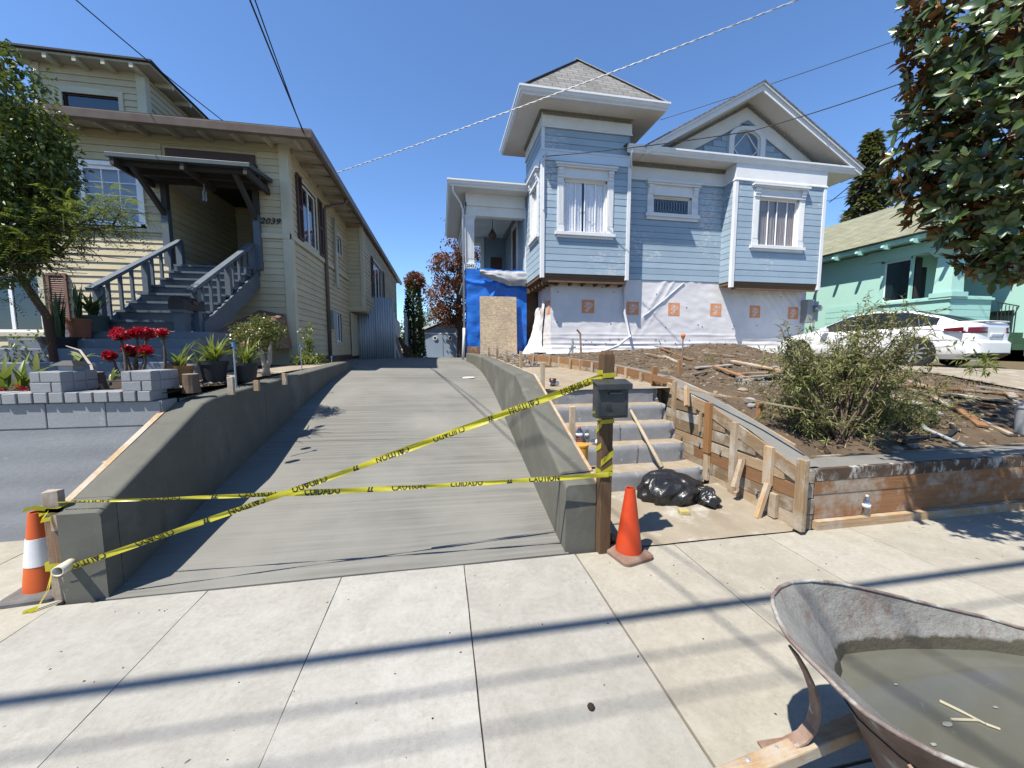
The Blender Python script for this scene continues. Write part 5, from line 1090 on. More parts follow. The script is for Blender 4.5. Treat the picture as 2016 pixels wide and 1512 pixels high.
# ------------------------------------------------------------------ cones
M['orange'] = mk('orange', (.80, .155, .03), .5, c2=(.72, .12, .022), sc=5, bs=40, bump=.08, patch=[((.42, .13, .06), 4, .62, .8, (1, 1, .5))])
M['orangedirty'] = mk('orangedirty', (.74, .075, .015), .5, c2=(.60, .06, .014), sc=5, bs=40, bump=.08, patch=[((.40, .11, .05), 5, .60, .8, (1, 1, .45))])
M['band'] = mk('band', (.72, .72, .73), .4, sc=5, var=.1, bump=.05, patch=[((.45, .40, .36), 8, .66, .8, (1, 1, 1))])
M['conebase'] = mk('conebase', (.30, .15, .10), .85, c2=(.40, .30, .24), sc=6, bump=.2); M['conebaseblack'] = mk('conebaseblack', (.07, .066, .064), .85, c2=(.14, .13, .125), sc=6, bump=.2)
def cone(x, y, h, rb, rt_, base, mats, band, label, rot=0.0):
    t_ = thing('traffic_cone', label, 'cone', 'traffic cones', loc=(x, y, 0), rot=(0, 0, rot)); m = MB(); n = 28
    pr = [(rb, .03), (rb * .985, .045)] + [(lerp(rb, rt_, k / 8) * 1.0, lerp(.045, h, k / 8)) for k in range(1, 9)] + [(rt_ * .8, h), (rt_ * .8, h - .06)]
    m.lathe(pr, n); m.build('body', M[mats[0]], t_, smooth=False, auto=35)
    if band: m = MB(); za, zb = band; ra, rb2 = [lerp(rb, rt_, (q - .045) / (h - .045)) + .0025 for q in band]; m.lathe([(ra, za), (rb2, zb)], n); m.build('reflective_band', M['band'], t_, auto=35)
    m = MB(); b = base / 2; c = .045
    poly = []
    for sx, sy, a0 in ((1, 1, 0), (-1, 1, 90), (-1, -1, 180), (1, -1, 270)):
        for k in range(5): w = rad(a0 + k * 22.5); poly.append((sx * (b - c) + c * math.cos(w), sy * (b - c) + c * math.sin(w)))
    def loop(s_, z): return [(px * s_, py * s_, z) for px, py in poly]
    k = len(poly); L_ = [loop(1, .002), loop(1.0, .022), loop(.94, .034), loop(rb * 1.05 / b * .95, .042)]
    for l in L_: m.v += l
    for i in range(3):
        for j in range(k): m.f.append((i * k + j, i * k + (j + 1) % k, (i + 1) * k + (j + 1) % k, (i + 1) * k + j)); m.mi.append(0)
    m.f.append(tuple(3 * k + j for j in range(k))); m.mi.append(0); m.build('base', M[mats[1]], t_, auto=30)
    return t_
cone(1.365, 2.565, .52, .098, .034, .275, ('orangedirty', 'conebase'), None, 'plain faded orange cone before the mailbox post', .25)
cone(-2.515, 2.83, .53, .092, .035, .29, ('orange', 'conebaseblack'), (.20, .37), 'orange cone with white band beside the taped stake', .1)
# ------------------------------------------------------------------ mailbox on its post
MBX = thing('mailbox', 'black metal mailbox on an old wooden post wrapped in tape', 'mailbox')
m = MB(); m.box(1.15, 1.24, 2.61, 2.70, -.02, 1.50); m.hexa([(1.15, 2.61, 1.50), (1.24, 2.61, 1.50), (1.24, 2.70, 1.50), (1.15, 2.70, 1.50), (1.165, 2.625, 1.535), (1.225, 2.625, 1.535), (1.225, 2.685, 1.535), (1.165, 2.685, 1.535)]); m.build('post', M['postwood'], MBX, bevel=.006)
t = NT('mailmetal'); p = t.pos(); col = t.mix(t.ramp(t.noise(p, 9, 6, .7), .4, .75), (.022, .024, .025), (.045, .048, .05)); M['mailmetal'] = t.out(col, .42, t.bump(t.noise(p, 120, 3, .6), .15, .002), spec=.5)
bx0, bx1, by0, by1 = 1.072, 1.312, 2.525, 2.612
m = MB(); m.hexa([(bx0, by0, 1.055), (bx1, by0, 1.055), (bx1, by1, 1.055), (bx0, by1, 1.055), (bx0, by0, 1.298), (bx1, by0, 1.298), (bx1, by1, 1.322), (bx0, by1, 1.322)]); m.build('box', M['mailmetal'], MBX, bevel=.008)
m = MB(); e = .014
m.hexa([(bx0 - e, by0 - .024, 1.296), (bx1 + e, by0 - .024, 1.296), (bx1 + e, by1, 1.322), (bx0 - e, by1, 1.322), (bx0 - e, by0 - .024, 1.303), (bx1 + e, by0 - .024, 1.303), (bx1 + e, by1, 1.330), (bx0 - e, by1, 1.330)])
m.box(bx0 - e, bx1 + e, by0 - .028, by0 - .022, 1.262, 1.303); m.build('lid', M['mailmetal'], MBX, bevel=.003)
m = MB(); F1 = FY(by0)
for (a, b, c, d) in ((bx0 + .02, bx1 - .02, 1.075, 1.081), (bx0 + .02, bx1 - .02, 1.248, 1.252), (bx0 + .02, bx0 + .026, 1.081, 1.248), (bx1 - .026, bx1 - .02, 1.081, 1.248)): F1.box(m, a, b, c, d, -.002, .004)
m.build('door_panel', M['mailmetal'], MBX)
m = MB(); F1.box(m, 1.16, 1.25, 1.228, 1.245, 0, .02); m.build('handle', M['mailmetal'], MBX, bevel=.004)
m = MB()
for k in range(7): a = 2.6 + k * .32; m.tube([F1(1.19 + .0 * k, 1.115, .004), F1(1.19 + .055 * math.cos(a), 1.115 + .055 * abs(math.sin(a)), .004)], .0016, 4)
m.build('emblem', M['mailmetal'], MBX)
# ------------------------------------------------------------------ caution tape
t = NT('tape'); p = t.pos(); col = t.mix(t.ramp(t.noise(p, 20, 4, .6), .3, .7), (.80, .72, .035), (.86, .80, .10)); t.out(col, .35, t.bump(t.noise(p, 60, 3, .6), .2, .003), spec=.4)
tr = t.n('BsdfTranslucent'); tr.inputs[0].default_value = (.85, .75, .05, 1); ms = t.n('MixShader'); ms.inputs[0].default_value = .3; t.set(ms.inputs[1], t.b.outputs[0]); t.set(ms.inputs[2], tr.outputs[0]); t.set(t.t.nodes['Material Output'].inputs[0], ms.outputs[0]); M['tape'] = t.m
M['ink'] = mk('ink', (.012, .011, .01), .5, bump=0, fine=0)
def tape(name, label, a, b, sag, width, up, texts, clip, flip=False, seg=120, double=None):
    t_ = thing(name, label, 'tape'); a = V(a); b = V(b); d = b - a; Ln = d.length
    ax = d.normalized(); upv = V(up); upv = (upv - ax * upv.dot(ax)).normalized(); nrm = upv.cross(ax) if False else ax.cross(upv)
    if nrm.y > 0: nrm = -nrm
    def P_(s, v, off=0.0):     # s metres along, v -0.5..0.5 across
        q = s / Ln; w = width(q); tw = .5 * math.sin(q * 5 + 1) * .35; u_ = upv * math.cos(tw) + nrm * math.sin(tw)
        return a + ax * s - V((0, 0, sag * 4 * q * (1 - q))) + u_ * (v * w) + nrm * (off + .004 * math.sin(q * 40 + v * 4) + .006 * abs(v)) 
    m = MB(); m.grid(lambda u, v: P_(u * Ln, v - .5), seg, 4); m.build('ribbon', M['tape'], t_, smooth=True)
    if double:
        q0 = double; m = MB(); m.grid(lambda u, v: P_(lerp(q0, 1, u) * Ln, (v - .5) * .8 + .62 * u + .2, -.012), 60, 3); m.build('ribbon', M['tape'], t_, smooth=True)
    m = MB(); s = .05; k = 0; lo, hi = clip
    while s < Ln - .3:
        txt = texts[k % len(texts)]; vs_, fs, w_ = text_mesh(txt, True); tl = .225 if len(txt) > 4 else .04
        pts = []
        for x, y in vs_:
            v = max(0, min(1, (y - lo) / (hi - lo))); ss = s + x / w_ * tl
            if flip: v = 1 - v; ss = s + (1 - x / w_) * tl
            pts.append(P_(ss, (v - .5) * .98, .0022))
        keep = [f for f in fs if max(max(0, min(1, (vs_[i][1] - lo) / (hi - lo))) for i in f) - min(max(0, min(1, (vs_[i][1] - lo) / (hi - lo))) for i in f) > .003]
        m.add(pts, keep); m.build('lettering', M['ink'], t_); m = MB(); s += tl + (.17 if len(txt) > 4 else .12); k += 1
    if double:
        m = MB(); s = .05; k = 0
        while s < Ln - .3:
            txt = texts[k % len(texts)]; vs_, fs, w_ = text_mesh(txt, True); tl = .225 if len(txt) > 4 else .04
            if s > Ln * (double + .12):
                pts = []
                for x, y in vs_:
                    v = 1 - max(0, min(1, (y - lo) / (hi - lo))); ss = s + (1 - x / w_) * tl; u_ = (ss / Ln - double) / (1 - double)
                    pts.append(P_(ss, (v - .5) * .75 + .62 * u_ + .2, -.0095))
                keep = [f for f in fs if max(max(0, min(1, (vs_[i][1] - lo) / (hi - lo))) for i in f) - min(max(0, min(1, (vs_[i][1] - lo) / (hi - lo))) for i in f) > .003]
                m.add(pts, keep); m.build('lettering', M['ink'], t_); m = MB()
            s += tl + (.17 if len(txt) > 4 else .12); k += 1
    return t_
A1 = onY(112, 989, 2.705); B1 = onY(1198, 934, 2.60)
tape('caution_tape', 'level yellow caution tape stretched between stake and mailbox post', A1, B1, .02, lambda q: interp([(0, .012), (.18, .018), (.42, .042), (.6, .028), (.8, .030), (1, .038)], q), (0, 0, 1), ['CAUTION', 'CUIDADO', 'zz'], (.0, .75))
A2 = onY(112, 1126, 2.655); B2_ = onY(1200, 740, 2.625)
tape('caution_tape', 'diagonal yellow caution tape rising from the pipe stub to the mailbox', A2, B2_, .015, lambda q: interp([(0, .040), (.1, .033), (.4, .037), (.75, .030), (1, .030)], q), (0, 0, 1), ['CAUTION', 'CUIDADO', 'zz'], (.25, 1.0), True, 120, .52)
def wrap_band(x0, x1, y0, y1, za, zb, w_, name='tape_wrap'):
    m = MB(); e = .004
    loop = [(x0 - e, y0 - e), (x1 + e, y0 - e), (x1 + e, y1 + e), (x0 - e, y1 + e), (x0 - e, y0 - e)]
    for i in range(4):
        (p, q), (r_, s_) = loop[i], loop[i + 1]; z0 = lerp(za, zb, i / 4); z1 = lerp(za, zb, (i + 1) / 4); m.add([(p, q, z0), (r_, s_, z1), (r_, s_, z1 + w_), (p, q, z0 + w_)], [(0, 1, 2, 3)])
    return m
tw = thing('tape_knot', 'yellow tape wound round the mailbox post below the box', 'tape')
for (za, zb, w_) in ((.60, .62, .035), (.68, .98, .05), (1.0, 1.02, .03), (.60, .82, .04), (1.335, 1.36, .035)): wrap_band(1.15, 1.24, 2.61, 2.70, za, zb, w_).build('tape_strip', M['tape'], tw)
m = MB(); m.add([(1.04, 2.55, 1.09), (1.15, 2.56, 1.095), (1.15, 2.56, 1.115), (1.05, 2.55, 1.108)], [(0, 1, 2, 3)]); m.build('tape_strip', M['tape'], tw)
vs_, fs, w_ = text_mesh('CAUT', True); m = MB(); m.add([(1.155 + (x / w_ * .06) * .9 + .012, 2.602, .70 + x / w_ * .10 + (y - .5) * .035 + .03) for x, y in vs_], fs); m.build('lettering', M['ink'], tw)
tw = thing('tape_knot', 'yellow tape knotted round the stake by the banded cone', 'tape')
for (za, zb, w_) in ((.56, .58, .03), (.20, .21, .045), (.57, .545, .025)): wrap_band(-2.38, -2.29, 2.70, 2.76, za, zb, w_).build('tape_strip', M['tape'], tw)
for pts in ([(-2.34, 2.70, .585), (-2.40, 2.68, .61), (-2.44, 2.67, .60)], [(-2.34, 2.70, .58), (-2.36, 2.67, .53), (-2.31, 2.67, .54)], [(-2.36, 2.70, .2), (-2.38, 2.68, .09), (-2.40, 2.64, .01), (-2.44, 2.60, .008)], [(-2.36, 2.70, .2), (-2.36, 2.67, .1), (-2.39, 2.62, .006), (-2.41, 2.60, .006)]):
    m = MB()
    for p, q in zip(pts, pts[1:]): m.add([V(p) + V((0, 0, -.012)), V(q) + V((0, 0, -.014)), V(q) + V((.012, 0, .014)), V(p) + V((.012, 0, .012))], [(0, 1, 2, 3)])
    m.build('tape_strip', M['tape'], tw)
m = MB(); q = onY(140, 1109, 2.68); m.tube([q + V((0, .02, 0)), q + V((.012, -.10, .004))], .03, 18, False); o = m.build('pipe_stub', M['pipewhite'], smooth=True); s = o.modifiers.new('t', 'SOLIDIFY'); s.thickness = .005; M['pipecream'] = mk('pipecream', (.62, .56, .44), .5, sc=6, bump=0); o.data.materials[0] = M['pipecream']; tag(o, 'cream plastic pipe stub sticking out of the wall end', 'pipe')
# ------------------------------------------------------------------ rubbish on the walkway
t = NT('bag'); p = t.pos(); M['bag'] = t.out((.012, .012, .013), .34, t.bump(t.noise(t.pos((1.6, 1, .7)), 11, 3, .5, 2.5), .3, .02), spec=.5)
def bag(c, r, lab, seed, n=96):
    m = MB(); c = V(c)
    def f(u, v):
        a, b = u * 6.2832, (v - .5) * math.pi; d = V((math.cos(b) * math.cos(a), math.cos(b) * math.sin(a), math.sin(b)))
        q = d * 1.0 + V((seed, seed * 2, 0)); n1 = noise.noise(q * 1.3); cb_ = math.cos(b)
        k = 1 + .34 * noise.noise(q * .9) + .07 * math.sin(5 * a + 5 * n1 + 2 * b) * cb_ + .12 * (1 - 2.2 * abs(noise.noise(q * 1.7 + V((3, 3, 3))))) + .03 * math.sin(13 * a + 7 * n1) * cb_
        pnt = V((d.x * r[0] * k, d.y * r[1] * k, d.z * r[2] * k)); z = c.z + max(-r[2] * .55, pnt.z)
        return (c.x + pnt.x, c.y + pnt.y, z)
    m.grid(f, n, n // 2); return tag(m.build('bin_bag', M['bag'], smooth=True), lab, 'bin bag', 'black bin bags')
q = onZ(1325, 985, .06); bag((q.x + .02, q.y + .08, .135), (.32, .20, .17), 'big slumped black plastic bag at the foot of the old steps', 3.3)
q = onZ(1392, 992, .05); bag((q.x, q.y + .03, .10), (.105, .12, .105), 'small black bag drooping beside the big one', 8.1)
q = onZ(1268, 965, .06); bag((q.x + .03, q.y + .05, .10), (.10, .07, .06), 'thin black bag end trailing from the big bag', 5.6)
q = onZ(1200, 1062, .01); bag((1.27, 2.74, .045), (.05, .07, .075), 'tiny crumpled black plastic by the post foot', 9.6, 32)
q = onZ(1347, 1012, .035); m = MB(); m.hexa([(q.x - .05, q.y - .02, .03), (q.x + .045, q.y - .035, .03), (q.x + .055, q.y + .045, .035), (q.x - .04, q.y + .05, .035), (q.x - .047, q.y - .018, .075), (q.x + .04, q.y - .03, .072), (q.x + .05, q.y + .04, .078), (q.x - .038, q.y + .045, .08)]); M['sponge'] = mk('sponge', (.60, .50, .22), .95, sc=30, bs=140, bump=.8); tag(m.build('sponge', M['sponge'], bevel=.01), 'yellow sponge block on the walkway before the black bag', 'sponge')
# wooden pole leaning down the steps
a = onY(1303, 920, 3.52); b = onY(1233, 792, 4.50); m = MB(); m.tube([a, lerp(a, b, .5), b], [.021, .020, .018], 10); tag(m.build('wooden_pole', M['wood_pole'], smooth=True), 'long pale wooden pole lying down the old steps', 'pole')
# bottles, cup, bucket
M['pet'] = glass('pet', (.80, .85, .92), .80, .22); M['drink'] = mk('drink', (.35, .03, .035), .2, sc=2, var=.1, bump=0, fine=0); M['capO'] = mk('capO', (.75, .17, .04), .45, bump=0); M['label'] = mk('label', (.50, .52, .58), .5, c2=(.62, .62, .65), sc=30, bump=0); M['capW'] = mk('capW', (.7, .7, .72), .45, bump=0)
def bottle(loc, h, r, label, cap, fill=None, rot=(0, 0, 0), band=True):
    t_ = thing('bottle', label, 'bottle', 'drink bottles', loc=loc, rot=rot); m = MB(); m.lathe([(r * .85, 0), (r, .01), (r, h * .28), (r * .94, h * .32), (r, h * .36), (r, h * .62), (r * .8, h * .74), (r * .38, h * .88), (r * .38, h * .93)], 18); m.build('body', M['pet'], t_, smooth=True)
    m = MB(); m.lathe([(r * .44, h * .93), (r * .44, h)], 14); m.build('cap', M[cap], t_)
    if band: m = MB(); m.lathe([(r * 1.01, h * .40), (r * 1.01, h * .58)], 18); m.build('wrapper', M['label'], t_, smooth=True)
    if fill: m = MB(); m.lathe([(r * .82, .005), (r * .95, .012), (r * .95, h * .30)], 18); m.build('drink', M['drink'], t_, smooth=True)
zb_ = .478
q = onZ(1142, 873, zb_); bottle((q.x, q.y + .03, zb_ + .006), .185, .040, 'sports drink bottle with orange cap on the second step', 'capO', True)
q = onZ(1157, 872, zb_); bottle((q.x + .005, q.y + .05, zb_ + .006), .165, .028, 'upright clear water bottle beside the sports drink bottle', 'capW')
q = onZ(1171, 876, zb_); bottle((q.x - .02, q.y + .05, zb_ + .036), .16, .028, 'clear bottle lying on its side by the mailbox post', 'capW', None, (rad(90), 0, rad(35)))
q = onZ(1710, 1017, .077); bottle((q.x, 2.665, .077), .185, .031, 'clear bottle standing on the ledge of the orange form', 'capW')
q = onY(1103, 757, 5.0); bottle((q.x - .03, 5.0, 1.08), .17, .03, 'crushed clear bottle lying beside the brown cup', 'capW', None, (rad(88), 0, rad(-60)), False)
q = onY(1088, 764, 4.98); m = MB(); m.lathe([(.036, 0), (.05, .095), (.046, .095), (.034, .012)], 18, (q.x, 4.98, 1.052)); M['cup'] = mk('cup', (.05, .018, .012), .35, bump=0); tag(m.build('cup', M['cup'], smooth=True), 'small dark brown cup standing at the top of the old steps', 'cup')
q = onY(1160, 907, 2.95); m = MB(); m.lathe([(.062, 0), (.066, .0), (.070, .28), (.074, .285), (.074, .30), (.0, .305)], 20, (1.27, 3.35, .36)); M['bucketO'] = mk('bucketO', (.75, .36, .05), .5, bump=.05, sc=5); tag(m.build('bucket', M['bucketO'], smooth=False), 'orange bucket half hidden behind the sunlit wall end', 'bucket')
m = MB(); q = onZ(1163, 1396, 0)
m.grid(lambda u, v: (q.x + .014 * math.cos(u * 6.283) * math.sin(v * 3.14) * (1 + .3 * nz(u * 4, v * 4)), q.y + .016 * math.sin(u * 6.283) * math.sin(v * 3.14), max(0.001, .012 + .012 * math.cos(v * 3.14))), 14, 8); tag(m.build('mud_clod', M['soildark'], smooth=True), 'single dark clod lying on the foreground sidewalk', 'clod')
# ------------------------------------------------------------------ wheelbarrow
WB = thing('wheelbarrow', 'cement-crusted wheelbarrow standing at the corner of the sidewalk', 'wheelbarrow')
rim = [(2.34, .93, .475)] + [tuple(onZ(px, py, z)) for px, py, z in ((2016, 1238, .505), (1940, 1215, .53), (1840, 1192, .57), (1750, 1170, .61), (1690, 1156, .64), (1650, 1148, .66), (1600, 1143, .68), (1560, 1146, .69), (1535, 1156, .695), (1521, 1172, .697), (1522, 1192, .697), (1532, 1220, .695), (1554, 1258, .69), (1588, 1294, .68), (1619, 1324, .67), (1659, 1365, .655), (1705, 1405, .635), (1768, 1445, .61), (1835, 1480, .585), (1910, 1512, .56))] + [(1.55, .44, .525), (1.80, .36, .50), (2.05, .31, .485), (2.26, .33, .475), (2.37, .42, .47), (2.42, .56, .468), (2.43, .72, .468), (2.41, .85, .47)]
def wex(a): return lerp(.62, 1.15, min(1, max(0, (a.y - .9) / .2)) * min(1, max(0, (a.x - 1.2) / .15)))
n = len(rim); bot = []
cb = V((1.72, .76, .18))
for (x, y, z) in rim: bot.append(V((cb.x + (x - cb.x) * .52 + .02, cb.y + (y - cb.y) * .60, .16 + .03 * max(0, (1.5 - x)))))
t = NT('barrow'); p = t.pos(); zc = t.n('SeparateXYZ'); t.set(zc.inputs[0], p)
cem = t.mix(t.ramp(t.noise(p, 9, 7, .7), .35, .65), (.32, .31, .275), (.44, .43, .39)); wet = (.105, .095, .065); rust = t.mix(t.ramp(t.noise(p, 25, 5, .7), .4, .65), (.20, .10, .075), (.33, .28, .25))
col = t.mix(t.ramp(t.noise(t.pos((1, 1, .6)), 7, 7, .75), .52, .70), cem, rust)
lvl = t.math('ADD', zc.outputs[2], t.math('MULTIPLY', t.noise(p, 13, 4, .6), .05)); col = t.mix(t.ramp(lvl, .485, .495), wet, col)
M['barrow'] = t.out(col, .8, t.bump(t.noise(p, 35, 7, .75), .8, .012), spec=.3)
M['barrowout'] = mk('barrowout', (.16, .085, .06), .8, c2=(.28, .22, .18), sc=8, bs=40, bump=.6, patch=[((.40, .38, .34), 11, .58, .68, (1, 1, 1))])
m = MB(); rows = 9
for j in range(rows + 1):
    s_ = j / rows
    for i in range(n):
        a = V(rim[i]); b = bot[i]; w = s_ ** wex(a); pt = a.lerp(b, s_); pt.z = lerp(a.z, b.z, s_) ; pt.xy = a.xy.lerp(b.xy, w); 
        k = nz(a.x * 9, a.y * 9, s_ * 5) * .006 * (j > 0); pt += V((k, k, 0)); m.v.append(tuple(pt))
for j in range(rows):
    for i in range(n): i2 = (i + 1) % n; m.f.append((j * n + i, j * n + i2, (j + 1) * n + i2, (j + 1) * n + i)); m.mi.append(0)
m.f.append(tuple(rows * n + i for i in range(n))); m.mi.append(0)
m.build('tray', M['barrow'], WB, smooth=True, fix=True)
m = MB(); nv = len(m.v); R_ = random.Random(3)
for j in range(rows + 1):
    for i in range(n):
        a = V(rim[i]); b = bot[i]; s_ = j / rows; pt = a.lerp(b, s_); pt.xy = a.xy.lerp(b.xy, s_ ** wex(a)); c = V((cb.x, cb.y, pt.z)); pt += (pt - c).normalized() * .006; pt.z -= .004; m.v.append(tuple(pt))
for j in range(rows):
    for i in range(n): i2 = (i + 1) % n; m.f.append((j * n + i, (j + 1) * n + i, (j + 1) * n + i2, j * n + i2)); m.mi.append(0)
m.f.append(tuple(rows * n + i for i in reversed(range(n)))); m.mi.append(0)
m.build('tray_shell', M['barrowout'], WB, smooth=True)
rp = []
for i in range(n): 
    for k in range(3): rp.append(V(rim[i]).lerp(V(rim[(i + 1) % n]), k / 3))
rp.append(rp[0]); m = MB(); m.tube(rp, .0065, 8, False); M['rimcrust'] = mk('rimcrust', (.20, .17, .15), .85, c2=(.10, .06, .05), sc=14, bs=60, bump=.6, patch=[((.30, .29, .26), 9, .48, .6, (1, 1, 1))]); m.build('rim', M['rimcrust'], WB, smooth=True)
def strap(pts, w_, t2, mat, name):
    m = MB(); pts = [V(p) for p in pts]
    for i, p in enumerate(pts):
        d = (pts[min(i + 1, len(pts) - 1)] - pts[max(0, i - 1)]).normalized(); sd = V((0.25, 1, 0)); sd = (sd - d * sd.dot(d)).normalized(); nn = d.cross(sd)
        m.v += [tuple(p - sd * w_ / 2 - nn * t2), tuple(p + sd * w_ / 2 - nn * t2), tuple(p + sd * w_ / 2 + nn * t2), tuple(p - sd * w_ / 2 + nn * t2)]
    for i in range(len(pts) - 1):
        for j in range(4): j2 = (j + 1) % 4; m.f.append((i * 4 + j, i * 4 + j2, i * 4 + 4 + j2, i * 4 + 4 + j)); m.mi.append(0)
    m.f += [(3, 2, 1, 0), tuple(4 * (len(pts) - 1) + j for j in range(4))]; m.mi += [0, 0]
    return m.build(name, M[mat], WB, smooth=False, fix=True)
M['rust'] = mk('rust', (.14, .075, .05), .75, c2=(.25, .18, .14), sc=14, bs=50, bump=.5, patch=[((.36, .34, .30), 16, .6, .7, (1, 1, 1))])
crv = [onZ(px, py, z) for px, py, z in ((1562, 1280, .56), (1578, 1306, .515), (1592, 1335, .46), (1603, 1368, .395), (1605, 1400, .33), (1598, 1428, .275), (1580, 1450, .235), (1550, 1466, .207), (1500, 1474, .199))]
strap(crv, .045, .004, 'rust', 'front_brace')
strap([(1.14, .66, .50), (1.19, .68, .40), (1.22, .70, .32), (1.20, .70, .25), (1.12, .70, .205), (1.02, .71, .193)], .045, .004, 'rust', 'front_brace')
m = MB(); m.beam((.45, .93, .150), (2.9, 1.13, .30), .055, .05); m.build('handle', M['wood_x'], WB, bevel=.006)
m = MB(); m.beam((.45, .60, .150), (2.9, .38, .30), .055, .05); m.build('handle', M['wood_x'], WB, bevel=.006)
for p in ((1.09, .995, .206), (.97, .985, .20)): m = MB(); m.lathe([(.012, 0), (.011, .006), (.005, .009)], 10, p); m.build('bolt', M['metalgrey'], WB, smooth=True)
m = MB(); m.tube([(.45, .62, .17), (.45, .72, .17)], .17, 24); m.build('tyre', M['black'], WB, smooth=False, auto=40)
for y in (1.02, .50): 
    m = MB(); m.tube([(2.05, y, .22), (2.0, y, .02), (2.3, y, .01), (2.35, y, .25)], .014, 8); m.build('leg', M['rust'], WB)
for (x, y) in ((1.45, .98), (1.85, .62)): m = MB(); m.box(x, x + .3, y - .02, y + .02, .17, .20); m.build('tray_riser', M['wood_x'], WB)
# slurry
wz = .425; poly = []
for i in range(n):
    a = V(rim[i]); b = bot[i]; s_ = (a.z - wz) / (a.z - b.z); q = V((0, 0, wz)); q.xy = a.xy.lerp(b.xy, s_ ** wex(a)); poly.append(q)
t = NT('slurry'); p = t.pos(); col = t.mix(t.ramp(t.noise(p, 4, 5, .6, .8), .35, .7), (.185, .185, .15), (.225, .225, .185)); col = t.mix(t.ramp(t.noise(p, 7, 6, .6, 2.5), .68, .74), col, (.30, .30, .27)); M['slurry'] = t.out(col, .10, t.bump(t.noise(p, 14, 3, .5), .06, .006), spec=.5)
m = MB(); ctr = V((1.72, .74, wz)); m.v = [tuple(ctr)] + [tuple(ctr.lerp(q, 1.03)) for q in poly]; m.f = [(0, 1 + i, 1 + (i + 1) % n) for i in range(n)]; m.mi = [0] * n
tag(m.build('slurry_water', M['slurry'], fix=True), 'murky grey cement water filling the wheelbarrow tray', 'slurry water')
M['foam'] = mk('foam', (.26, .26, .24), .6, bump=0, sc=60, var=.4)
def on_water(px, py): return onZ(px, py, wz + .004)
a = on_water(1850, 1380); b = on_water(1940, 1425); m = MB(); m.tube([a, a.lerp(b, .5) + V((0, .004, 0)), b], [.005, .0045, .003], 6); a2 = on_water(1872, 1416); b2 = on_water(1925, 1418); m.tube([a2, b2], .0035, 6); m.tube([b, b + V((.02, -.02, 0))], .004, 5); M['twig'] = mk('twig', (.34, .31, .22), .6, bump=0); tag(m.build('floating_twig', M['twig']), 'pale forked twig floating on the cement water', 'twig')
for k, (px, py, r) in enumerate(((1865, 1425, .016), (1764, 1347, .007), (1838, 1465, .009), (1960, 1392, .008))):
    q = on_water(px, py); m = MB(); m.v = [(q.x, q.y, q.z + .001)] + [(q.x + r * (1 + .5 * nz(j * .9, k)) * math.cos(j * .5236), q.y + r * .5 * (1 + .5 * nz(j * 1.3, k + 5)) * math.sin(j * .5236), q.z) for j in range(12)]; m.f = [(0, 1 + j, 1 + (j + 1) % 12) for j in range(12)]; m.mi = [0] * 12
    tag(m.build('foam_fleck', M['foam']), ['largest foam patch beside the floating twig', 'small foam fleck near far tray wall', 'foam fleck near the lower tray rim', 'oval foam fleck right of the twig'][k], 'foam', 'foam flecks on the cement water')
# ------------------------------------------------------------------ the white sedan
CAR = thing('white_sedan', 'white sedan parked nose-in beside the mint house', 'car')
M['paint'] = mk('paint', (.80, .81, .82), .22, var=.03, bump=0, fine=0, spec=.6); M['rubber'] = mk('rubber', (.016, .016, .017), .85, bump=.1); M['alloy'] = mk('alloy', (.42, .43, .44), .35, bump=0, metal=.6); M['lampred'] = mk('lampred', (.09, .004, .008), .15, bump=0, spec=.6, fine=0); M['plate'] = mk('plate', (.55, .57, .62), .5, bump=0, sc=20)
M['carglass'] = mk('carglass', (.012, .015, .016), .06, bump=0, fine=0, spec=.6)
cg = rad(9); co = onX(1800, 692, 11.5); co.z = 0; gz_ = 1.10
def cw(l, a, z): # l forward from rear axle, a across from left side inwards
    h = V((-math.sin(cg), math.cos(cg), 0)); r = V((math.cos(cg), math.sin(cg), 0)); return co + h * l + r * a + V((0, 0, gz_ + z))
W_ = 1.84
ZT = [(-1.1, 1.03), (-.7, 1.04), (-.2, 1.0), (.8, .96), (2.3, .94), (2.7, .92), (3.3, .82), (3.7, .68)]
LV = [(0, .10, .12, .12), (.10, .04, .02, .04), (.16, .01, -.03, -.02), (.45, .0, -.03, -.02), (.52, .005, .03, .03), (.55, .0, .035, .05), (.72, .0, .02, .08), (.86, .025, .03, .16), (.93, .05, .02, .22), (1.0, .13, .05, .34)]
m = MB(); N_ = 64
for (t_, iw, ir, jf) in LV:
    for i in range(N_):
        a = i * 2 * math.pi / N_; c, q = math.cos(a), math.sin(a); ex = .30
        xx = (W_ / 2 - iw) * math.copysign(abs(c) ** ex, c); l0, l1 = -1.02 + ir, 3.75 - jf; ll = (l0 + l1) / 2 + (l1 - l0) / 2 * math.copysign(abs(q) ** (ex if q < 0 else .42), q)
        m.v.append(tuple(cw(ll, W_ / 2 + xx, lerp(.20, interp(ZT, ll), t_))))
for k in range(len(LV) - 1):
    for i in range(N_): i2 = (i + 1) % N_; m.f.append((k * N_ + i, k * N_ + i2, (k + 1) * N_ + i2, (k + 1) * N_ + i)); m.mi.append(0)
o_ = (len(LV) - 1) * N_
for i in range(N_ // 4):      # deck: strips between mirrored points, slightly domed
    pass
kk = len(m.v)
for i in range(N_):
    v = V(m.v[o_ + i]); ctr = cw(1.3, W_ / 2, 1.0); rel = v - ctr; h = V((-math.sin(cg), math.cos(cg), 0)); ll = rel.dot(h) + 1.3; p = cw(1.3 + (ll - 1.3) * .75, W_ / 2 + (rel.dot(V((math.cos(cg), math.sin(cg), 0)))) * .3, interp(ZT, 1.3 + (ll - 1.3) * .75) + .02); m.v.append(tuple(p))
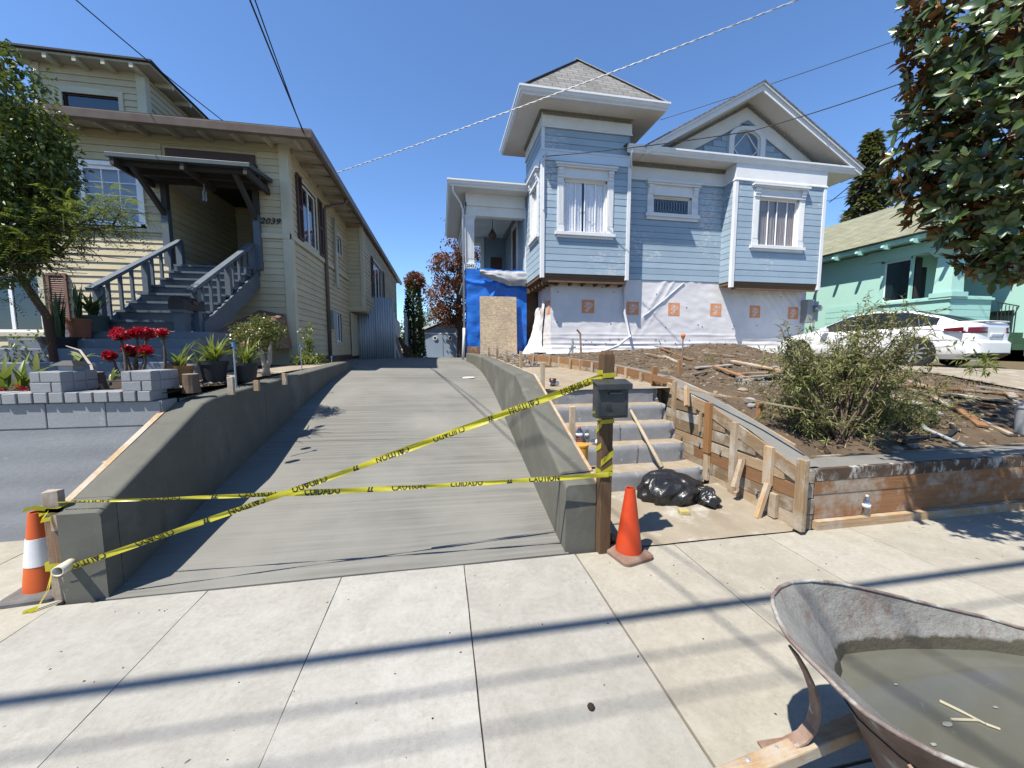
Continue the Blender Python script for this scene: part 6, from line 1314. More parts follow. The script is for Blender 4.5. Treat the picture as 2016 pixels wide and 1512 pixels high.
for i in range(N_): i2 = (i + 1) % N_; m.f.append((o_ + i, o_ + i2, kk + i2, kk + i)); m.mi.append(0)
m.f.append(tuple(kk + i for i in range(N_))); m.mi.append(0)
m.build('body', M['paint'], CAR, fix=True, auto=38)
m = MB(); cab = [(-.78, 1.00, .20), (-.30, 1.22, .26), (.30, 1.40, .30), (1.0, 1.45, .31), (1.6, 1.39, .30), (2.15, 1.15, .24), (2.6, .93, .17)]
for (l, z, ins) in cab:
    full = [(.09, .90), (lerp(.09, ins, .5), lerp(.90, z, .55)), (ins, z - .045), (ins + .09, z), (W_ / 2, z + .02)]; full = full + [(W_ - a, q) for a, q in reversed(full[:-1])]; m.v += [tuple(cw(l, a, q)) for a, q in full]; k = len(full)
nc = len(cab) - 1
for i in range(nc):
    for j in range(k - 1):
        side = j in (0, 1, k - 2, k - 3)
        gl = (side and 0 < i < nc - 1) or (not side and j not in (2, k - 4) and i in (0, 1, nc - 2, nc - 1))
        m.f.append((i * k + j, i * k + j + 1, (i + 1) * k + j + 1, (i + 1) * k + j)); m.mi.append(1 if gl else 0)
m.build('cabin', [M['paint'], M['carglass']], CAR, fix=True, auto=30)
def onside(l, z):
    ins = interp([(c[0], c[2]) for c in cab], l); zt = interp([(c[0], c[1]) for c in cab], l); t_ = (z - .90) / max(.01, zt - .045 - .90); return cw(l, lerp(.09, ins, min(1, t_ if t_ > .55 else t_ * .91)) - .008, z)
for (l0, z0, l1, z1) in ((.86, .92, .80, 1.39), (.0, .94, .12, 1.28)): m = MB(); m.beam(onside(l0, z0), onside(l1, z1), .02, .07); m.build('door_pillar', M['black'], CAR)
for l in (-.02, .86, 1.95): m = MB(); m.tube([cw(l, -.0015, .28), cw(l, -.0015, .55), cw(l, .0, .78), cw(l, .07, .93)], .006, 4); m.build('door_seam', M['black'], CAR)
for l in (.10, 1.05): m = MB(); m.tube([cw(l, -.012, .80), cw(l + .2, -.012, .80)], .014, 6); m.build('door_handle', M['paint'], CAR)
m = MB(); m.hexa([cw(1.95, -.16, .93), cw(2.12, -.16, .93), cw(2.12, .02, .93), cw(1.95, .02, .93), cw(1.97, -.15, 1.05), cw(2.10, -.15, 1.05), cw(2.10, .02, 1.03), cw(1.97, .02, 1.03)]); m.build('side_mirror', M['paint'], CAR, bevel=.02)
for (l, a) in ((0, 0), (2.78, 0), (0, W_ - .2), (2.78, W_ - .2)):
    w = part('wheel', CAR); m = MB(); m.tube([cw(l, a - .012, .335), cw(l, a + .2, .335)], .335, 28); m.build('tyre', M['rubber'], w, auto=40)
    m = MB(); m.tube([cw(l, a - .016, .335), cw(l, a - .012, .335)], .245, 24)
    m.build('rim_back', M['black'], w)
    m = MB(); c0 = cw(l, a - .022, .335); h = V((-math.sin(cg), math.cos(cg), 0))
    for s in range(10): an = s * .6283; m.beam(c0, c0 + h * .235 * math.cos(an) + V((0, 0, .235 * math.sin(an))), .012, .038, h.cross(V((0, 0, 1))).cross(h * math.cos(an) + V((0, 0, math.sin(an)))))
    m.tube([cw(l, a - .03, .335), cw(l, a - .014, .335)], .05, 12); m.build('rim', M['alloy'], w)
for l in (0, 2.78): m = MB(); m.tube([cw(l, -.004, .35), cw(l, .05, .35)], .385, 28); m.build('wheel_arch', M['black'], CAR)
def rear(a, z, out=.012):    # a point just proud of the tail
    t_ = (z - .2) / .83; ir = interp([(q[0], q[2]) for q in LV], t_); iw = interp([(q[0], q[1]) for q in LV], t_); f = min(1, abs(a - W_ / 2) / (W_ / 2 - iw)); q = (1 - f ** (2 / .30)) ** (.30 / 2) if f < 1 else 0
    l0, l1 = -1.02 + ir, 3.7; return cw((l0 + l1) / 2 - (l1 - l0) / 2 * q - out, a, z)
def rear_patch(a0, a1, z0, z1, mat, name, n=8):
    m = MB(); m.grid(lambda u, v: rear(lerp(a0, a1, u), lerp(z0, z1, v)), n, 3); o = m.build(name, M[mat], CAR, smooth=True); s = o.modifiers.new('t', 'SOLIDIFY'); s.thickness = .02; s.offset = -1
rear_patch(.035, .50, .80, .93, 'lampred', 'tail_light'); rear_patch(W_ - .50, W_ - .035, .80, .93, 'lampred', 'tail_light')
m = MB(); m.prism([cw(-.80, -.012, .83), cw(-.50, -.012, .86), cw(-.48, -.008, .91), cw(-.80, .0, .935)], cw(0, .03, 0) - cw(0, 0, 0)); m.build('tail_light', M['lampred'], CAR, fix=True)
rear_patch(.64, 1.20, .69, .80, 'plate', 'number_plate'); rear_patch(.12, W_ - .12, .225, .34, 'black', 'lower_valance', 20)
m = MB(); m.grid(lambda u, v: rear(lerp(.16, W_ - .16, u), 1.03, .02 + .03 * v) + V((0, 0, .015 + .02 * v)), 20, 2); o = m.build('spoiler_lip', M['paint'], CAR, smooth=True); o.modifiers.new('t', 'SOLIDIFY').thickness = .02
# ------------------------------------------------------------------ timber scraps, hose and bin in the dug-up yard
def hit(px, py, off=0.0):
    d = ray(px, py); t_ = 2.0
    for _ in range(4000):
        p = _C + d * t_
        if p.z < yard_z(p.x, p.y) + off: return p
        t_ += .008
    return p
PK = [(1440, 741, 1590, 734, .10, 'wood_x', 'grey plank lying along the dirt near the shrub top'), (1300, 690, 1360, 712, .07, 'wood_orgy', 'orange offcut sloping on the dirt mound'), (1305, 704, 1345, 722, .09, 'wood_x', 'pale board sunk in the mound foot'), (1405, 728, 1480, 752, .08, 'wood_orgy', 'long orange batten below the mound'), (1418, 716, 1445, 742, .03, 'wood_dark', 'thin dark lath beside the orange batten'),
      (1440, 716, 1600, 745, .11, 'wood_x', 'weathered grey board crossing behind the shrub'), (1760, 750, 1850, 775, .09, 'wood_orgx', 'orange plank below the dry grass'), (1770, 763, 2010, 782, .07, 'wood_orgx', 'long orange beam below the parked car'), (1790, 775, 1990, 795, .15, 'wood_x', 'broad grey board in the tree shade'), (1830, 790, 1960, 805, .09, 'wood_orgx', 'half shaded orange board'), (1835, 790, 1885, 812, .08, 'wood_x', 'short blue grey board by the shrub edge'),
      (1880, 808, 1935, 845, .10, 'wood_orgy', 'orange plank tilting down towards the hose'), (1985, 780, 2016, 805, .10, 'wood_x', 'grey board end at the picture edge'), (1660, 725, 1745, 775, .10, 'wood_x', 'pale board slanting behind the shrub'), (1740, 780, 1800, 810, .07, 'wood_x', 'white splintered board under the shrub'), (1385, 700, 1450, 705, .05, 'wood_orgx', 'thin orange lath on the mound side'), (1270, 700, 1310, 707, .05, 'wood_x', 'short lath at the mound edge'), (1900, 822, 1990, 862, .05, 'wood_x', 'thin lath in the shaded soil'),
      (1290, 686, 1345, 690, .09, 'greyboard', 'grey board lying flat on top of the mound'), (1370, 730, 1440, 722, .10, 'greyboard', 'grey split board beside the small weed clump'), (1455, 752, 1540, 742, .13, 'greyboard', 'wide grey board above the pale creeping plant'), (1520, 728, 1625, 752, .10, 'greyboard', 'grey board half under the shrub top'), (1690, 742, 1770, 790, .12, 'greyboard', 'wide bleached board running down behind the shrub'), (1800, 800, 1850, 822, .10, 'greyboard', 'short bleached board in the shade right of shrub'), (1925, 770, 2000, 776, .09, 'greyboard', 'bleached plank at the edge of the dry grass'), (1360, 742, 1400, 735, .04, 'wood_x', 'short lath beside the fresh concrete top')]
M['greyboard'] = wood('greyboard', (.30, .28, .25), (.20, .185, .165), (.5, 9, 9), .35)
for (x0, y0, x1, y1, w_, mt, lb) in PK:
    a = hit(x0, y0); b = hit(x1, y1); a.z = yard_z(a.x, a.y) + .035 + R.uniform(0, .04); b.z = yard_z(b.x, b.y) + .035; m = MB(); m.beam(a, b, w_, .028, (R.uniform(-.15, .15), R.uniform(-.15, .15), 1)); tag(m.build('scrap_board', M[mt], bevel=.003), lb, 'board', 'scrap boards in the dug-up yard')
for (px, py, h, lb) in ((1495, 822, .16, 'lone brown stake inside the fresh concrete corner'), (1337, 735, .22, 'upright stake beside the red capped rod'), (1790, 0, 0, '')):
    if h: a = hit(px, py); stake(a.x, a.y, a.z - .1, a.z + h, lb, .05, .05, 'wood_org')
a = hit(1342, 730); m = MB(); m.tube([(a.x, a.y, a.z - .1), (a.x, a.y, a.z + .62)], .012, 6); o = thing('marker_rod', 'thin steel rod with an orange red cap in the dirt', 'rod'); m.build('rod', M['rust'], o); m = MB(); m.lathe([(.02, 0), (.04, .05), (.04, .08), (.02, .085)], 10, (a.x, a.y, a.z + .60)); m.build('cap', M['capO'], o)
hs_ = [hit(px, py) for px, py in ((1810, 835), (1822, 850), (1850, 862), (1890, 880), (1905, 888))]; m = MB(); m.tube([p + V((0, 0, .03)) for p in hs_], .022, 8); tag(m.build('hose', M['metalgrey'], smooth=True), 'grey corrugated hose lying across the shaded planter', 'hose', 'pipes in the planter')
hs_ = [hit(px, py) for px, py in ((1778, 878), (1785, 868), (1820, 866), (1868, 862), (1880, 852), (1872, 842))]; m = MB(); m.tube([p + V((0, 0, .03)) for p in hs_], .02, 8); tag(m.build('hose', M['black'], smooth=True), 'bent black pipe lying behind the fresh concrete', 'hose', 'pipes in the planter')
m = MB(); a = V((6.72, 3.22, .56)); m.lathe([(.13, 0), (.15, .30), (.158, .305), (.158, .33), (.145, .33), (.125, .03)], 20, a); M['bucketG'] = mk('bucketG', (.52, .55, .58), .55, sc=4, bump=.1); tag(m.build('paint_bucket', M['bucketG'], smooth=False, auto=40), 'pale grey bucket behind the concrete at the picture edge', 'bucket')
for k, (px, py) in enumerate(((1800, 880), (1830, 882), (1850, 885), (1765, 886), (1480, 800), (1462, 770), (1505, 745), (1470, 752), (1475, 790))):
    a = hit(px, py); r = R.uniform(.03, .06) * (1 if k < 4 else 1.3); m = MB(); m.grid(lambda u, v: (a.x + r * math.cos(u * 6.283) * math.sin(v * 3.1416) * (1 + .4 * nz(u * 3, v * 3, k)), a.y + r * math.sin(u * 6.283) * math.sin(v * 3.1416), a.z + r * .6 * math.cos(v * 3.1416) + .01), 10, 7)
    tag(m.build('rock', M['tread' if k % 2 else 'stepgrey'], smooth=False), ['grey rock by the bend of the black pipe', 'tan rock under the black pipe', 'grey rock touching the grey hose', 'tan rock at the shrub foot', 'grey concrete chunk beside the lone brown stake', 'tan concrete chunk by the grey creeping plant', 'grey chunk under the long grey plank', 'tan chunk above the grey creeping plant', 'grey chunk just above the lone brown stake'][k], 'rock', 'rocks in the yard')
# rubble before the flake board
rb = MB(); rr = random.Random(5)
def chips(mb, rr, n_, fx, fy, fz, s0, s1):
    for _ in range(n_):
        x = fx(rr); y = fy(rr); z = fz(x, y); s_ = rr.uniform(s0, s1); a = rr.uniform(0, 6.28); c, q = math.cos(a), math.sin(a); h_ = s_ * rr.uniform(.25, .7)
        pts = []
        for zz, k in ((-h_ * .3, 1), (h_, .75)):
            for (i, j) in ((-1, -1), (1, -1), (1, 1), (-1, 1)): u = i * s_ * k * rr.uniform(.6, 1.1); v = j * s_ * .7 * k * rr.uniform(.6, 1.1); pts.append((x + u * c - v * q, y + u * q + v * c, z + zz))
        mb.hexa(pts, rr.randrange(3))
chips(rb, rr, 500, lambda r: r.uniform(1.2, 3.3), lambda r: r.uniform(8.4, 12.8), lambda x, y: interp(LAND, y) + .02, .015, .06)
tag(rb.build('rubble', [M['stepgrey'], M['tread'], M['wood_x']]), 'loose broken rubble before the flake board sheet', 'rubble', kind='stuff')
rb = MB(); chips(rb, rr, 2600, lambda r: 3.25 + 6.2 * r.random() ** .9, lambda r: r.uniform(2.95, 11.6), lambda x, y: yard_z(x, y), .006, .035)
tag(rb.build('yard_debris', [M['soil'], M['tread'], M['soildark']]), 'scattered clods, chips and wood splinters over the dug-up yard', 'debris', kind='stuff')
rb = MB(); 
for _ in range(900):
    x = 3.3 + 6 * rr.random(); y = rr.uniform(3.0, 11.3); a = rr.uniform(0, 6.28); l_ = rr.uniform(.04, .16); z = yard_z(x, y) + .012; rb.beam((x, y, z), (x + l_ * math.cos(a), y + l_ * math.sin(a), yard_z(x + l_ * math.cos(a), y + l_ * math.sin(a)) + rr.uniform(.005, .03)), .006, .005, mi=rr.randrange(2))
tag(rb.build('wood_splinters', [M['wood_x'], M['drygrass']]), 'straw and wood splinters strewn over the dug soil', 'debris', kind='stuff')
# ------------------------------------------------------------------ plants
def add_leaf(mb, p, d, n, l, w, mi=0, fold=.25, droop=0.0):
    d = d.normalized(); s = d.cross(n)
    if s.length < 1e-4: s = d.cross(V((1, 0, 0)))
    s.normalize(); n = s.cross(d); a = p; t_ = p + d * l - V((0, 0, droop * l)); m_ = p + d * l * .45 - V((0, 0, droop * l * .3)); o = len(mb.v)
    mb.v += [tuple(a), tuple(m_ + s * w / 2 + n * fold * w), tuple(t_), tuple(m_ - s * w / 2 + n * fold * w)]; mb.f += [(o, o + 1, o + 2), (o, o + 2, o + 3)]; mb.mi += [mi, mi]
def rdir(rr): 
    z = rr.uniform(-1, 1); a = rr.uniform(0, 6.283); q = math.sqrt(1 - z * z); return V((q * math.cos(a), q * math.sin(a), z))
def add_blade(mb, p, a, lean, l, w, rr, mi=0, seg=5, curl=1.0):   # strap leaf
    d = V((math.cos(a), math.sin(a), 0)); s = V((-math.sin(a), math.cos(a), 0)); o = len(mb.v)
    for i in range(seg + 1):
        q = i / seg; ang = lean * q * curl; pt = p + d * (l * q * math.sin(lean * (.35 + .65 * q * curl))) + V((0, 0, l * q * math.cos(lean * (.35 + .65 * q * curl)))); ww = w * (1 - q ** 2.2) * (.6 + .4 * min(1, q * 4)) / 2 + .001
        mb.v += [tuple(pt + s * ww), tuple(pt - V((0, 0, ww * .3))), tuple(pt - s * ww)]
    for i in range(seg):
        b = o + i * 3; mb.f += [(b, b + 1, b + 4, b + 3), (b + 1, b + 2, b + 5, b + 4)]; mb.mi += [mi, mi]
M['bark'] = mk('bark', (.12, .085, .06), .95, c2=(.07, .05, .036), sc=8, bs=25, bump=.8, bd=.01, st=(1, 1, .3)); M['barkpale'] = mk('barkpale', (.36, .31, .25), .95, c2=(.24, .20, .16), sc=8, bs=25, bump=.7, bd=.01, st=(1, 1, .3)); M['barkred'] = mk('barkred', (.11, .052, .035), .9, c2=(.07, .035, .025), sc=8, bs=25, bump=.6, bd=.01, st=(1, 1, .3))
M['lf_tree'] = leaf('lf_tree', (.045, .078, .013), (.115, .15, .026), .38, .16); M['lf_feather'] = leaf('lf_feather', (.11, .15, .035), (.19, .22, .06), .5, .35)
M['lf_magtop'] = leaf('lf_magtop', (.026, .052, .014), (.060, .092, .024), .32, .0, .5); M['lf_magbot'] = leaf('lf_magbot', (.18, .08, .024), (.28, .14, .048), .6, .0, .3)
M['lf_shrub'] = leaf('lf_shrub', (.14, .155, .055), (.27, .275, .10), .55, .3); M['lf_seed'] = leaf('lf_seed', (.20, .09, .05), (.13, .06, .04), .8, .1)
M['lf_jade'] = leaf('lf_jade', (.075, .10, .018), (.16, .16, .035), .3, .25); M['lf_strap'] = leaf('lf_strap', (.12, .19, .03), (.28, .30, .06), .4, .3); M['lf_snake'] = leaf('lf_snake', (.035, .065, .03), (.07, .10, .045), .4, .1); M['lf_dark'] = leaf('lf_dark', (.03, .05, .018), (.065, .085, .03), .5, .15); M['lf_conifer'] = leaf('lf_conifer', (.04, .046, .024), (.085, .08, .042), .7, .15); M['lf_dead'] = leaf('lf_dead', (.22, .095, .05), (.13, .055, .032), .8, .2, .3, (.3, .12, .05)); M['lf_red'] = leaf('lf_red', (.26, .003, .010), (.40, .008, .022), .4, .25, .4, (.6, .01, .03)); M['lf_agave'] = leaf('lf_agave', (.30, .36, .14), (.44, .46, .22), .4, .3); M['lf_dry'] = leaf('lf_dry', (.38, .29, .13), (.27, .20, .09), .9, .2, .2, (.5, .38, .15)); M['lf_grey'] = leaf('lf_grey', (.32, .33, .29), (.45, .45, .41), .8, .2)
def blobs_foliage(rr, blobs, dens, l, w, mb, mi=lambda r: 0, shell=.55, droop=.3):
    for (c, r, sq) in blobs:
        for _ in range(int(dens * r * r)):
            d = rdir(rr); k = r * (shell + (1 - shell) * rr.random()) * (1 + .28 * noise.noise(V(c) * 3 + d * 2.2)); p = V(c) + V((d.x * k, d.y * k, d.z * k * sq)); ld = (d + rdir(rr) * .9 + V((0, 0, -.1))).normalized(); add_leaf(mb, p, ld, (d + V((0, 0, .7)) + rdir(rr) * .5), l * rr.uniform(.6, 1.25), w * rr.uniform(.7, 1.2), mi(rr), .2, droop)
def subdivide_blobs(rr, blobs, n_, k):
    out = []
    for (c, r, sq) in blobs:
        for _ in range(n_): d = rdir(rr); q = r * (.55 + .45 * rr.random()); out.append((V(c) + V((d.x * q, d.y * q, d.z * q * sq)), r * k * rr.uniform(.6, 1.3), sq))
    return out
def branch(mb, a, b, r0, r1, rr, wob=.06, n=6, seg=6):
    a = V(a); b = V(b); pts = [a.lerp(b, i / n) + (rdir(rr) * wob * (b - a).length * .5 if 0 < i < n else V((0, 0, 0))) for i in range(n + 1)]; mb.tube(pts, [lerp(r0, r1, i / n) for i in range(n + 1)], seg); return pts
# --- leaning garden tree on the left
rr = random.Random(21); LT = thing('garden_tree', 'leaning leafy garden tree before the cream house', 'tree')
TY = 5.9; tb = onY(104, 655, TY); tb.z = 1.25; m = MB(); pts = [tb, onY(92, 622, TY), onY(60, 575, TY - .05), onY(25, 520, TY - .1), onY(0, 470, TY - .15), onY(-30, 420, TY - .2)]; m.tube(pts, [.046, .043, .04, .036, .03, .022], 10)
cr = [onY(20, 330, 5.6), onY(70, 300, 5.7), onY(-60, 260, 5.6), onY(60, 420, 5.5), onY(120, 430, 5.5), onY(30, 470, 5.4), onY(180, 430, 5.4), onY(235, 420, 5.4), onY(100, 500, 5.4), onY(30, 520, 5.3), onY(0, 200, 5.7), onY(5, 130, 5.7)]
for c in cr: branch(m, pts[4 if c.x < -4 else 3], c, .035, .008, rr, .12, 6, 6)
for k in range(26): a = cr[3 + k % 7]; branch(m, a, a + V((rr.uniform(-.1, .75), rr.uniform(-.2, .2), rr.uniform(-.35, .2))), .008, .003, rr, .1, 4, 4)
m.build('trunk', M['barkred'], LT, smooth=True)
m = MB(); bl = [(onY(20, 300, 5.7), .62, 1), (onY(70, 310, 5.7), .42, 1), (onY(-40, 380, 5.6), .7, 1), (onY(60, 400, 5.6), .35, .9), (onY(95, 260, 5.8), .22, 1), (onY(10, 180, 5.8), .38, 1.1), (onY(-10, 110, 5.8), .22, 1), (onY(-90, 250, 5.6), .9, 1), (onY(10, 450, 5.5), .40, .8), (onY(55, 350, 5.6), .5, .9), (onY(100, 330, 5.7), .25, 1), (onY(70, 450, 5.5), .3, .7), (onY(20, 490, 5.5), .28, .7), (onY(70, 490, 5.45), .2, .7), (onY(-30, 500, 5.5), .4, .8)]
sbl = subdivide_blobs(rr, bl, 46, .30); blobs_foliage(rr, sbl, 1250, .072, .042, m, shell=.15)
for q in ((8, 88), (2, 92), (-6, 84), (14, 96)): blobs_foliage(rr, [(onY(*q, 5.8), .05, 1)], 2400, .06, .035, m, shell=.3)
m.build('crown', M['lf_tree'], LT)
m = MB(); fe = [onY(x, y, 5.4) for x, y in ((60, 440), (110, 430), (160, 425), (210, 418), (245, 425), (90, 470), (140, 450), (180, 440), (40, 490), (70, 500), (15, 520), (110, 480), (200, 440), (30, 560), (120, 410), (225, 405))]
for c in fe:
    for _ in range(34):
        b0 = c + rdir(rr) * .20; d = (rdir(rr) + V((.5, 0, -.1))).normalized(); n = V((0, 0, 1)) + rdir(rr) * .4; s = d.cross(n).normalized()
        for k in range(9):
            p = b0 + d * (.022 * k) - V((0, 0, .0012 * k * k))
            for sg in (-1, 1): add_leaf(m, p, s * sg + d * .5, n, .042, .013, 0, .1, .1)
m.build('feathery_leaves', M['lf_feather'], LT)
# --- magnolia over the pavement
rr = random.Random(8); MG = thing('magnolia_tree', 'magnolia with glossy green and rust-backed leaves overhanging from the picture edge', 'tree')
tbm = V((5.75, 1.95, 0)); m = MB(); m.tube([tbm, tbm + V((-.03, 0, 1.2)), tbm + V((.05, .05, 2.3)), tbm + V((0, .1, 3.6)), tbm + V((.1, 0, 5.2))], [.13, .11, .10, .07, .03], 12)
whorl = []
mg = [((1900, 40), 3.9, .34), ((1990, 120), 3.7, .50), ((1850, 115), 3.8, .20), ((1830, 40), 3.9, .17), ((1960, 230), 3.7, .45), ((2010, 330), 3.6, .50), ((1870, 150), 3.8, .20), ((1905, 300), 3.7, .27), ((1835, 215), 3.8, .16), ((1850, 240), 3.8, .18), ((1800, 310), 3.8, .16), ((1830, 350), 3.7, .22), ((1785, 345), 3.8, .12), ((1920, 390), 3.6, .30), ((1860, 420), 3.7, .20), ((2005, 430), 3.5, .32), ((1972, 505), 3.5, .14), ((1945, 455), 3.5, .17), ((2060, 200), 3.7, .7), ((2110, 390), 3.6, .5), ((2000, 20), 3.8, .5), ((1905, 440), 3.6, .12), ((2005, 525), 3.5, .12), ((1850, 400), 3.7, .16)]
blm = []
for (px, dep, r) in mg:
    d = ray(*px).normalized(); blm.append((_C + d * (dep + .5), r))
for (c, r) in [(V((6.3, 2.3, 3.6)), 1.0), (V((5.6, 1.6, 4.6)), .9), (V((6.9, 1.5, 3.9)), .9), (V((5.6, 2.9, 4.0)), .6), (V((6.5, 2.9, 3.7)), .6), (V((5.0, 2.2, 5.0)), .6), (V((7.2, 2.5, 3.5)), .7)]: blm.append((c, r))
for (c, r) in blm:
    branch(m, tbm + V((0, .05, min(4.6, max(1.9, c.z - .9)))), c, .03, .008, rr, .14, 6, 6)
    for _ in range(int(12 + 270 * r * r)):
        d = rdir(rr); p = c + d * r * (.45 + .6 * rr.random()); whorl.append((p, (d + V((-.15, -.1, .35)) + rdir(rr) * .5).normalized()))
    for _ in range(int(4 + r * 8)): d = rdir(rr); branch(m, c, c + d * r, .007, .003, rr, .1, 3, 4)
m.build('trunk', M['bark'], MG, smooth=True)
m = MB()
for (p, ax) in whorl:
    s = ax.cross(V((.3, .2, 1)))
    if s.length < .01: s = V((1, 0, 0))
    s.normalize(); t2 = ax.cross(s); n_ = rr.randint(6, 9); ph = rr.random() * 6
    for k in range(n_):
        a = ph + k * 6.283 / n_ + rr.uniform(-.3, .3); out = s * math.cos(a) + t2 * math.sin(a); tilt = rr.uniform(.25, .95); d = (out * math.sin(tilt + .35) + ax * math.cos(tilt + .35)).normalized(); l = rr.uniform(.055, .10); w = l * rr.uniform(.36, .46); up = ax - d * ax.dot(d)
        if up.length < .01: up = out
        up.normalize(); sd = d.cross(up).normalized(); cv = rr.uniform(-.12, .2)
        o = len(m.v); rows_ = ((0, .10), (.28, .8), (.55, 1.0), (.8, .72), (1, .04))
        for q, ww in rows_:
            cp = p + d * l * q + up * (cv * l * q * (1 - q) * 2 - .10 * l * q * q)
            for e in (-1, 0, 1): m.v.append(tuple(cp + sd * (e * ww * w / 2) + up * (abs(e) * ww * w * .16)))
        for e in range(15): v = V(m.v[o + e]); m.v.append(tuple(v - up * .0012))
        for i in range(4):
            for e in (0, 1):
                a_ = o + i * 3 + e; m.f.append((a_, a_ + 1, a_ + 4, a_ + 3)); m.mi.append(0); b_ = a_ + 15; m.f.append((b_ + 3, b_ + 4, b_ + 1, b_)); m.mi.append(1)
m.build('crown', [M['lf_magtop'], M['lf_magbot']], MG, smooth=True)
# --- wild shrub behind the fresh concrete
rr = random.Random(4); SH = thing('wild_shrub', 'sprawling narrow-leaved shrub growing behind the fresh concrete corner', 'shrub')
m = MB(); lm = MB(); tips = []
for (px, py) in [(1500, 790), (1530, 740), (1560, 700), (1540, 660), (1590, 690), (1620, 720), (1640, 680), (1650, 640), (1690, 650), (1700, 700), (1730, 640), (1760, 620), (1800, 640), (1840, 650), (1750, 700), (1790, 740), (1700, 760), (1650, 780), (1600, 800), (1560, 830), (1540, 790), (1580, 760), (1620, 840), (1680, 820), (1740, 800), (1790, 790), (1840, 800), (1860, 830), (1660, 870), (1700, 880), (1740, 860), (1600, 860), (1570, 850), (1630, 750), (1720, 730), (1770, 660), (1690, 600), (1810, 620), (1520, 820), (1760, 830), (1640, 820), (1600, 730), (1660, 710), (1800, 810), (1780, 690), (1550, 720), (1720, 790), (1690, 840), (1630, 885), (1680, 895)]:
    dd = 3.55 + rr.uniform(-.35, .55); d = ray(px, py); tips.append(_C + d * (dd / d.y) if d.y > .2 else _C + d * 5)
base = V((4.02, 3.22, .60))
for tp in tips:
    b0 = base + V((rr.uniform(-.12, .12), rr.uniform(-.08, .1), 0)); mid = b0.lerp(tp, .5) + V((rr.uniform(-.1, .1), rr.uniform(-.1, .1), .12)); pts = [b0, b0.lerp(mid, .5) + rdir(rr) * .03, mid, mid.lerp(tp, .5) + rdir(rr) * .04, tp]; m.tube(pts, [.011, .009, .007, .005, .002], 5)
    tw_ = [(pts[2], tp)] + [(pts[2].lerp(tp, rr.random()), pts[2].lerp(tp, rr.random()) + rdir(rr) * .36 + V((0, 0, .1))) for _ in range(5 if tp.z > 1.62 else 11)]
    for (a, b) in tw_:
        if (b - a).length > .1: m.tube([a, a.lerp(b, .5) + rdir(rr) * .02, b], [.004, .003, .0015], 4)
        ax = (b - a).normalized(); n_ = int((b - a).length / .028)
        for k in range(n_):
            p = a.lerp(b, (k + .5) / n_)
            for _ in range(2): add_leaf(lm, p, (ax * .5 + rdir(rr)).normalized(), V((0, 0, 1)) + rdir(rr) * .6, rr.uniform(.05, .095), rr.uniform(.011, .019), 0, .15, .25)
m.build('stem', M['bark'], SH, smooth=True); lm.build('crown', M['lf_shrub'], SH)
sd_ = MB()
for tp in tips[:18]:
    for _ in range(14): add_leaf(sd_, tp + rdir(rr) * .03 + V((0, 0, rr.uniform(0, .08))), rdir(rr), V((0, 0, 1)), .02, .012)
tag(sd_.build('seed_heads', M['lf_seed'], SH), kind='stuff')
# --- little plants in the dug yard
def tuft(name, label, cat, c, n_, l, w, mat, lean=(.2, 1.1), seed=1, group=None, stem=None):
    r2 = random.Random(seed); m = MB(); c = V(c)
    for _ in range(n_): add_blade(m, c + V((r2.uniform(-.03, .03), r2.uniform(-.03, .03), 0)), r2.uniform(0, 6.283), r2.uniform(*lean), l * r2.uniform(.6, 1.1), w * r2.uniform(.8, 1.2), r2)
    return tag(m.build(name, M[mat], smooth=True), label, cat, group)
def bush(name, label, c, r, dens, l, w, mat, seed, sq=.8, cat='plant', group=None, sub=10):
    r2 = random.Random(seed); m = MB(); sb_ = subdivide_blobs(r2, [(V(c), r, sq)], sub, .42); blobs_foliage(r2, sb_, dens, l, w, m, shell=.2); o = m.build(name, M[mat]); return tag(o, label, cat, group)
a = hit(1395, 712); bush('weed', 'small green weed clump at the foot of the mound', a + V((0, 0, .06)), .13, 5000, .05, .012, 'lf_shrub', 3)
a = hit(1480, 765); bush('ground_cover', 'grey leaved creeping plant beside the fresh concrete', a + V((0, 0, .03)), .44, 900, .04, .018, 'lf_grey', 4, .28)['kind'] = 'stuff'; a = hit(1560, 770); bush('ground_cover', 'dark creeping plant under the shrub', a + V((0, 0, .03)), .3, 1300, .04, .018, 'lf_dark', 5, .4)['kind'] = 'stuff'
a = hit(1870, 712); bush('sapling', 'young leafy sapling before the parked car wheel', V((9.1, 5.1, 1.32)), .24, 1500, .12, .025, 'lf_strap', 6, .7)
a = hit(1575, 700); m = MB(); m.tube([a, a + V((.05, 0, .25)), a + V((-.05, 0, .55))], .02, 6); m.tube([a + V((.03, 0, .2)), a + V((.15, 0, .4))], .012, 6); tag(m.build('dead_stump', M['barkpale']), 'small forked dead stump near the wrapped basement', 'stump')
rg = random.Random(9); m = MB()
for _ in range(1100):
    x = rg.uniform(3.6, 9.0); y = rg.uniform(3.6, 10.5)
    if nz(x * 1.7, y * 1.7, 7) > .12: add_blade(m, V((x, y, yard_z(x, y) - .005)), rg.uniform(0, 6.28), rg.uniform(.3, 1.3), rg.uniform(.04, .13), .007, rg, 0, 2)
for _ in range(2600):
    x = rg.uniform(5.6, 9.3); y = rg.uniform(4.4, 6.6)
    if rg.random() < .5 + .5 * nz(x * 2, y * 2): add_blade(m, V((x, y, yard_z(x, y) - .005)), rg.uniform(0, 6.28), rg.uniform(.3, 1.3), rg.uniform(.04, .11), .007, rg, 0, 2)
tag(m.build('dry_grass', M['lf_dry']), 'straw coloured dry grass tufts over the dug yard', 'grass', kind='stuff')
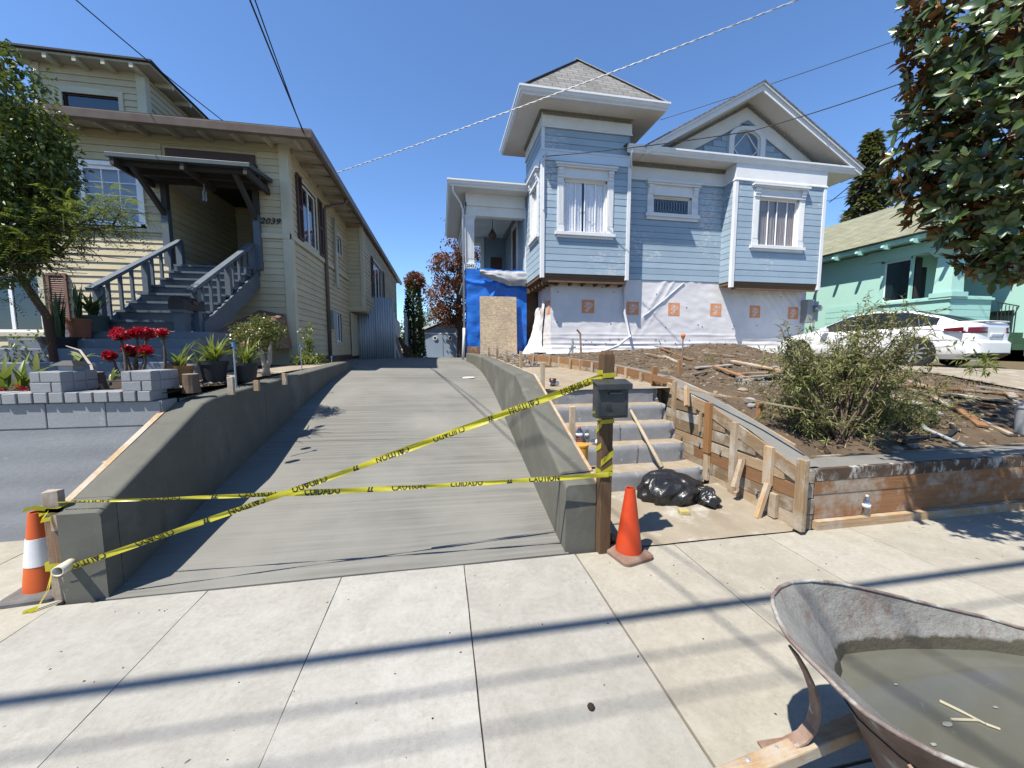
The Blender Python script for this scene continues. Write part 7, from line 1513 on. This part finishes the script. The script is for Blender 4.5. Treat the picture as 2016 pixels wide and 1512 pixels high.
# --- trees far behind
def needle_tree(name, label, base, h, r, mat, seed, n_=5200, l=.45, cone_=True, bare=.0):
    r2 = random.Random(seed); t_ = thing(name, label, 'tree'); b = V(base); m = MB(); m.tube([b, b + V((0, 0, h * .95))], [h * .022, .03], 8); m.build('trunk', M['bark'], t_); m = MB()
    for _ in range(n_):
        q = r2.random() ** .75; z = h * (.06 + .94 * q); k = nz(seed + z * .55, r2.uniform(0, 2)); a = r2.uniform(0, 6.283); lay = .72 + .28 * math.sin(z * 5.2 / max(1, h / 10) + 2 * math.sin(a * 3)); rad_ = r * ((1 - q) ** .72 * (.9 + .35 * nz(a * 1.6, z * .35, seed)) + .05) * lay; k = rad_ * (.45 + .55 * r2.random() ** .5); p = b + V((k * math.cos(a), k * math.sin(a), z)); d = V((math.cos(a), math.sin(a), -.15)) + rdir(r2) * .6; add_leaf(m, p, d, V((0, 0, 1)) + rdir(r2) * .6, l * r2.uniform(.6, 1.3), l * .45, 0, .1, .15)
    m.build('crown', M[mat], t_); return t_
q = onY(1702, 470, 30); needle_tree('conifer', 'tall dark conifer rising behind the mint house roof', (q.x, 30, 2), onY(1718, 262, 30).z - 2.0, 3.0, 'lf_conifer', 3, 9000, .62)
def dead_tree(name, label, base, tips_, mat, seed, dens, lsize):
    r2 = random.Random(seed); t_ = thing(name, label, 'tree'); m = MB(); lm = MB(); b = V(base)
    for tp in tips_:
        pts = branch(m, b + V((0, 0, (tp.z - b.z) * r2.uniform(.25, .7))), tp, .06, .012, r2, .12, 6, 5)
        for _ in range(7):
            a = pts[r2.randint(3, 6)]; e = a + rdir(r2) * r2.uniform(.4, 1.1); branch(m, a, e, .014, .005, r2, .1, 3, 4)
            for _ in range(dens): add_leaf(lm, e + rdir(r2) * r2.random() * .55, rdir(r2), V((0, 0, 1)), lsize * r2.uniform(.6, 1.3), lsize * .6, 0, .1)
    top_ = max(tips_, key=lambda v: v.z); m.tube([b, b + V((0, 0, (top_.z - b.z) * .5)), top_], [.22, .14, .02], 8); m.build('trunk', M['bark'], t_); lm.build('crown', M[mat], t_); return t_
dt = [onY(x, y, 26 + (i % 4)) for i, (x, y) in enumerate(((890, 480), (905, 470), (870, 500), (895, 510), (860, 520), (880, 530), (905, 520), (850, 560), (875, 560), (840, 585), (900, 550), (860, 590), (890, 590), (925, 500), (940, 480), (955, 500), (960, 520), (905, 450), (930, 530), (850, 610), (830, 550), (880, 600), (945, 540)))]
q = onY(905, 640, 27); dead_tree('dead_tree', 'rust brown dying tree behind the garage', (q.x, 27, .9), dt, 'lf_dead', 5, 60, .2)
q = onY(815, 640, 24); b = V((q.x, 24, .9)); hz = onY(817, 545, 24).z; t_ = thing('cypress', 'narrow dark cypress with a browned top beside the fence', 'tree'); r2 = random.Random(6); m = MB(); m2 = MB(); m3 = MB(); m3.tube([b, V((b.x, b.y, hz))], [.12, .03], 8); m3.build('trunk', M['bark'], t_)
for _ in range(2600):
    q_ = r2.random(); z = lerp(b.z, hz - .4, q_); a = r2.uniform(0, 6.28); k = (.62 - .25 * q_ + .1 * nz(a, z)) * r2.uniform(.5, 1); add_leaf(m, V((b.x + k * math.cos(a), b.y + k * math.sin(a), z)), V((math.cos(a), math.sin(a), 1.2)) + rdir(r2) * .4, rdir(r2), .22, .09)
for _ in range(800):
    d = rdir(r2); k = r2.random() ** .4; p = V((b.x + .1 + d.x * .55 * k, b.y + d.y * .5 * k, hz - .25 + d.z * .5 * k)); add_leaf(m2, p, d + rdir(r2) * .6, rdir(r2), .2, .09)
m.build('crown', M['lf_dark'], t_); m2.build('browned_crown', M['lf_dead'], t_)
q = onY(856, 632, 40); bush('hedge_bush', 'round dark green bush beside the garage roof', (q.x, 40, 4.2), 1.9, 300, .22, .12, 'lf_dark', 12, .9, 'bush', sub=16)
q = onY(828, 690, 22); bush('weed_clump', 'low green weeds growing before the garage', (q.x - .2, 22, 1.1), .36, 900, .16, .03, 'lf_shrub', 13, .7, 'weeds'); 
q = onY(1000, 640, 60); bush('hedge_bush', 'distant dark tree mass low behind the garage', (q.x - 14, 60, 3.0), 3.5, 60, .5, .3, 'lf_dark', 14, .8, 'bush', sub=20)
# --- creeper at the cream house side
a = V((-2.72, 8.6, 1.22)); r2 = random.Random(30); m = MB(); lm = MB()
for k in range(4):
    e = a + V((r2.uniform(-.1, .12), r2.uniform(-.1, .6), r2.uniform(.5, 1.15))); pts = branch(m, a, e, .008, .003, r2, .1, 6, 4)
    for p in pts:
        for _ in range(16): add_leaf(lm, p + rdir(r2) * .08, rdir(r2), V((0, 0, 1)), .06, .035)
for _ in range(420): p = a + V((r2.uniform(-.25, .3), r2.uniform(-.5, .6), r2.uniform(0, .2))); add_leaf(lm, p, rdir(r2) + V((0, 0, .4)), V((0, 0, 1)), .06, .035)
t_ = thing('creeper', 'thin green creeper climbing at the cream house corner', 'plant'); m.build('stem', M['bark'], t_); lm.build('leaves', M['lf_strap'], t_)
# --- planter of the cream house
M['terra'] = mk('terra', (.30, .115, .06), .8, c2=(.24, .09, .05), sc=5, bump=.15); M['terralight'] = mk('terralight', (.36, .17, .07), .6, c2=(.25, .10, .04), sc=3, bump=.1); M['potblack'] = mk('potblack', (.022, .022, .023), .6, bump=.05); M['potgreen'] = mk('potgreen', (.05, .07, .065), .7, bump=.05)
def pot(c, r, h, mat, label, sq=False, rimh=.035, name='plant_pot'):
    m = MB()
    m.lathe([(r * .74, 0), (r * .95, h - rimh), (r * 1.03, h - rimh), (r * 1.05, h), (r * .93, h), (r * .9, h - .03), (0.01, h - .03)], 22, c)
    return tag(m.build(name, M[mat], auto=35), label, 'pot')
def straps(c, n_, l, w, label, mat='lf_strap', seed=1, lean=(.25, 1.25), group=None): return tuft('strap_plant', label, 'plant', c, n_, l, w, mat, lean, seed, group)
def gpos(px, py, y): q = onY(px, py, y); return V((q.x, y, q.z))
for k, (px, pt, pb, y, r, mat, lab, lab2, n_, l) in enumerate(((357, 722, 760, 4.55, .115, 'terralight', 'glazed brown pot beside the brick pier', 'strap-leaved plant in the glazed brown pot', 20, .34), (424, 722, 765, 4.75, .135, 'potblack', 'black pot behind the tree stump', 'dense strap-leaved plant in the black pot behind stump', 60, .36), (487, 720, 757, 4.9, .12, 'potblack', 'black pot beside the jade tree', 'strap-leaved plant in the black pot beside jade tree', 40, .36), (392, 716, 750, 5.0, .10, 'metalgrey', 'small grey pot half hidden by the black pot', 'grassy plant in the small grey pot', 14, .2))):
    c = gpos(px, pb, y); tp_ = onY(px, pt, y); h = max(.16, tp_.z - c.z); c.z = max(1.17, c.z); pot(c, r, h, mat, lab); straps(c + V((0, 0, h - .03)), n_, l, .024, lab2, 'lf_strap', 40 + k)
# jade tree with pale trunk
c = gpos(525, 748, 5.6); c.z = 1.19; JS = 1.18; t_ = thing('jade_tree', 'miniature jade tree with pale thick trunk beside the driveway wall', 'tree'); m = MB(); r2 = random.Random(50)
m.tube([c, c + V((0, 0, .10)), c + V((-.02, 0, .20)), c + V((-.05, 0, .34)), c + V((-.07, .02, .46))], [.055, .04, .034, .026, .015], 10); m.tube([c + V((0, 0, .09)), c + V((.05, 0, .2)), c + V((.05, .02, .32)), c + V((.08, 0, .44))], [.036, .03, .024, .014], 10); m.tube([c + V((-.02, 0, .22)), c + V((-.1, 0, .32)), c + V((-.14, .03, .42))], [.02, .016, .01], 8); m.build('trunk', M['barkpale'], t_, smooth=True)
m = MB(); blobs_foliage(r2, subdivide_blobs(r2, [(c + V((-.06, 0, .55)), .32, .62)], 34, .36), 8000, .032, .020, m, shell=.3, droop=0); m.build('crown', M['lf_jade'], t_)
# red flowered thorny plant
t_ = thing('red_flower_plant', 'thorny plant with red flower heads in the planter', 'plant'); r2 = random.Random(60); m = MB(); lm = MB(); fm = MB()
for i, (px, py, bx_, s_) in enumerate(((237, 658, 255, 1.0), (270, 655, 262, .75), (290, 655, 275, .9), (320, 655, 318, .5), (215, 700, 248, .6), (268, 692, 268, 1.0), (288, 690, 276, .55), (250, 688, 262, .5))):
    y = 4.25 + .1 * (i % 3); e = onY(px, py, y); b_ = onY(bx_, 735, y); b_.z = 1.2; branch(m, b_, e, .016, .008, r2, .08, 5, 6)
    for _ in range(int(190 * s_ + 20)):
        d = rdir(r2); p = e + V((d.x * .066, d.y * .066, d.z * .05)) * s_ * r2.uniform(.6, 1.0); add_leaf(fm, p, rdir(r2) + d * .4, d + rdir(r2) * .2, .036, .036, 0, .15)
    for _ in range(26): a = r2.uniform(0, 6.28); add_leaf(lm, e - V((0, 0, .02 + .05 * r2.random())), V((math.cos(a), math.sin(a), r2.uniform(-.3, .3))), V((0, 0, 1)), .08, .022, 0, .1)
m.build('stem', M['bark'], t_, smooth=True); lm.build('leaves', M['lf_dark'], t_); fm.build('blossom', M['lf_red'], t_)
# other planter plants
straps(gpos(45, 770, 4.1), 7, .36, .05, 'broad green blades by the left pier', 'lf_strap', 71, (.15, .9)); straps(gpos(10, 770, 4.0), 6, .40, .05, 'broad green blades leaning at the picture edge', 'lf_strap', 72, (.3, 1.0)); straps(gpos(75, 735, 4.6), 4, .34, .04, 'pale striped agave blades behind the garden light', 'lf_agave', 73, (.2, .8)); straps(gpos(155, 712, 4.9), 7, .19, .06, 'pale yellow leaf rosette on a thin bent stem', 'lf_agave', 74, (.8, 1.6))
m = MB(); m.tube([gpos(188, 755, 4.3), gpos(180, 720, 4.5), gpos(158, 690, 4.8), gpos(130, 681, 4.9)], [.016, .012, .01, .004], 6); tag(m.build('bent_stem', M['barkpale']), 'thin bare bent stem rising from the sawn stumps', 'plant stem'); straps(gpos(223, 748, 4.2), 8, .14, .03, 'small yellow green plant between the brick piers', 'lf_agave', 75, (.4, 1.3))
for k, (px, py, y) in enumerate(((20, 765, 3.95), (35, 772, 3.9), (5, 770, 3.95))): bush('pink_flowers', ['crimson flower clump behind the block wall by the pier', 'low crimson flowers along the block wall cap', 'crimson flower clump at the picture edge'][k], gpos(px, py, y), .07, 9000, .022, .022, 'lf_red', 80 + k, .5, 'flowers', 'crimson flowers', 6)
bush('small_shrub', 'light green leafy plant below the basement window', gpos(70, 690, 6.2), .30, 1500, .06, .03, 'lf_strap', 90, .8, 'plant', None, 14); bush('small_shrub', 'dark leafy plant with small red blooms below the window', gpos(35, 710, 5.8), .24, 1500, .06, .03, 'lf_dark', 91, .7, 'plant', None, 12)
def snake(c, n_, h, label, seed): return tuft('snake_plant', label, 'plant', c, n_, h, .05, 'lf_snake', (.02, .22), seed)
c = gpos(158, 655, 6.45); c.z = 1.60; pot(c + V((0, 0, .10)), .14, .26, 'terra', 'terracotta pot on the upper entry step'); snake(c + V((0, 0, .34)), 22, .50, 'upright snake plant in the terracotta pot', 95)
c = gpos(120, 690, 6.2); pot(V((c.x, c.y, 1.40)), .2, .3, 'potblack', 'large black tub below the terracotta pot'); snake(V((c.x, c.y, 1.68)), 26, .62, 'dense snake plant in the large black tub', 96)
c = gpos(186, 645, 6.6); pot(V((c.x, c.y, 1.78)), .16, .24, 'potgreen', 'dark green pot beside the stair newel'); straps(V((c.x, c.y, 2.0)), 26, .42, .06, 'leafy dark plant in the green pot by the newel', 'lf_dark', 97, (.2, 1.0))
# stumps, lamp, stakes
def stump(c, r, h, label, seed, tilt=(0, 0)):
    r2 = random.Random(seed); m = MB(); k = 14
    for (z, q) in ((0, 1.15), (h * .4, 1.0), (h, .96)):
        for j in range(k): a = j * 6.283 / k; e = 1 + .12 * nz(math.cos(a) * 2, math.sin(a) * 2, seed); m.v.append((c.x + r * q * e * math.cos(a) + tilt[0] * z, c.y + r * q * e * math.sin(a) + tilt[1] * z, c.z + z))
    for i in range(2):
        for j in range(k): m.f.append((i * k + j, i * k + (j + 1) % k, (i + 1) * k + (j + 1) % k, (i + 1) * k + j)); m.mi.append(0)
    m.f.append(tuple(2 * k + j for j in range(k))); m.mi.append(1); return tag(m.build('stump', [M['bark'], M['barkpale']]), label, 'stump', 'sawn stumps')
c = gpos(378, 782, 3.95); c.z = 1.15; stump(c, .062, .17, 'upright sawn log standing beside the shaded driveway wall', 3); stump(V((gpos(172, 760, 4.1).x, 4.1, 1.17)), .055, .17, 'sawn stump on the planter between the piers', 5, (.2, 0)); stump(V((gpos(196, 765, 4.05).x, 4.05, 1.17)), .06, .17, 'second sawn stump touching the first between the piers', 6, (-.15, 0))
gl_ = thing('garden_light', 'square solar garden light on the brick pier', 'lamp'); c = V((-3.06, 3.85, 1.365)); m = MB(); m.box(c.x - .05, c.x + .05, c.y - .05, c.y + .05, c.z, c.z + .045); m.build('lens', M['metalgrey'], gl_); m = MB(); m.hexa([(c.x - .085, c.y - .085, c.z + .045), (c.x + .085, c.y - .085, c.z + .045), (c.x + .085, c.y + .085, c.z + .045), (c.x - .085, c.y + .085, c.z + .045), (c.x - .03, c.y - .03, c.z + .085), (c.x + .03, c.y - .03, c.z + .085), (c.x + .03, c.y + .03, c.z + .085), (c.x - .03, c.y + .03, c.z + .085)]); m.build('hood', M['potblack'], gl_)
M['bluecap'] = mk('bluecap', (.05, .22, .55), .5, bump=0)
for k, (px, pt, pb, y, lab) in enumerate(((460, 683, 765, 4.3, 'blue capped thin rod beside the black pot'), (592, 684, 725, 6.7, 'blue capped thin rod at the cream house corner'), (653, 705, 718, 8.8, 'short blue capped rod near the corrugated gate'))):
    a = onY(px, pt, y); o = thing('marker_rod', lab, 'rod', 'blue capped rods'); m = MB(); m.tube([(a.x, y, 1.15), (a.x, y, a.z)], .008, 6); m.build('rod', M['metalgrey'], o); m = MB(); m.tube([(a.x, y, a.z), (a.x, y, a.z + .045)], .016, 8); m.build('cap', M['bluecap'], o)
for k, (px, pt, pb, y, lab) in enumerate(((454, 742, 765, 4.15, 'small wooden peg by the sawn log'), (505, 748, 757, 4.5, 'tiny wooden peg before the jade tree'), (560, 735, 745, 5.2, 'tiny wooden peg on the side strip'))): a = onY(px, pt, y); stake(a.x, y, 1.1, a.z, lab, .05, .04, 'wood_z')
m = MB(); c = V((-2.72, 4.05, 1.2)); m.tube([c + V((-.07, 0, 0)), c + V((.07, 0, .03))], [.07, .055], 14); tag(m.build('tipped_pot', M['terra']), 'pink clay pot lying between the piers', 'pot')
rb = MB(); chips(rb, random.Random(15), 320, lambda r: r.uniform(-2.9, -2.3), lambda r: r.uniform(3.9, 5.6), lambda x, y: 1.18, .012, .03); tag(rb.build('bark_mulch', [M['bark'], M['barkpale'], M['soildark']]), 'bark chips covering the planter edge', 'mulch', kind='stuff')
# meter risers beside the wrap
gm = thing('gas_riser', 'rusty gas riser and valve standing before the wrapped basement', 'gas riser'); q = onY(1127, 694, 11.2); q2 = onY(1138, 694, 11.2)
m = MB(); m.tube([(q2.x + .1, 11.2, 1.35), (q2.x + .06, 11.2, 2.0), (q2.x - .05, 11.2, 2.12)], .03, 8); m.build('riser', M['rust'], gm); m = MB(); m.tube([(q.x, 11.2, 1.35), (q.x, 11.2, 1.85)], .03, 8); m.tube([(q.x - .1, 11.2, 1.55), (q.x + .1, 11.2, 1.6)], .025, 8); m.tube([(q.x - .1, 11.2, 1.4), (q.x + .02, 11.2, 1.75)], .03, 8); m.build('valve', M['metalgrey'], gm)
# ------------------------------------------------------------------ overhead wires
def wire(label, pts, r, sag, mat='black', twist=False, n=40, group='overhead wires'):
    m = MB(); P_ = []
    for (a, b) in zip(pts, pts[1:]):
        a = V(a); b = V(b)
        for i in range(n + 1): q = i / n; P_.append(a.lerp(b, q) - V((0, 0, sag * 4 * q * (1 - q))))
    if twist:
        L0 = 0; A = []; B = []
        for i, p in enumerate(P_):
            if i: L0 += (p - P_[i - 1]).length
            an = L0 * 22; A.append(p + V((math.cos(an) * .4, math.cos(an) * .4, math.sin(an))) * r); B.append(p - V((math.cos(an) * .4, math.cos(an) * .4, math.sin(an))) * r)
        m.tube(A, r, 5, mi=0); m.tube(B, r * .9, 5, mi=1); return tag(m.build('overhead_wire', [M['pipewhite'], M['metalgrey']], smooth=True), label, 'wire', group)
    m.tube(P_, r, 6); return tag(m.build('overhead_wire', M[mat], smooth=True), label, 'wire', group)
a = onX(660, 341, -2.45); b = onY(1570, 0, 5.7); e = a + (b - a) * 2.2 + V((0, 0, 1.1)); wire('pale twisted cable crossing the sky from the cream house eave', [a, b, e], .0075, .06, twist=True, n=300)
a = onY(600, 266, 8.45); b = onY(492, 0, 5.9); e = b + (b - a) * 4.2 + V((0, 0, .3)); wire('black wire to the cream house roof corner', [a, b, e], .012, .01); a2 = onY(597, 262, 8.45); b2 = onY(502, 0, 5.9); e2 = b2 + (b2 - a2) * 4.2 + V((0, 0, .5)); wire('second black wire close beside the corner wire', [a2, b2, e2], .009, .01)
a = onY(455, 250, 11); b = onY(150, 0, 8.0); wire('thin black wire over the dormer roof', [a, b, b + (b - a) * 3], .010, .04)
a = onY(1300, 236, 13.5); b = onY(1775, 76, 9.5); wire('thin dark wire high behind the gable', [a, b, b + (b - a) * 1.5], .010, .04)
a = V((3.0, 11.33, 7.08)); b = onY(1480, 258, 9.0); c = onY(1840, 140, 7.0); wire('black wire sagging from the turret corner across the gable', [a, b, c, c + (c - b) * 2], .011, .05)
a = V((12.95, 11.3, 6.45)); b = onY(1790, 250, 8.2); wire('black wire dipping to the blue house right corner', [a, b, b + (b - a) * 3], .014, .10)
a = onY(1560, 412, 24); b = onY(1660, 388, 20); wire('thin distant wire between the blue and mint houses', [a, b, b + (b - a) * 2], .014, .0)
kx = math.cos(SUN_PHI) / math.tan(SUN_ELEV); ky = math.sin(SUN_PHI) / math.tan(SUN_ELEV)
for (ys, h, r, lab) in ((1.935, 6.2, .036, 'thick street cable above the sidewalk'), (1.65, 7.4, .011, 'middle street cable above the sidewalk'), (1.425, 8.3, .010, 'highest street cable above the sidewalk')):
    wire(lab, [(-40, ys - ky * h, h + .3), (40, ys - ky * h, h + .3)] if False else [(-40, ys - ky * h, h), (40, ys - ky * h, h)], r, 0.0, n=2, group='street cables')

rb = MB(); chips(rb, random.Random(44), 90, lambda r: r.uniform(-2.2, 4.5), lambda r: r.uniform(1.2, 2.62), lambda x, y: .001, .002, .006); tag(rb.build('sidewalk_grit', [M['soildark'], M['joint'], M['bark']]), 'dark specks of grit scattered over the sidewalk', 'grit', kind='stuff')
